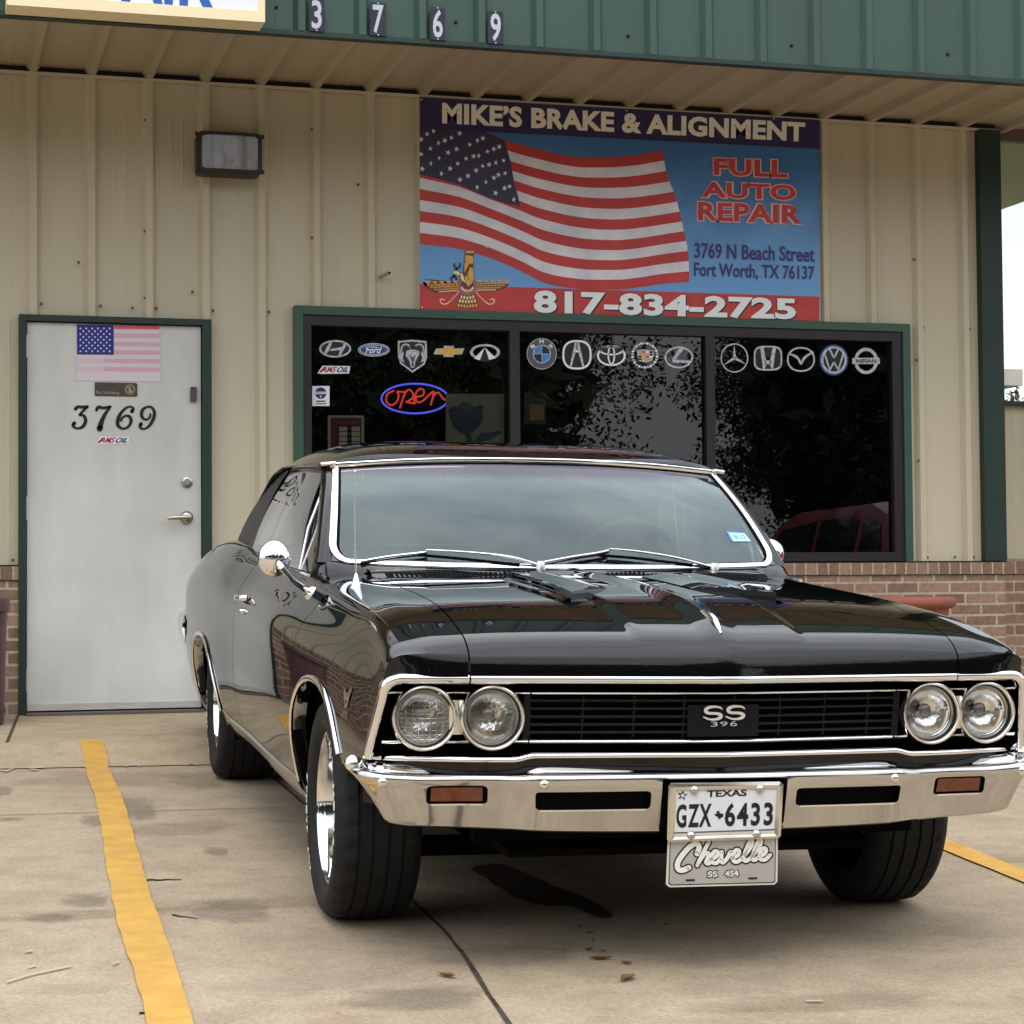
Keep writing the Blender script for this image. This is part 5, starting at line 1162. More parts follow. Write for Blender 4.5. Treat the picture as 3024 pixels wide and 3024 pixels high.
# sill and wheel-opening mouldings
def lip_path(A, s, out=.004):
    pts = []
    for yp in arch_stations(A, 41):
        zl = arch_low(yp, A)
        if A is FA and yp < A['y'] and zl < .462: continue
        S = clip_low(side_curve(yp), zl); u, z = S[-1]; pts.append((s * (u + out), float(yreal(yp, u) + lean(yp, z)), z))
    return pts
for s in (-1, 1):
    for A, nm in ((FA, 0), (RA, 1)):
        b = MB(); pp = lip_path(A, s); b.tube(pp, .0085, 8, sq=(0.8, 1.1))
        b.grid([[(p[0], p[1], p[2]), (p[0] - s * .010, p[1], p[2] - .002), (p[0] - s * .045, p[1], p[2] + .004)] for p in pp])
        b.build("wheel_arch_trim", M_CHROME, CAR, smooth=50)
    b = MB(); rows = []
    for yp in np.linspace(.44, 2.50, 40):
        S = side_curve(yp); u1 = float(np.interp(-.312, -S[20:, 1], S[20:, 0])); u0 = float(np.interp(-.262, -S[20:, 1], S[20:, 0])); dz = .055 * max(0, (yp - 2.2) / .3) ** 2
        rows.append([(s * (u1 + .001), yp, .314 + dz), (s * (u1 + .007), yp, .306 + dz), (s * (u0 + .010), yp, .272 + dz), (s * (u0 + .003), yp, .262 + dz)])
    b.grid(rows); b.build("sill_moulding", vary(pbr("satin_sill_trim", (0.5, 0.5, 0.5), 0.22, 1.0), 5, 0.1), CAR, smooth=30)
# wheel wells, floor, suspension shadowing parts
b = MB()
for s in (-1, 1):
    for yc, zc_, R in ((FA['y'], .285, .425), (RA['y'], .31, .44)):
        P = []
        for t in np.linspace(-.25, math.pi + .25, 24): P.append([(s * u, yc + R * math.cos(t), max(zc_ + min(R * math.sin(t), .345 if yc < 1 else .29), .44 if (yc < 1 and math.cos(t) < 0) else 0)) for u in (.865, .50)])
        b.grid(P); b.grid([[(s * .50, yc + R * math.cos(t), zc_ + r) for r in (.02, min(R * abs(math.sin(t)) + .02, .34))] for t in np.linspace(0.1, math.pi / 2 + .6, 10)])
b.box(-.50, .50, -.62, 4.0, .235, .255); b.box(-.80, .80, .45, 2.45, .205, .24); b.box(-.80, .80, 3.45, 4.05, .24, .27)
b.box(-.30, .30, -.08, .08, .185, .25); b.tube([(-.70, 0, .17), (.70, 0, .17)], .030, 10); b.tube([(-.72, 2.92, .31), (.72, 2.92, .31)], .04, 10); b.box(-.14, .14, 2.8, 3.05, .17, .40)
b.box(-.60, .60, -.66, -.62, .285, .52); b.box(.02, .24, -.62, -.40, .262, .30); b.box(-.50, -.42, -.3, .3, .21, .26); b.box(.42, .50, -.3, .3, .21, .26)
b.build("underbody", M_UNDER, CAR)

# ---------------------------------------------------------------- cabin
zroof = pchip([1.10, 1.16, 1.3, 1.5, 1.7, 1.9, 2.2, 2.5, 2.8], [1.302, 1.322, 1.350, 1.370, 1.382, 1.387, 1.380, 1.345, 1.25])
urail = pchip([1.1, 1.25, 1.6, 2.2, 2.6], [.690, .712, .730, .722, .70]); zrail = pchip([1.1, 1.25, 1.6, 2.0, 2.3, 2.6], [1.268, 1.276, 1.282, 1.283, 1.268, 1.21])
hy = lambda u: 1.115 + .105 * (abs(u) / .70) ** 2.0
b = MB(); P = []; vv = np.concatenate([-np.linspace(1, .75, 14), np.linspace(-.72, .72, 25), np.linspace(.75, 1, 14)])
for t in np.linspace(0, 1, 30):
    row = []
    for v in vv:
        y = hy(v * .70) + (2.66 - hy(v * .70)) * t; z0, z1, u_ = float(zroof(y)), float(zrail(y)), float(urail(y))
        k = abs(v) ** 5.2; row.append((v * u_, y, z1 + (z0 - z1) * (1 - k) ** .9 if abs(v) < 1 else z1))
    P.append(row)
b.grid(P)
# rolled front edge down to the header
b.grid([[(p[0], p[1] - d, p[2] - h) for p in P[0]] for d, h in ((.020, .016), (.012, .008), (0, 0))])
ROOF = b.build("roof", M_PAINT, CAR, smooth=40)
for s in (-1, 1):
    b = MB(); G = []
    for t in np.linspace(0, 1, 16):     # sail panel
        top_ = np.array([.722, 2.02 + .40 * t, float(zrail(2.02 + .40 * t))]); bot_ = np.array([.808, 2.40 + .62 * t, float(zr(2.40 + .62 * t)) + .004]); row = []
        for k in np.linspace(0, 1, 14): p = top_ + (bot_ - top_) * k; row.append((s * (p[0] + .016 * math.sin(math.pi * k)), p[1], p[2]))
        G.append(row)
    b.grid(orient(G, s)); b.grid([[G[-1][k], (G[-1][k][0] * .86, G[-1][k][1] + .16, G[-1][k][2])] for k in range(14)]); b.build("sail_panel", M_SAIL, CAR, smooth=40)
# windscreen: bottom and top edges bow forward in the middle
def ws(a, c):
    lo = np.array([.772 * a, .600 + .165 * abs(a) ** 2.2, .9405 + .012 * abs(a) ** 2]); hi = np.array([.690 * a, hy(.69 * a) + .006, 1.304 - .030 * abs(a) ** 2.4])
    p = lo + (hi - lo) * c; return p + np.array([0, -.020 * math.sin(math.pi * c), .014 * math.sin(math.pi * c)])
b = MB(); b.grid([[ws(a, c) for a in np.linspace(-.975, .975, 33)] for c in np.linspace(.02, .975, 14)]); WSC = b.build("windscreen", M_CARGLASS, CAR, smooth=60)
def wsn(a, c, off):
    e = 1e-3; d1 = ws(a + e, c) - ws(a - e, c); d2 = ws(a, c + e) - ws(a, c - e); n = np.cross(d1, d2); n /= np.linalg.norm(n); n = -n if n[1] > 0 else n; return ws(a, c) + n * off
def u_path(m):
    """open U: down one side, round the lower corners, up the other; m = inset in metres"""
    ra, rc = .085, .17; A0, C0, C1 = .985 - m / .74, .004 + m / .60, .962; pts = [(A0, c) for c in np.linspace(C1, C0 + rc, 14)]
    ra2, rc2 = max(.03, ra - m / .74), max(.05, rc - m / .60)
    pts += [(A0 - ra2 + ra2 * math.cos(t), C0 + rc2 - rc2 * math.sin(t)) for t in np.linspace(0, math.pi / 2, 10)][1:]
    pts += [(a, C0) for a in np.linspace(A0 - ra2, -A0 + ra2, 31)][1:-1]
    q = [(-a, c) for a, c in pts[:23]]; return pts[:23] + [p for p in pts[23:]] + q[::-1]
o_, i_ = u_path(-.003), u_path(.0175)
band = lambda p, q: [wsn(*p, .001), wsn(*p, .008), wsn(p[0] * .5 + q[0] * .5, p[1] * .5 + q[1] * .5, .012), wsn(*q, .007), wsn(*q, .0005)]
b = MB(); b.grid([band(p, q) for p, q in zip(o_, i_)]); b.build("windscreen_trim", M_CHROME, WSC, smooth=60)
hs = np.linspace(-1.0, 1.0, 41); b = MB(); b.grid([[wsn(a, c, h) for c, h in ((1.006, .000), (1.002, .007), (.985, .0135), (.968, .0185), (.962, .016), (.958, .001))] for a in hs]); b.build("header_trim", M_CHROME, WSC, smooth=60)
b = MB(); b.grid([[wsn(a, .985, -.03), wsn(a, .96, -.02), wsn(a, .95, .002), wsn(a, .962, .004)] for a in hs]); b.build("header_seal", M_UNDER, WSC)
i2 = u_path(.026); b = MB(); b.grid([[wsn(*p, .002), wsn(*q, .001)] for p, q in zip(i_, i2)]); b.build("windscreen_seal", M_UNDER, WSC)
# inspection sticker inside the glass, passenger corner seen right
b = MB(); S = lambda x, y: car_px(2100 + x / 2.76, 980 + y / 2.76, 'y', 0)
def on_ws(px, py):
    o = CM.T @ (CAM - CO); d = CM.T @ pix_ray(px, py); best = None
    for a in np.linspace(.6, .98, 60):
        for c in np.linspace(.03, .6, 60):
            p = ws(a, c); v = p - o; e = np.linalg.norm(v - d * (v @ d) / (d @ d));
            if best is None or e < best[0]: best = (e, a, c)
    return best[1], best[2]
st_ac = [on_ws(2100 + x / 2.76, 980 + y / 2.76) for x, y in ((118, 1630), (268, 1634), (330, 1710), (170, 1712))]
a_ = Art(lambda x, y, l: wsn(*[(1 - x) * ((1 - y) * st_ac[0][k] + y * st_ac[3][k]) + x * ((1 - y) * st_ac[1][k] + y * st_ac[2][k]) for k in (0, 1)], .0015 + .0007 * l))
a_.lay(0, 0).rect(0, 0, 1, 1); a_.lay(1, 1).rect(.10, .14, .97, .95); a_.lay(2, 2).textbox("01-17", .25, .34, .86, .74, bold=.02)
a_.mb.build("registration_sticker", [flatmat("sticker_edge_blue", (60, 120, 200)), flatmat("sticker_mint", (170, 232, 218)), flatmat("sticker_text", (70, 110, 120))], WSC)
# filler between the screen base and the cowl / fender tops
b = MB(); rows = []
def deck(u, y): return cowl_z(u, y) if abs(u) < SEAM else float(np.interp(abs(u), side_curve(y)[:26, 0], side_curve(y)[:26, 1]))
for a in np.linspace(-1.0, 1.0, 61):
    t_ = wsn(a, .008, .001); q = np.array([t_[0], t_[1] - .050, 0]); q[2] = min(deck(q[0], max(q[1], .51)), t_[2] - .012) - .002; rows.append([t_, t_ + (q - t_) * .5 + np.array([0, -.004, .004]), q])
b.grid([list(reversed(r)) for r in rows])
for s in (-1, 1):
    p0 = wsn(s * 1.0, .008, .001); pts = [p0, p0 + np.array([s * .030, .055, 0]), p0 + np.array([s * .012, .10, 0])]; b.grid([[p, p + np.array([s * .020 if i else s * .006, -.045 if i < 2 else 0, -.055])] for i, p in enumerate(pts)])
b.build("cowl_edge", M_PAINT, CAR, smooth=60)
# pillars and rails
for s in (-1, 1):
    b = MB(); rows = []
    for c in np.linspace(0, 1.0, 14):
        p = wsn(s * 1.0, c, .004) if c < .99 else wsn(s * 1.0, .985, .004); q = p + np.array([s * (.030 - .008 * c), .055, -.002 * c]); rows.append([wsn(s * .955, c, -.012), p, (p + q) / 2 + np.array([s * .006, -.010, 0]), q, q + np.array([-s * .02, .045, 0])])
    b.grid(orient(rows, -s)); b.build("windscreen_pillar", M_PAINT, CAR, smooth=60)
    b = MB(); pts = []     # drip rail from pillar top along the roof
    for y in np.linspace(1.21, 2.15, 20): pts.append((s * (float(urail(y)) + .012), y, float(zrail(y)) - .002))
    pts += [(s * u, y, z) for u, y, z in spline([(.734, 2.15, 1.276), (.738, 2.32, 1.256), (.748, 2.48, 1.205), (.764, 2.66, 1.130), (.784, 2.84, 1.035)], 4)[1:]]
    b.tube(pts, .009, 8, sq=(1.3, .6)); b.build("drip_rail", M_PAINT, CAR, smooth=60)
    b = MB(); b.tube([(s * .676, 1.187, 1.281), (s * .722, 1.212, 1.277)], .0078, 10); b.build("rail_tip", M_CHROME, CAR, smooth=60)
    # side glass: belt to rail
    belt = lambda y: np.array([s * (float(ur(y)) - .022), y, float(zr(y)) + .006]); rail = lambda y: np.array([s * (float(urail(y)) - .006), y, float(zrail(y)) - .014])
    g = MB(); gl = []
    for t in np.linspace(0, 1, 12):
        p, q = belt(1.10 + 1.22 * t), rail(1.235 + .725 * t); gl.append([p + (q - p) * k + np.array([s * .018 * math.sin(math.pi * k), 0, 0]) for k in np.linspace(0, 1, 10)])
    g.grid(gl); sgp = g.build("side_window", M_SIDEGLASS, CAR, smooth=60)
    g = MB(); gl = []
    for t in np.linspace(0, 1, 6):
        p = belt(.84 + .25 * t); lo_ = p; hi_ = (wsn(s * .99, .05 + .70 * t, -.02) + np.array([0, .05, 0])) * (1 - t) + np.array([s * .724, 1.135, 1.19]) * t
        gl.append([lo_ + (hi_ - lo_) * k for k in np.linspace(0, 1, 8)])
    g.grid(gl); g.build("vent_window", M_SIDEGLASS, CAR, smooth=60)
    b = MB(); b.tube([belt(1.095), (belt(1.095) + np.array([s * .724, 1.135, 1.195])) / 2 + np.array([s * .012, 0, 0]), np.array([s * .724, 1.135, 1.195])], .0065, 8); b.build("vent_post", M_CHROME, CAR, smooth=60)
    b = MB(); pe, qe = belt(2.30), rail(1.955); b.tube([belt(1.99), rail(1.80) + np.array([0, 0, -.02])], .004, 8); b.build("glass_edge", M_CHROME, CAR, smooth=60)
    b = MB(); wd = []
    for t in np.linspace(0, 1, 10): p, q = belt(2.28), rail(1.93); p2, q2 = belt(2.44), rail(2.10); wd.append([p + (q - p) * t, p2 + (q2 - p2) * t])
    b.grid(wd); b.grid([[rail(y) + np.array([0, 0, -.002]), rail(y) + np.array([0, 0, .016])] for y in np.linspace(1.2, 2.1, 8)]); b.build("window_seal", M_BLACKTRIM, CAR)
# back window, parcel shelf, interior
b = MB(); b.grid([[(u * (1 - .12 * c), 2.98 - .36 * c, .965 + .29 * c) for u in np.linspace(-.66, .66, 12)] for c in np.linspace(0, 1, 8)]); b.build("rear_window", M_SIDEGLASS, CAR, smooth=60)
b = MB(); b.grid([[(u, y, z + .015 * (1 - (u / .72) ** 2)) for u in np.linspace(-.74, .74, 20)] for y, z in ((.80, .925), (.9, .935), (1.02, .93), (1.07, .90), (1.08, .75))]); b.box(-.74, .74, 2.62, 2.95, .90, .93)
b.build("dashboard", M_INT, CAR, smooth=40)
b = MB()
for x0, x1 in ((-.66, -.06), (.06, .66)): b.grid([[(x, y, z) for x in np.linspace(x0, x1, 8)] for y, z in ((1.45, .50), (1.5, .58), (1.85, .56), (1.93, .62), (2.0, .92), (2.04, .99), (2.10, .98), (2.08, .5))])
b.grid([[(x, y, z) for x in np.linspace(-.62, .62, 10)] for y, z in ((2.25, .5), (2.3, .58), (2.5, .60), (2.62, .92), (2.7, .93))]); b.build("seat", M_INT, CAR, smooth=50)
b = MB(); Mw = Matrix.Translation((.36, 1.22, .93)) @ Matrix.Rotation(math.radians(-62), 4, 'X'); b.tube([Mw @ Vector((.19 * math.cos(t), .19 * math.sin(t), 0)) for t in np.linspace(0, 2 * math.pi, 33)[:-1]], .011, 8, closed=True); b.tube([Mw @ Vector((-.18, 0, 0)), Mw @ Vector((.18, 0, 0))], .012, 8); b.build("steering_wheel", M_INT, CAR, smooth=60)
b = MB(); b.grid([[(x, y, z) for x in (-.64, 0, .64)] for y, z in ((1.25, 1.262), (1.9, 1.33), (2.4, 1.28))]); b.build("headliner", pbr("headliner", (0.05, 0.05, 0.052), 0.8), CAR)
b = MB(); b.bbox(-.12, .12, 1.24, 1.255, 1.195, 1.245, .012); b.tube([(0, 1.25, 1.245), (0, 1.22, 1.29)], .006, 8); b.build("inner_mirror", pbr("mirror_back", (0.35, 0.37, 0.37), 0.3, .5), CAR)
# cowl vents
vt = MB()
for s in (-1, 1):
    for x in np.linspace(.10, .60, 34):
        y0 = .530 + .006 * (x / .6) ** 2; y1 = y0 + .050; vt.quad((s * x, y0, cowl_z(x, y0) + .0015), (s * (x + .0085), y0, cowl_z(x, y0) + .0015), (s * (x + .0085 + .004), y1, cowl_z(x, y1) + .0015), (s * (x + .004), y1, cowl_z(x, y1) + .0015))
vt.build("cowl_vent", M_UNDER, CAR)
# ---------------------------------------------------------------- nose: chrome surround, grille, lamps
def sweep(path, prof, name, mat, parent, smooth=40, closed=False):
    """path: list of (u, y, z); prof: list of (back, up) offsets"""
    b = MB(); b.grid([[(p[0], p[1] + d, p[2] + h) for d, h in prof] for p in path]); return b.build(name, mat, parent, smooth=smooth)
GR = empty("grille", (0, 0, 0)); GR.parent = CAR
top_prof = [(.020, .0125), (.004, .0130), (-.007, .0095), (-.012, .001), (-.010, -.007), (-.002, -.0135), (.020, -.0145)]
us = np.concatenate([np.linspace(-.649, -.03, 16), [-.015, 0, .015], np.linspace(.03, .649, 16)])
sweep([(u, float(yf(u)), .711) for u in us], top_prof, "header_bar", M_CHROME, CAR, 60)
def edge_u(z): S = side_curve(-.872); return float(np.interp(-z, -S[36:, 1], S[36:, 0]))
for s in (-1, 1):
    path = [(u, .711) for u in np.linspace(.653, .815, 8)] + [(.815 + .042 * math.sin(t), .711 - .034 * (1 - math.cos(t))) for t in np.linspace(.15, 1.45, 9)]
    path += [(edge_u(z) - .006 + .010 * max(0, .68 - z) / .18, z) for z in np.linspace(.655, .505, 10)]
    G = []
    for i, (u, z) in enumerate(path):
        a_, b_ = path[max(i - 1, 0)], path[min(i + 1, len(path) - 1)]; t = np.array([b_[0] - a_[0], b_[1] - a_[1]]); t /= np.linalg.norm(t); n = np.array([-t[1], t[0]]); y = float(yf(u)) + max(0, .765 - z) * .36 - .018
        k = 1.0 if i < 16 else .82
        G.append([(s * (u + n[0] * h * k), y + d, z + n[1] * h * k) for d, h in [(.024, .0130), (.004, .0134), (-.007, .010), (-.012, .001), (-.010, -.007), (-.002, -.0130), (.024, -.014)]])
    b = MB(); b.grid(orient(G, -s)); b.build("lamp_surround", M_CHROME, CAR, smooth=60)
def yG(u, z): return float(yf(u)) + .030 + (.765 - z) * .12
# dark backing and bars
b = MB(); b.grid([[(u, yG(u, z) + .055, z) for z in np.linspace(.47, .72, 6)] for u in np.linspace(-.852, .852, 33)]); 
for s in (-1, 1): b.grid([[(s * .852, yG(.85, z) + d, z) for d in (.0, .055)] for z in np.linspace(.50, .70, 5)])
b.grid([[(u, yG(u, .7) + d, .699) for d in (-.03, .055)] for u in np.linspace(-.852, .852, 33)])
b.build("grille_shell", M_UNDER, GR)
b = MB(); ub = np.concatenate([np.linspace(-.487, -.02, 14), [0], np.linspace(.02, .487, 14)])
for z in (.6525, .632, .612, .592, .5725): b.grid([[(u, yG(u, z) + d, z + h) for d, h in ((.02, .003), (.001, .003), (0, 0), (.002, -.003), (.02, -.003))] for u in ub])
for u in (-.354, -.224, -.096, .035, .163, .290, .415): b.grid([[(u + dx, yG(u, z) + d + .003, z) for dx, d in ((-.002, .02), (-.002, 0), (.002, 0), (.002, .02))] for z in (.560, .664)])
for s in (-1, 1): b.grid([[(s * u, yG(.49, z), z) for u in (.487, .505)] for z in (.555, .668)])
b.build("grille_bars", pbr("grille_bar", (0.010, 0.011, 0.012), 0.5, 0.0, 0.12), GR, smooth=30)
for zz, hw in ((.6735, .0058), (.5505, .0060)):
    pr = [(.020, hw), (.002, hw), (-.004, hw * .6), (-.006, 0), (-.003, -hw * .8), (.002, -hw), (.02, -hw)]
    for u0, u1, sc in ((-.488, .488, 1.0), (-.53, -.492, .9), (.492, .53, .9), (-.72, -.62, .9), (.62, .72, .9), (-.855, -.80, .9), (.80, .855, .9)):
        b = MB(); us_ = np.concatenate([np.linspace(u0, -.012, 14), [0], np.linspace(.012, u1, 14)]) if u0 < 0 < u1 else np.linspace(u0, u1, 5)
        b.grid([[(u, yG(u, zz) - .004 + d, zz + h * sc) for d, h in pr] for u in us_]); b.build("grille_strip", M_CHROME, GR, smooth=60)
# lower moulding, stepping down beside the lamps
zlo = lambda u: .519 - .010 * np.clip((abs(u) - .480) / .055, 0, 1) ** 2 * (3 - 2 * np.clip((abs(u) - .480) / .055, 0, 1))
ylo = pchip([0, .49, .60, .75, .84, .884], [-.850, -.808, -.795, -.757, -.722, -.688])
us = np.concatenate([np.linspace(-.886, -.56, 14), np.linspace(-.54, -.47, 9), np.linspace(-.45, -.02, 10), [0], np.linspace(.02, .45, 10), np.linspace(.47, .54, 9), np.linspace(.56, .886, 14)])
sweep([(u, float(ylo(abs(u))), float(zlo(u))) for u in us], [(.03, .006), (.004, .0065), (-.003, .005), (-.006, -.001), (-.004, -.006), (.03, -.007)], "lower_moulding", M_CHROME, GR, 60)
b = MB(); b.grid([[(u, float(ylo(abs(u))) + d, float(zlo(u)) + h) for d, h in ((.015, -.007), (.02, -.05), (.03, -.12))] for u in us]); b.build("valance", M_PAINT, GR, smooth=40)
# emblem
SSF = lambda x, y, l: tuple(car_px(2050 + x / 9.66, 2050 + y / 9.66, 'y', yG(0, .61) - .010 - .0022 * l))
em = Art(SSF)
for ox, oy in ((0, 0), (640, -14)):
    S = spline([(795 + ox, 425 + oy), (735 + ox, 380 + oy), (590 + ox, 358 + oy), (430 + ox, 378 + oy), (335 + ox, 440 + oy), (345 + ox, 510 + oy), (440 + ox, 545 + oy), (600 + ox, 548 + oy), (725 + ox, 575 + oy), (765 + ox, 620 + oy), (720 + ox, 685 + oy), (580 + ox, 722 + oy), (430 + ox, 715 + oy), (270 + ox, 655 + oy)], 5)
    w = list(np.interp(np.linspace(0, 1, len(S)), [0, .15, .3, .5, .7, .85, 1], [40, 62, 104, 72, 104, 62, 40])); em.lay(1, 0).line(S, w)
for i, c in enumerate("396"): x = 468 + i * 278; em.lay(1, 1).text(c, [(x, 786 - i * 8), (x + 205, 784 - i * 8), (x + 205, 922 - i * 6), (x, 926 - i * 6)], bold=0.0)
em.mb.build("emblem", [pbr("emblem_white_metal", (0.74, 0.74, 0.72), 0.25, 0.4), pbr("emblem_thin_metal", (0.55, 0.54, 0.55), 0.3, 0.4)], GR)
b = MB(); p = car_px(2138, 2128, 'y', yG(0, .61) - .006); b.grid([[(p[0] + x, p[1] + (0 if abs(x) < .08 else .006), p[2] + z) for z in (-.040, .040)] for x in (-.095, -.075, .075, .095)]); b.build("emblem_plate", M_GRILLE, GR)

M_LENS = glassy("lamp_lens", (0.97, 0.97, 0.96), 0.96, boost=1.3)
def fluted():
    m = glassy("fluted_lens", (0.95, 0.95, 0.95), 0.9, boost=2.0); t = m.node_tree
    c = t.nodes.new("ShaderNodeTexCoord"); w = t.nodes.new("ShaderNodeTexBrick"); w.inputs["Scale"].default_value = 1; w.inputs["Brick Width"].default_value = .016; w.inputs["Row Height"].default_value = .011; w.inputs["Mortar Size"].default_value = .0016; w.offset = 0
    sp = t.nodes.new("ShaderNodeSeparateXYZ"); cb = t.nodes.new("ShaderNodeCombineXYZ"); t.links.new(c.outputs["Object"], sp.inputs[0]); t.links.new(sp.outputs[0], cb.inputs[0]); t.links.new(sp.outputs[2], cb.inputs[1]); t.links.new(cb.outputs[0], w.inputs[0])
    bu = t.nodes.new("ShaderNodeBump"); bu.inputs["Strength"].default_value = .9; bu.inputs["Distance"].default_value = .004; t.links.new(w.outputs[1], bu.inputs["Height"])
    for n in t.nodes:
        if n.type in ('BSDF_GLOSSY', 'FRESNEL'): t.links.new(bu.outputs[0], n.inputs["Normal"])
    return m
M_FLUTE = fluted(); M_BOWL = vary(pbr("reflector_bowl", (0.82, 0.81, 0.78), 0.10, 1.0), 30, 0.12, bump=0.12, bump_scale=90)
M_BEZEL = pbr("bezel_bright", (0.80, 0.77, 0.72), 0.16, 1.0)
for u, z, fl in ((-.755, .6115, True), (-.588, .6125, False), (.588, .6125, False), (.755, .6115, False)):
    yl = float(yf(u)) + (.016 if abs(u) < .7 else .020)
    h = empty("headlight", (u, yl, z)); h.parent = CAR
    if fl: h["label"] = "headlight with finely squared lens"
    Mx = Matrix.Rotation(math.radians(90), 4, 'X')           # lathe axis: local +z -> -y
    b = MB(); b.lathe([(.070, -.075), (.080, -.06), (.0825, -.02), (.0830, -.004), (.0800, .003), (.0765, .004), (.0735, .000), (.0725, -.006)], Mx, 56); b.build("bezel", M_BEZEL, h, smooth=50)
    b = MB(); b.lathe([(.0725, -.006), (.0700, -.020), (.0690, -.021)], Mx, 48); b.build("bezel_recess", M_BLACKTRIM, h, smooth=40)
    b = MB(); b.lathe([(.0700, -.0205), (.0695, -.013), (.0660, -.0125), (.0640, -.016)], Mx, 56); b.build("retaining_ring", pbr("retaining_ring", (0.42, 0.41, 0.40), 0.3, 1.0), h, smooth=50)
    b = MB(); b.lathe([(.064, -.018), (.060, -.032), (.050, -.048), (.035, -.060), (.018, -.066), (.0, -.067)], Mx, 48); b.build("reflector", M_BOWL, h, smooth=70)
    b = MB(); b.lathe([(.0, -.026), (.012, -.0265), (.0165, -.032), (.0165, -.042), (.008, -.060)], Mx @ Matrix.Translation((-.004, .006, 0)), 24); b.build("bulb_shield", pbr("bulb_shield", (0.20, 0.19, 0.18), 0.35, .8), h, smooth=50)
    b = MB(); b.lathe([(.0655, -.016), (.055, -.010), (.035, -.0055), (.015, -.0035), (.0, -.003)], Mx, 48); b.build("lens", M_FLUTE if fl else M_LENS, h, smooth=80)
b = MB()
for s in (-1, 1):
    u = .6715; y = float(yf(u)) + .03; b.grid([[(s * (u + dx), y + d, z) for dx, d in ((-.020, .012), (-.008, 0), (.008, 0), (.020, .012))] for z in (.57, .60, .63, .655)])
b.build("lamp_divider", M_BEZEL, CAR, smooth=50)

# ---------------------------------------------------------------- bumper 
BU = [0, .18, .35, .47, .57, .68, .80, .86, .897, .918, .925]
BY = [-.868, -.864, -.857, -.848, -.815, -.797, -.790, -.782, -.757, -.712, -.640]
sarc = np.r_[0, np.cumsum(np.hypot(np.diff(BU), np.diff(BY)))]; bu_s, by_s = pchip(sarc, BU), pchip(sarc, BY)
def s_of_u(u): t = np.linspace(0, sarc[7], 400); return float(np.interp(u, bu_s(t), t))
key = [.150, .166, .193, .205, .476, .488, .600, .612, .738, .750]
ss = sorted(set([s_of_u(k) for k in key] + list(np.linspace(0, s_of_u(.15), 5)) + list(np.linspace(s_of_u(.24), s_of_u(.44), 6)) + list(np.linspace(s_of_u(.50), s_of_u(.58), 8)) + list(np.linspace(s_of_u(.63), s_of_u(.72), 5)) + list(np.linspace(s_of_u(.77), sarc[-1], 22))))
def wrap(s_): return float(np.clip((s_ - s_of_u(.76)) / (sarc[-1] - s_of_u(.76)), 0, 1))
stp = lambda u: float(np.clip((.545 - u) / .07, 0, 1)) ** 2 * (3 - 2 * float(np.clip((.545 - u) / .07, 0, 1)))
rows_def = ["ret", "lip", "b0", "b1", "h0", "h0c", "h1c", "h1", "t0", "t1", "t2", "t3", "t4", "t5", "t6", "t7", "t8"]
def bump_col(s_):
    u, y = float(bu_s(s_)), float(by_s(s_)); e = 1e-3; t = np.array([float(bu_s(s_ + e)) - float(bu_s(s_ - e)), float(by_s(s_ + e)) - float(by_s(s_ - e))]); t /= np.linalg.norm(t) + 1e-12; n = np.array([-t[1], t[0]])   # inward normal
    w = wrap(s_); z0 = .323 + .022 * min(1, u / .85) ** 2; so = 1 - stp(u); a = .013 * so
    inset = .055 * w ** 1.2
    zt_ = .4625 + .004 * stp(u) + .010 * w
    Hz0, Hz1 = (.386 + a, .432 + a)
    L = [(.060, z0 + .004), (.036, z0), (.027, z0 + .005), (.0255, z0 + .014), (.0150, Hz0), (.0134, Hz0 + .008), (.0064, Hz1 - .008), (.0050, Hz1), (.000, zt_ - .006), (.0015, zt_ + .001), (.006, zt_ + .0065), (.013, zt_ + .0095), (.022, zt_ + .0105), (.036, zt_ + .0085), (.050, zt_ + .010), (.057, zt_ + .022), (.075, zt_ + .030)]
    col = []
    for i, (d, z) in enumerate(L):
        d *= (1 - .35 * w); k = np.clip((zt_ - z) / (zt_ - z0), 0, 1); ins = inset * k
        zz = z + (.040 * w ** 2.2) * k
        q = np.array([u, y]) + n * (d + ins * .55) + np.array([-ins * .9, ins * .25 - .0]); col.append((q[0], q[1], zz))
    return col
full = [(-s_, 1) for s_ in reversed(ss) if s_ > 1e-6] + [(s_, 1) for s_ in ss]
G = []; uu = []
for s_, _ in full:
    c = bump_col(abs(s_)); sg = -1 if s_ < 0 else 1; G.append([(sg * p[0], p[1], p[2]) for p in c]); uu.append(sg * float(bu_s(abs(s_))))
ri = {n: i for i, n in enumerate(rows_def)}
def hole(i, j):
    um = abs((uu[i] + uu[i + 1]) / 2)
    r = rows_def[j]
    if um < .166 and j < ri["t0"] and j >= 0: return True
    for lo, lc, hc, hi in ((.193, .205, .476, .488), (.600, .612, .738, .750)):
        if lo < um < hi and ri["h0"] <= j < ri["h1"]:
            return True
    return False
b = MB(); b.grid(G, skip=hole)
BUMP = b.build("front_bumper", M_BUMPER, CAR, smooth=50)
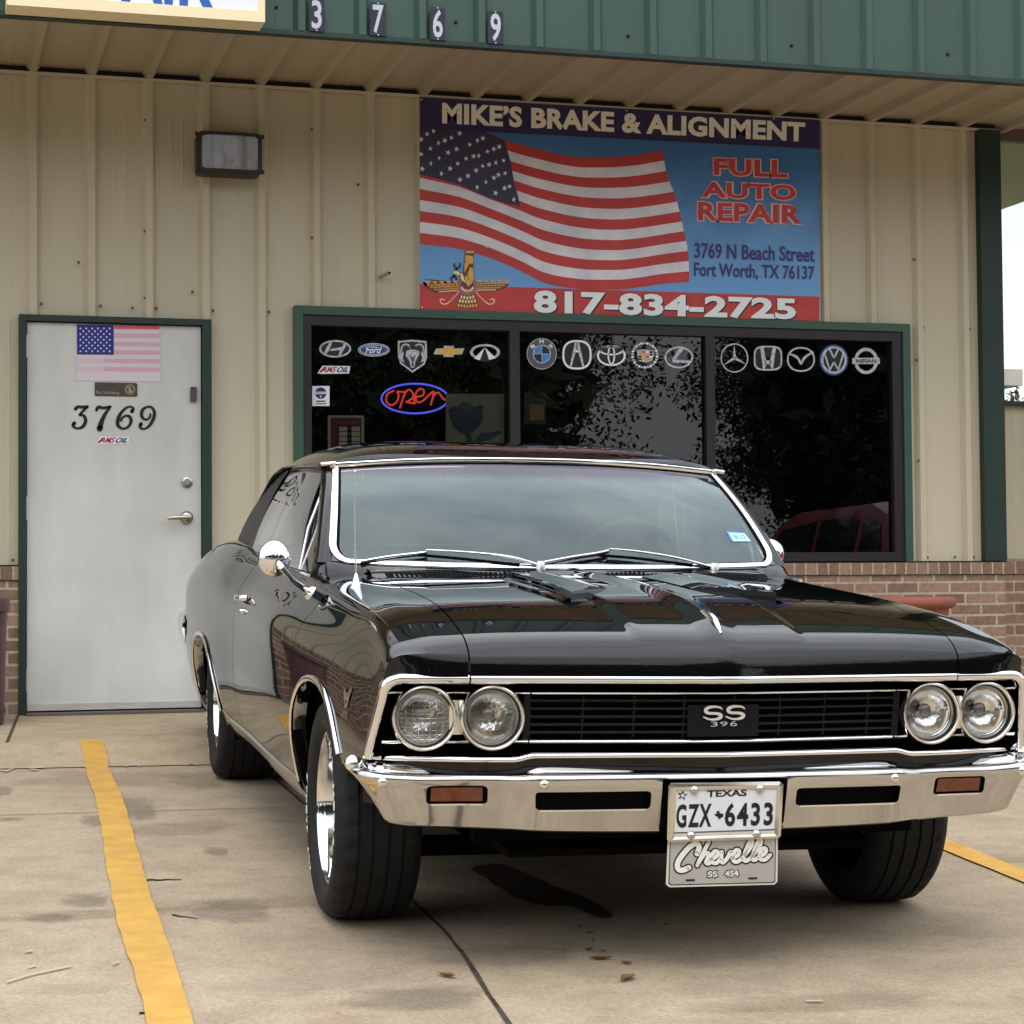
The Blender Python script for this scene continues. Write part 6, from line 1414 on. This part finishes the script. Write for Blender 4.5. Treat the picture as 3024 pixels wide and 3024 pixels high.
# corner fillets that round the openings, and their turned-in edges
def col_at(u): i = int(np.argmin([abs(v - u) for v in uu])); return G[i]
for s in (-1, 1):
    for lo, lc, hc, hi, kind in ((.193, .205, .476, .488, 'slot'), (.600, .612, .738, .750, 'lamp')):
        fb = MB(); pk = MB(); lipm = MB()
        cols = [G[i] for i in range(len(uu)) if lo - 1e-4 <= s * uu[i] <= hi + 1e-4]
        if s < 0: cols = cols[::-1]
        h0, h0c, h1c, h1 = ri["h0"], ri["h0c"], ri["h1c"], ri["h1"]
        for c0, c1, hh, hc_ in ((cols[0], cols[1], h0, h0c), (cols[0], cols[1], h1, h1c), (cols[-1], cols[-2], h0, h0c), (cols[-1], cols[-2], h1, h1c)):
            A_, B_, C_ = np.array(c0[hh]), np.array(c1[hh]), np.array(c0[hc_]); mid = A_ * .42 + (B_ + C_) * .29
            fb.face([fb.vert(A_), fb.vert(B_), fb.vert(mid), fb.vert(C_)])
        outline = [c[h0] for c in cols[1:-1]] + [cols[-1][h0c], cols[-1][h1c]] + [c[h1] for c in cols[1:-1]][::-1] + [cols[0][h1c], cols[0][h0c]]
        dp = .030 if kind == 'slot' else .012
        fb.grid([[p, (p[0] - s * .001, p[1] + dp, p[2])] for p in outline], cu=True)
        nb = len(cols[1:-1]); lipm.grid([[(p[0], p[1] - .0008, p[2] - .0035), (p[0], p[1] - .001, p[2] + .0005), (p[0], p[1] + .006, p[2] + .0012)] for p in outline[:nb]])
        mb_ = pk if kind == 'slot' else MB(); mb_.grid([[(c[h0][0], c[h0][1] + dp, c[h0][2] - .002), (c[h1][0], c[h1][1] + dp, c[h1][2] + .002)] for c in cols])
        if kind == 'lamp':
            tl_ = mb_; ts = MB(); ts.grid([[(c[h0][0], c[h0][1] + .006 - .004 * math.sin(math.pi * i / (len(cols) - 1)), c[h0][2] + .0065), (c[h0c][0], c[h0c][1] + .002 - .004 * math.sin(math.pi * i / (len(cols) - 1)), (c[h0][2] + c[h1][2]) / 2), (c[h1][0], c[h1][1] + .006 - .004 * math.sin(math.pi * i / (len(cols) - 1)), c[h1][2] - .0045)] for i, c in enumerate(cols)][1:-1])
            o = ts.build("turn_signal", M_AMBER, BUMP, smooth=60)
            tl_.build("lamp_pocket", M_UNDER, BUMP)
        else: pk.build("slot_backing", M_UNDER, BUMP)
        fb.build("opening_edge", M_BUMPER, BUMP, smooth=40); lipm.build("opening_lip", M_CHROME, BUMP, smooth=60)

# notch for the plate
nb = [G[i] for i in range(len(uu)) if abs(uu[i]) <= .1665]; b = MB()
b.grid([[(c[ri["t0"]][0], c[ri["t0"]][1] + d, c[ri["t0"]][2] - h) for d, h in ((0, 0), (.006, .004), (.032, .006))] for c in nb])
for c, s in ((nb[0], -1), (nb[-1], 1)):
    col = [c[j] for j in range(1, ri["t0"] + 1)]; b.grid(orient([[p, (p[0] - s * .004, p[1] + .008, p[2]), (p[0] - s * .016, p[1] + .035, p[2] - .004)] for p in col], s))
b.build("plate_recess", M_BUMPER, BUMP, smooth=40)
b = MB(); b.grid([[(u, -.830, z) for z in (.335, .46)] for u in (-.165, .165)]); b.build("recess_backing", M_UNDER, BUMP)
Mb = Matrix.Rotation(math.radians(90), 4, 'X')
for u in (-.86, -.466, .466, .86):
    c = bump_col(s_of_u(abs(u))); p = np.array(c[ri["t0"]]); q = np.array(c[ri["h1"]]); pz = .451 if abs(u) < .6 else .455; k = (pz - q[2]) / (p[2] - q[2]); pp = q + (p - q) * k
    b = MB(); b.lathe([(0, .0065), (.006, .0058), (.0105, .003), (.0125, .0), (.0125, -.006)], Matrix.Translation((math.copysign(pp[0], u), pp[1], pp[2])) @ Mb, 24); b.build("bumper_bolt", pbr("bolt_bright", (0.82, 0.80, 0.76), 0.12, 1.0), BUMP, smooth=60)
# small end brackets beside the fender
b = MB()
for s in (-1, 1): b.lathe([(0, .010), (.012, .009), (.019, .004), (.021, -.004), (.021, -.02)], Matrix.Translation((s * .915, -.665, .490)) @ Matrix.Rotation(math.radians(75), 4, 'X') @ Matrix.Rotation(s * math.radians(25), 4, 'Y'), 20)
b.build("bumper_end_cap", M_CHROME, BUMP, smooth=50)
# rear bumper (its near corner shows past the quarter panel)
b = MB(); RB = [(u, y) for u, y in zip([-.968, -.972, -.966, -.93, -.80, 0, .80, .93, .966, .972, .968], [3.80, 3.98, 4.08, 4.14, 4.18, 4.20, 4.18, 4.14, 4.08, 3.98, 3.80])]
RB = spline(RB, 5); b.grid([[(u * k, y + d, z) for k, d, z in ((.93, -.02, .43), (.965, 0, .46), (.985, 0, .505), (1, .0, .555), (1.0, 0, .605), (.99, -.004, .630), (.965, -.02, .645))] for u, y in RB]); b.build("rear_bumper", M_CHROME, CAR, smooth=50)

# ---------------------------------------------------------------- plates
PY = -.880
LPF = lambda x, y, l: tuple(car_px(1700 + x / 2.76, 2250 + y / 2.76, 'y', PY - .0008 * l))
LP = empty("licence_plate", (0, 0, 0)); LP.parent = CAR
def px_frame(b, out, inn, y0, y1):
    n = len(out); F = lambda P, y: [tuple(car_px(1700 + p[0] / 2.76, 2250 + p[1] / 2.76, 'y', y)) for p in P]
    o0, o1, i0, i1 = F(out, y1), F(out, y0), F(inn, y0), F(inn, y1); mid = [tuple((np.array(a) * .5 + np.array(c) * .5) + np.array([0, -.003, 0])) for a, c in zip(o1, i0)]
    b.grid([[o0[i], o1[i], mid[i], i0[i], i1[i]] for i in range(n)], cu=True)
out = [(775, 172), (1665, 160), (1692, 185), (1672, 600), (1650, 625), (770, 655), (745, 632), (757, 195)]; inn = [(822, 232), (1640, 216), (1642, 218), (1618, 582), (1616, 585), (805, 612), (803, 610), (820, 236)]
b = MB(); px_frame(b, out, inn, PY - .004, PY + .006); b.build("plate_frame", vary(pbr("plate_frame_chrome", (0.74, 0.70, 0.62), 0.22, 1.0), 20, .06), LP, smooth=35)
a = Art(LPF); a.lay(1, 0).poly([(815, 225), (1648, 210), (1625, 590), (798, 618)])
a.lay(2, 1).text("GZX", [(822, 346), (1112, 338), (1104, 530), (818, 540)], bold=.030, spacing=1.22); a.text("6433", [(1218, 334), (1612, 326), (1606, 518), (1214, 528)], bold=.030, spacing=1.18)
a.lay(2, 1).text("TEXAS", [(1072, 232), (1396, 224), (1395, 278), (1068, 288)], bold=.03)
a.lay(2, 1).poly([(1130, 425), (1150, 422), (1148, 400), (1172, 400), (1174, 418), (1205, 424), (1202, 448), (1182, 458), (1168, 470), (1158, 448), (1140, 440)])
a.lay(2, 1).star(870, 272, 46, 0.15); a.lay(3, 0).star(872, 274, 24, 0.15); a.lay(3, 2).poly([(800, 588), (1622, 560), (1620, 578), (800, 606)]); a.lay(2, 3).poly([(800, 574), (1622, 546), (1622, 556), (800, 584)])
a.mb.build("plate_face", [vary(flatmat("plate_white", (214, 216, 218), 0.35), 20, .05), flatmat("plate_black_ink", (16, 16, 18), .4), M_CHROME, flatmat("plate_grey_line", (70, 74, 80))], LP)
for x, y in ((968, 228), (1503, 218), (940, 600), (1474, 588)):
    p = LPF(x, y, 4); b = MB(); b.lathe([(0, .0085), (.006, .0075), (.0105, .003), (.0125, -.002)], Matrix.Translation(p) @ Mb, 20); b.build("plate_screw", pbr("screw_chrome", (0.6, 0.6, 0.6), 0.1, 1.0), LP, smooth=60)
NP = empty("name_plate", (0, 0, 0)); NP.parent = CAR
NPF = lambda x, y, l: tuple(car_px(1700 + x / 2.76, 2250 + y / 2.76, 'y', PY + .008 - .0008 * l))
rim = [(752, 600), (1648, 580), (1645, 975), (1620, 1000), (765, 1022), (735, 998)]
a = Art(NPF); a.lay(0, 0).poly(rim); a.lay(1, 1).poly([(770, 610), (1632, 590), (1628, 972), (1612, 986), (776, 1006), (756, 990)]); a.lay(2, 2).poly([(776, 610), (1626, 590), (1620, 966), (1606, 978), (782, 998), (764, 984)])
strokes = [[(990, 748), (1006, 695), (985, 666), (935, 688), (878, 748), (835, 815), (832, 866), (866, 884), (922, 862)], [(1085, 655), (1040, 740), (992, 842)], [(1015, 800), (1050, 752), (1082, 745), (1078, 780), (1062, 818), (1085, 828), (1112, 800)], [(1105, 795), (1150, 768), (1158, 735), (1130, 730), (1106, 775), (1116, 818), (1150, 822), (1185, 785)],
    [(1190, 735), (1188, 785), (1198, 822), (1235, 785), (1262, 735), (1275, 740)], [(1275, 785), (1322, 760), (1332, 725), (1305, 720), (1280, 765), (1288, 808), (1322, 812), (1360, 780)], [(1360, 780), (1420, 705), (1440, 655), (1425, 640), (1395, 700), (1370, 780), (1385, 808), (1425, 785)], [(1425, 785), (1490, 700), (1512, 648), (1496, 636), (1465, 700), (1440, 778), (1456, 800), (1492, 775)], [(1492, 772), (1540, 748), (1552, 712), (1525, 706), (1500, 750), (1508, 792), (1545, 796), (1584, 760)]]
for lay, mat, w in ((3, 3, 56), (4, 4, 32)):
    for i, s_ in enumerate(strokes): a.lay(lay + (i % 2) * .4, mat).line(spline(s_, 5), w * (1.35 if i == 0 and lay == 4 else 1.2 if i == 0 else 1))
a.lay(4, 3).text("SS", [(1068, 884), (1164, 882), (1164, 946), (1068, 948)], bold=.05); a.lay(5, 4).text("SS", [(1076, 892), (1156, 890), (1156, 938), (1076, 940)], bold=.02)
a.lay(4, 3).text("454", [(1208, 878), (1336, 875), (1336, 940), (1208, 944)], bold=.05); a.lay(5, 4).text("454", [(1216, 886), (1328, 883), (1328, 932), (1216, 936)], bold=.02)
a.lay(3, 3).poly([(898, 957), (972, 955), (972, 972), (898, 974)]); a.poly([(1408, 942), (1482, 940), (1482, 956), (1408, 958)])
a.mb.build("plate_face", [flatmat("name_plate_rim", (206, 202, 192), .35), flatmat("name_plate_line", (40, 40, 40)), vary(pbr("name_plate_silver", (0.46, 0.44, 0.41), 0.35, 0.3), 8, .08), flatmat("name_plate_black", (18, 18, 18)), flatmat("name_plate_white", (226, 226, 222), .35)], NP)
b = MB(); b.flat([(p[0], p[1]) for p in rim], lambda x, y: tuple(car_px(1700 + x / 2.76, 2250 + y / 2.76, 'y', PY + .0095))); b.build("plate_back", M_STEEL, NP)

# ---------------------------------------------------------------- wheels
def wheel(front):
    """axle along local x, outer side towards -x; returns Empty with tyre and rim"""
    R, hw, rb = (.310, .122, .212) if front else (.325, .128, .212)
    Wt = empty("wheel", (0, 0, 0)); Mx = Matrix.Rotation(math.radians(-90), 4, 'Y')     # lathe axis z -> -x (outwards)
    tread = [(R - .012, hw * .86), (R - .003, hw * .76)]
    for gx in (.50, .18, -.18, -.50): tread += [(R, hw * gx + .0042), (R - .006, hw * gx + .0026), (R - .006, hw * gx - .0026), (R, hw * gx - .0042)]
    tread += [(R - .003, -hw * .76), (R - .012, -hw * .86)]
    prof = [(rb, hw * .72), (rb + .006, hw * .80), (rb + .018, hw * .93), (rb + .040, hw * 1.0), (R - .040, hw * .995), (R - .024, hw * .95)] + tread + [(R - .03, -hw * .96), (rb + .04, -hw), (rb + .01, -hw * .82), (rb, -hw * .7)]
    b = MB(); NS = 150; P = []
    for k in range(NS):
        a_ = 2 * math.pi * k / NS; row = []
        for (r, h) in prof:
            if r > R - .013:                      # lateral cuts make the ribs read as tread blocks
                x_ = h / hw; ph = (k + int(round(x_ * 5))) % (5 if abs(x_) > .5 else 6)
                if ph == 0: r = r - (.0050 if abs(x_) > .5 else .0032)
            row.append(tuple(Mx @ Vector((r * math.cos(a_), r * math.sin(a_), h))))
        P.append(row)
    b.grid(P, cu=True)
    n = 72                                                                            # shoulder sipes
    ty = b.build("tyre", M_RUBBER, Wt, smooth=32)
    rr = rb + .004
    b = MB(); b.lathe([(rr, hw * .70), (rr + .001, hw * .80), (rr - .004, hw * .835), (rr - .012, hw * .83), (rr - .017, hw * .76), (rr - .020, hw * .60), (rr - .026, hw * .25), (rr - .034, hw * -.02), (rr - .05, -hw * .12), (rr - .09, -hw * .10), (.075, -hw * .02), (.06, hw * .05), (.045, hw * .12), (.040, hw * .22), (0, hw * .24)], Mx, 72)
    rim_ = b.build("rim", M_CHROME2, Wt, smooth=40)
    b = MB()
    for k in range(10):
        a0 = k * math.pi / 5; b.lathe([(0, .004), (.018, .004), (.019, -.004)], Mx @ Matrix.Translation((.118 * math.cos(a0), .118 * math.sin(a0), -hw * .045)), 12)
    b.build("rim_slot", M_UNDER, rim_)
    # raised white lettering around the sidewall
    def arc_text(body, a_mid, rad, h, step):
        art = Art(lambda u, v, l: tuple(Mx @ Vector((v * math.cos(u), v * math.sin(u), hw * (1.0 if v < R - .035 else .985) + .0012))))
        n_ = len(body)
        for i, c in enumerate(body):
            if c == " ": continue
            a0 = a_mid + (i - (n_ - 1) / 2) * step; hw_ = step * .40
            art.text(c, [(a0 - hw_, rad + h / 2), (a0 + hw_, rad + h / 2), (a0 + hw_, rad - h / 2), (a0 - hw_, rad - h / 2)], bold=.04)
        return art.mb
    lm = arc_text("RADIAL T/A", -1.05, rb + .047, .026, .118); lm.merge(arc_text("RADIAL T/A", 2.1, rb + .047, .026, .118))
    lm.build("tyre_lettering", pbr("raised_white_letter", (0.72, 0.71, 0.67), 0.6), ty)
    return Wt
wf, wr = wheel(True), wheel(False)
for w_, s, y, z in ((wf, -1, 0, .285), (copy_tree(wf), 1, 0, .285), (wr, -1, 2.921, .320), (copy_tree(wr), 1, 2.921, .320)):
    w_.parent = CAR; w_.location = (s * (.772 if y < 1 else .782), y, z); w_.rotation_euler = (random.uniform(0, .2) if s < 0 else 2.0, 0, 0 if s < 0 else math.pi)

# ---------------------------------------------------------------- small fittings
for s in (-1, 1):
    b = MB(); c = Vector((s * 1.0, .25, .978)) if s < 0 else Vector((.872, 1.12, .988))
    Mm = Matrix.Translation(c) @ Matrix.Rotation(math.radians(90), 4, 'X') @ Matrix.Rotation(s * math.radians(-6), 4, 'Y')
    b.lathe([(0.0, .034), (.014, .0325), (.028, .027), (.040, .017), (.0465, .005), (.049, -.004), (.048, -.008), (.044, -.008)], Mm @ Matrix.Diagonal((1, 1.10, 1, 1)), 48)
    sm = b.build("side_mirror", M_CHROME, CAR, smooth=60)
    b = MB(); b.lathe([(0, -.006), (.044, -.0065)], Mm @ Matrix.Diagonal((1, 1.10, 1, 1)), 40); b.build("mirror_glass", pbr("mirror_silver", (0.9, 0.9, 0.9), 0.02, 1.0), sm)
    b = MB(); base = Vector((s * .868, .44, .872)) if s < 0 else Vector((.838, 1.22, .915)); d0 = c + Vector((0, -.030, -.012)); b.tube([d0 + Vector((0, .012, .008)), d0 + Vector((-s * .012, -.014, -.010)), (d0 + base) / 2 + Vector((s * .004, -.01, -.006)), base], [.0085, .0095, .0085, .0105], 12)
    b.lathe([(0, .016), (.012, .014), (.022, .006), (.026, -.004)], Matrix.Translation(base) @ Matrix.Rotation(s * math.radians(60), 4, 'Y') @ Matrix.Diagonal((1.0, 1.7, 1, 1)), 28)
    b.build("mirror_arm", M_CHROME, sm, smooth=60)
# aerial
zb = float(np.interp(-.75, -side_curve(.27)[:25, 0][::1], side_curve(.27)[:25, 1])) if False else .890
b = MB(); b.lathe([(.020, -.01), (.019, .004), (.014, .010), (.0085, .030), (.006, .038), (.0035, .046)], Matrix.Translation((-.757, .262, zb)), 24); AN = b.build("aerial", M_CHROME, CAR, smooth=60)
b = MB(); b.tube([(-.757, .262, zb + .04), (-.760, .275, 1.06), (-.761, .284, 1.236)], [.0026, .0022, .0016], 8); b.lathe([(0, .004), (.0032, .002), (.0032, -.003)], Matrix.Translation((-.761, .284, 1.238)), 10); b.build("aerial_rod", pbr("aerial_steel", (0.75, 0.72, 0.66), 0.25, 1.0), AN, smooth=60)
# wipers on the screen
def ws_px(px, py, off):
    o = CM.T @ (CAM - CO); d = CM.T @ pix_ray(px, py); d = d / np.linalg.norm(d); best = (9, 0, 0)
    for a in np.linspace(-1, 1, 161):
        for c in np.linspace(-.04, .25, 30):
            v = ws(a, c) - o; e = np.linalg.norm(v - d * (v @ d))
            if e < best[0]: best = (e, a, c)
    return wsn(best[1], max(best[2], -.02), off)
M_WIPER = pbr("wiper_steel", (0.66, 0.64, 0.60), 0.22, 1.0)
for arm, blade, dark in (([(1594, 1680), (1500, 1664), (1375, 1649), (1262, 1641)], [(1062, 1672), (1150, 1656), (1250, 1645), (1262, 1641)], [(1232, 1648), (1350, 1657), (1440, 1668), (1530, 1678)]), ([(2104, 1683), (1990, 1664), (1880, 1646), (1795, 1637)], [(1594, 1673), (1690, 1659), (1765, 1647), (1795, 1639)], [(1766, 1650), (1870, 1656), (1960, 1668), (2040, 1678)])):
    b = MB(); A_ = [ws_px(*p, .026 if i else .012) for i, p in enumerate(arm)]; b.tube(spline(A_, 4), list(np.linspace(.0085, .0040, 13)), 8, sq=(1, .6))
    b.lathe([(0, .016), (.012, .015), (.016, .004), (.018, -.02)], Matrix.Translation(A_[0]), 16); wp = b.build("wiper", M_WIPER, CAR, smooth=50)
    b = MB(); b.tube(spline([ws_px(*p, .018) for p in blade], 4), .0042, 8, sq=(.7, 1.1)); b.build("wiper_blade", M_WIPER, wp, smooth=50)
    b = MB(); b.tube(spline([ws_px(*p, .014) for p in dark], 4), .0045, 6, sq=(.7, 1.2)); b.tube([ws_px(*p, .010) for p in blade], .0035, 6); b.build("wiper_rubber", M_UNDER, wp)
# fender badge (crossed V over figures)
yb = -.50; 
def on_side(y, z, off):
    S = side_curve(y); u = float(np.interp(-z, -S[20:, 1], S[20:, 0])); return (-(u + off), float(yreal(y, u) + lean(y, z)), z)
a = Art(lambda y, z, l: on_side(y, z, .002 + .0012 * l))
a.lay(1, 0).poly([(-.555, .662), (-.535, .664), (-.505, .612), (-.515, .604)]); a.poly([(-.455, .655), (-.475, .657), (-.503, .612), (-.495, .604)]); a.lay(1, 0).poly([(-.535, .650), (-.47, .645), (-.49, .628), (-.52, .630)])
for i, c in enumerate("396"): a.lay(1, 0).text(c, [(-.545 + i * .03, .600), (-.522 + i * .03, .600), (-.522 + i * .03, .580), (-.545 + i * .03, .580)], bold=.0)
a.mb.build("fender_badge", M_CHROME, CAR)
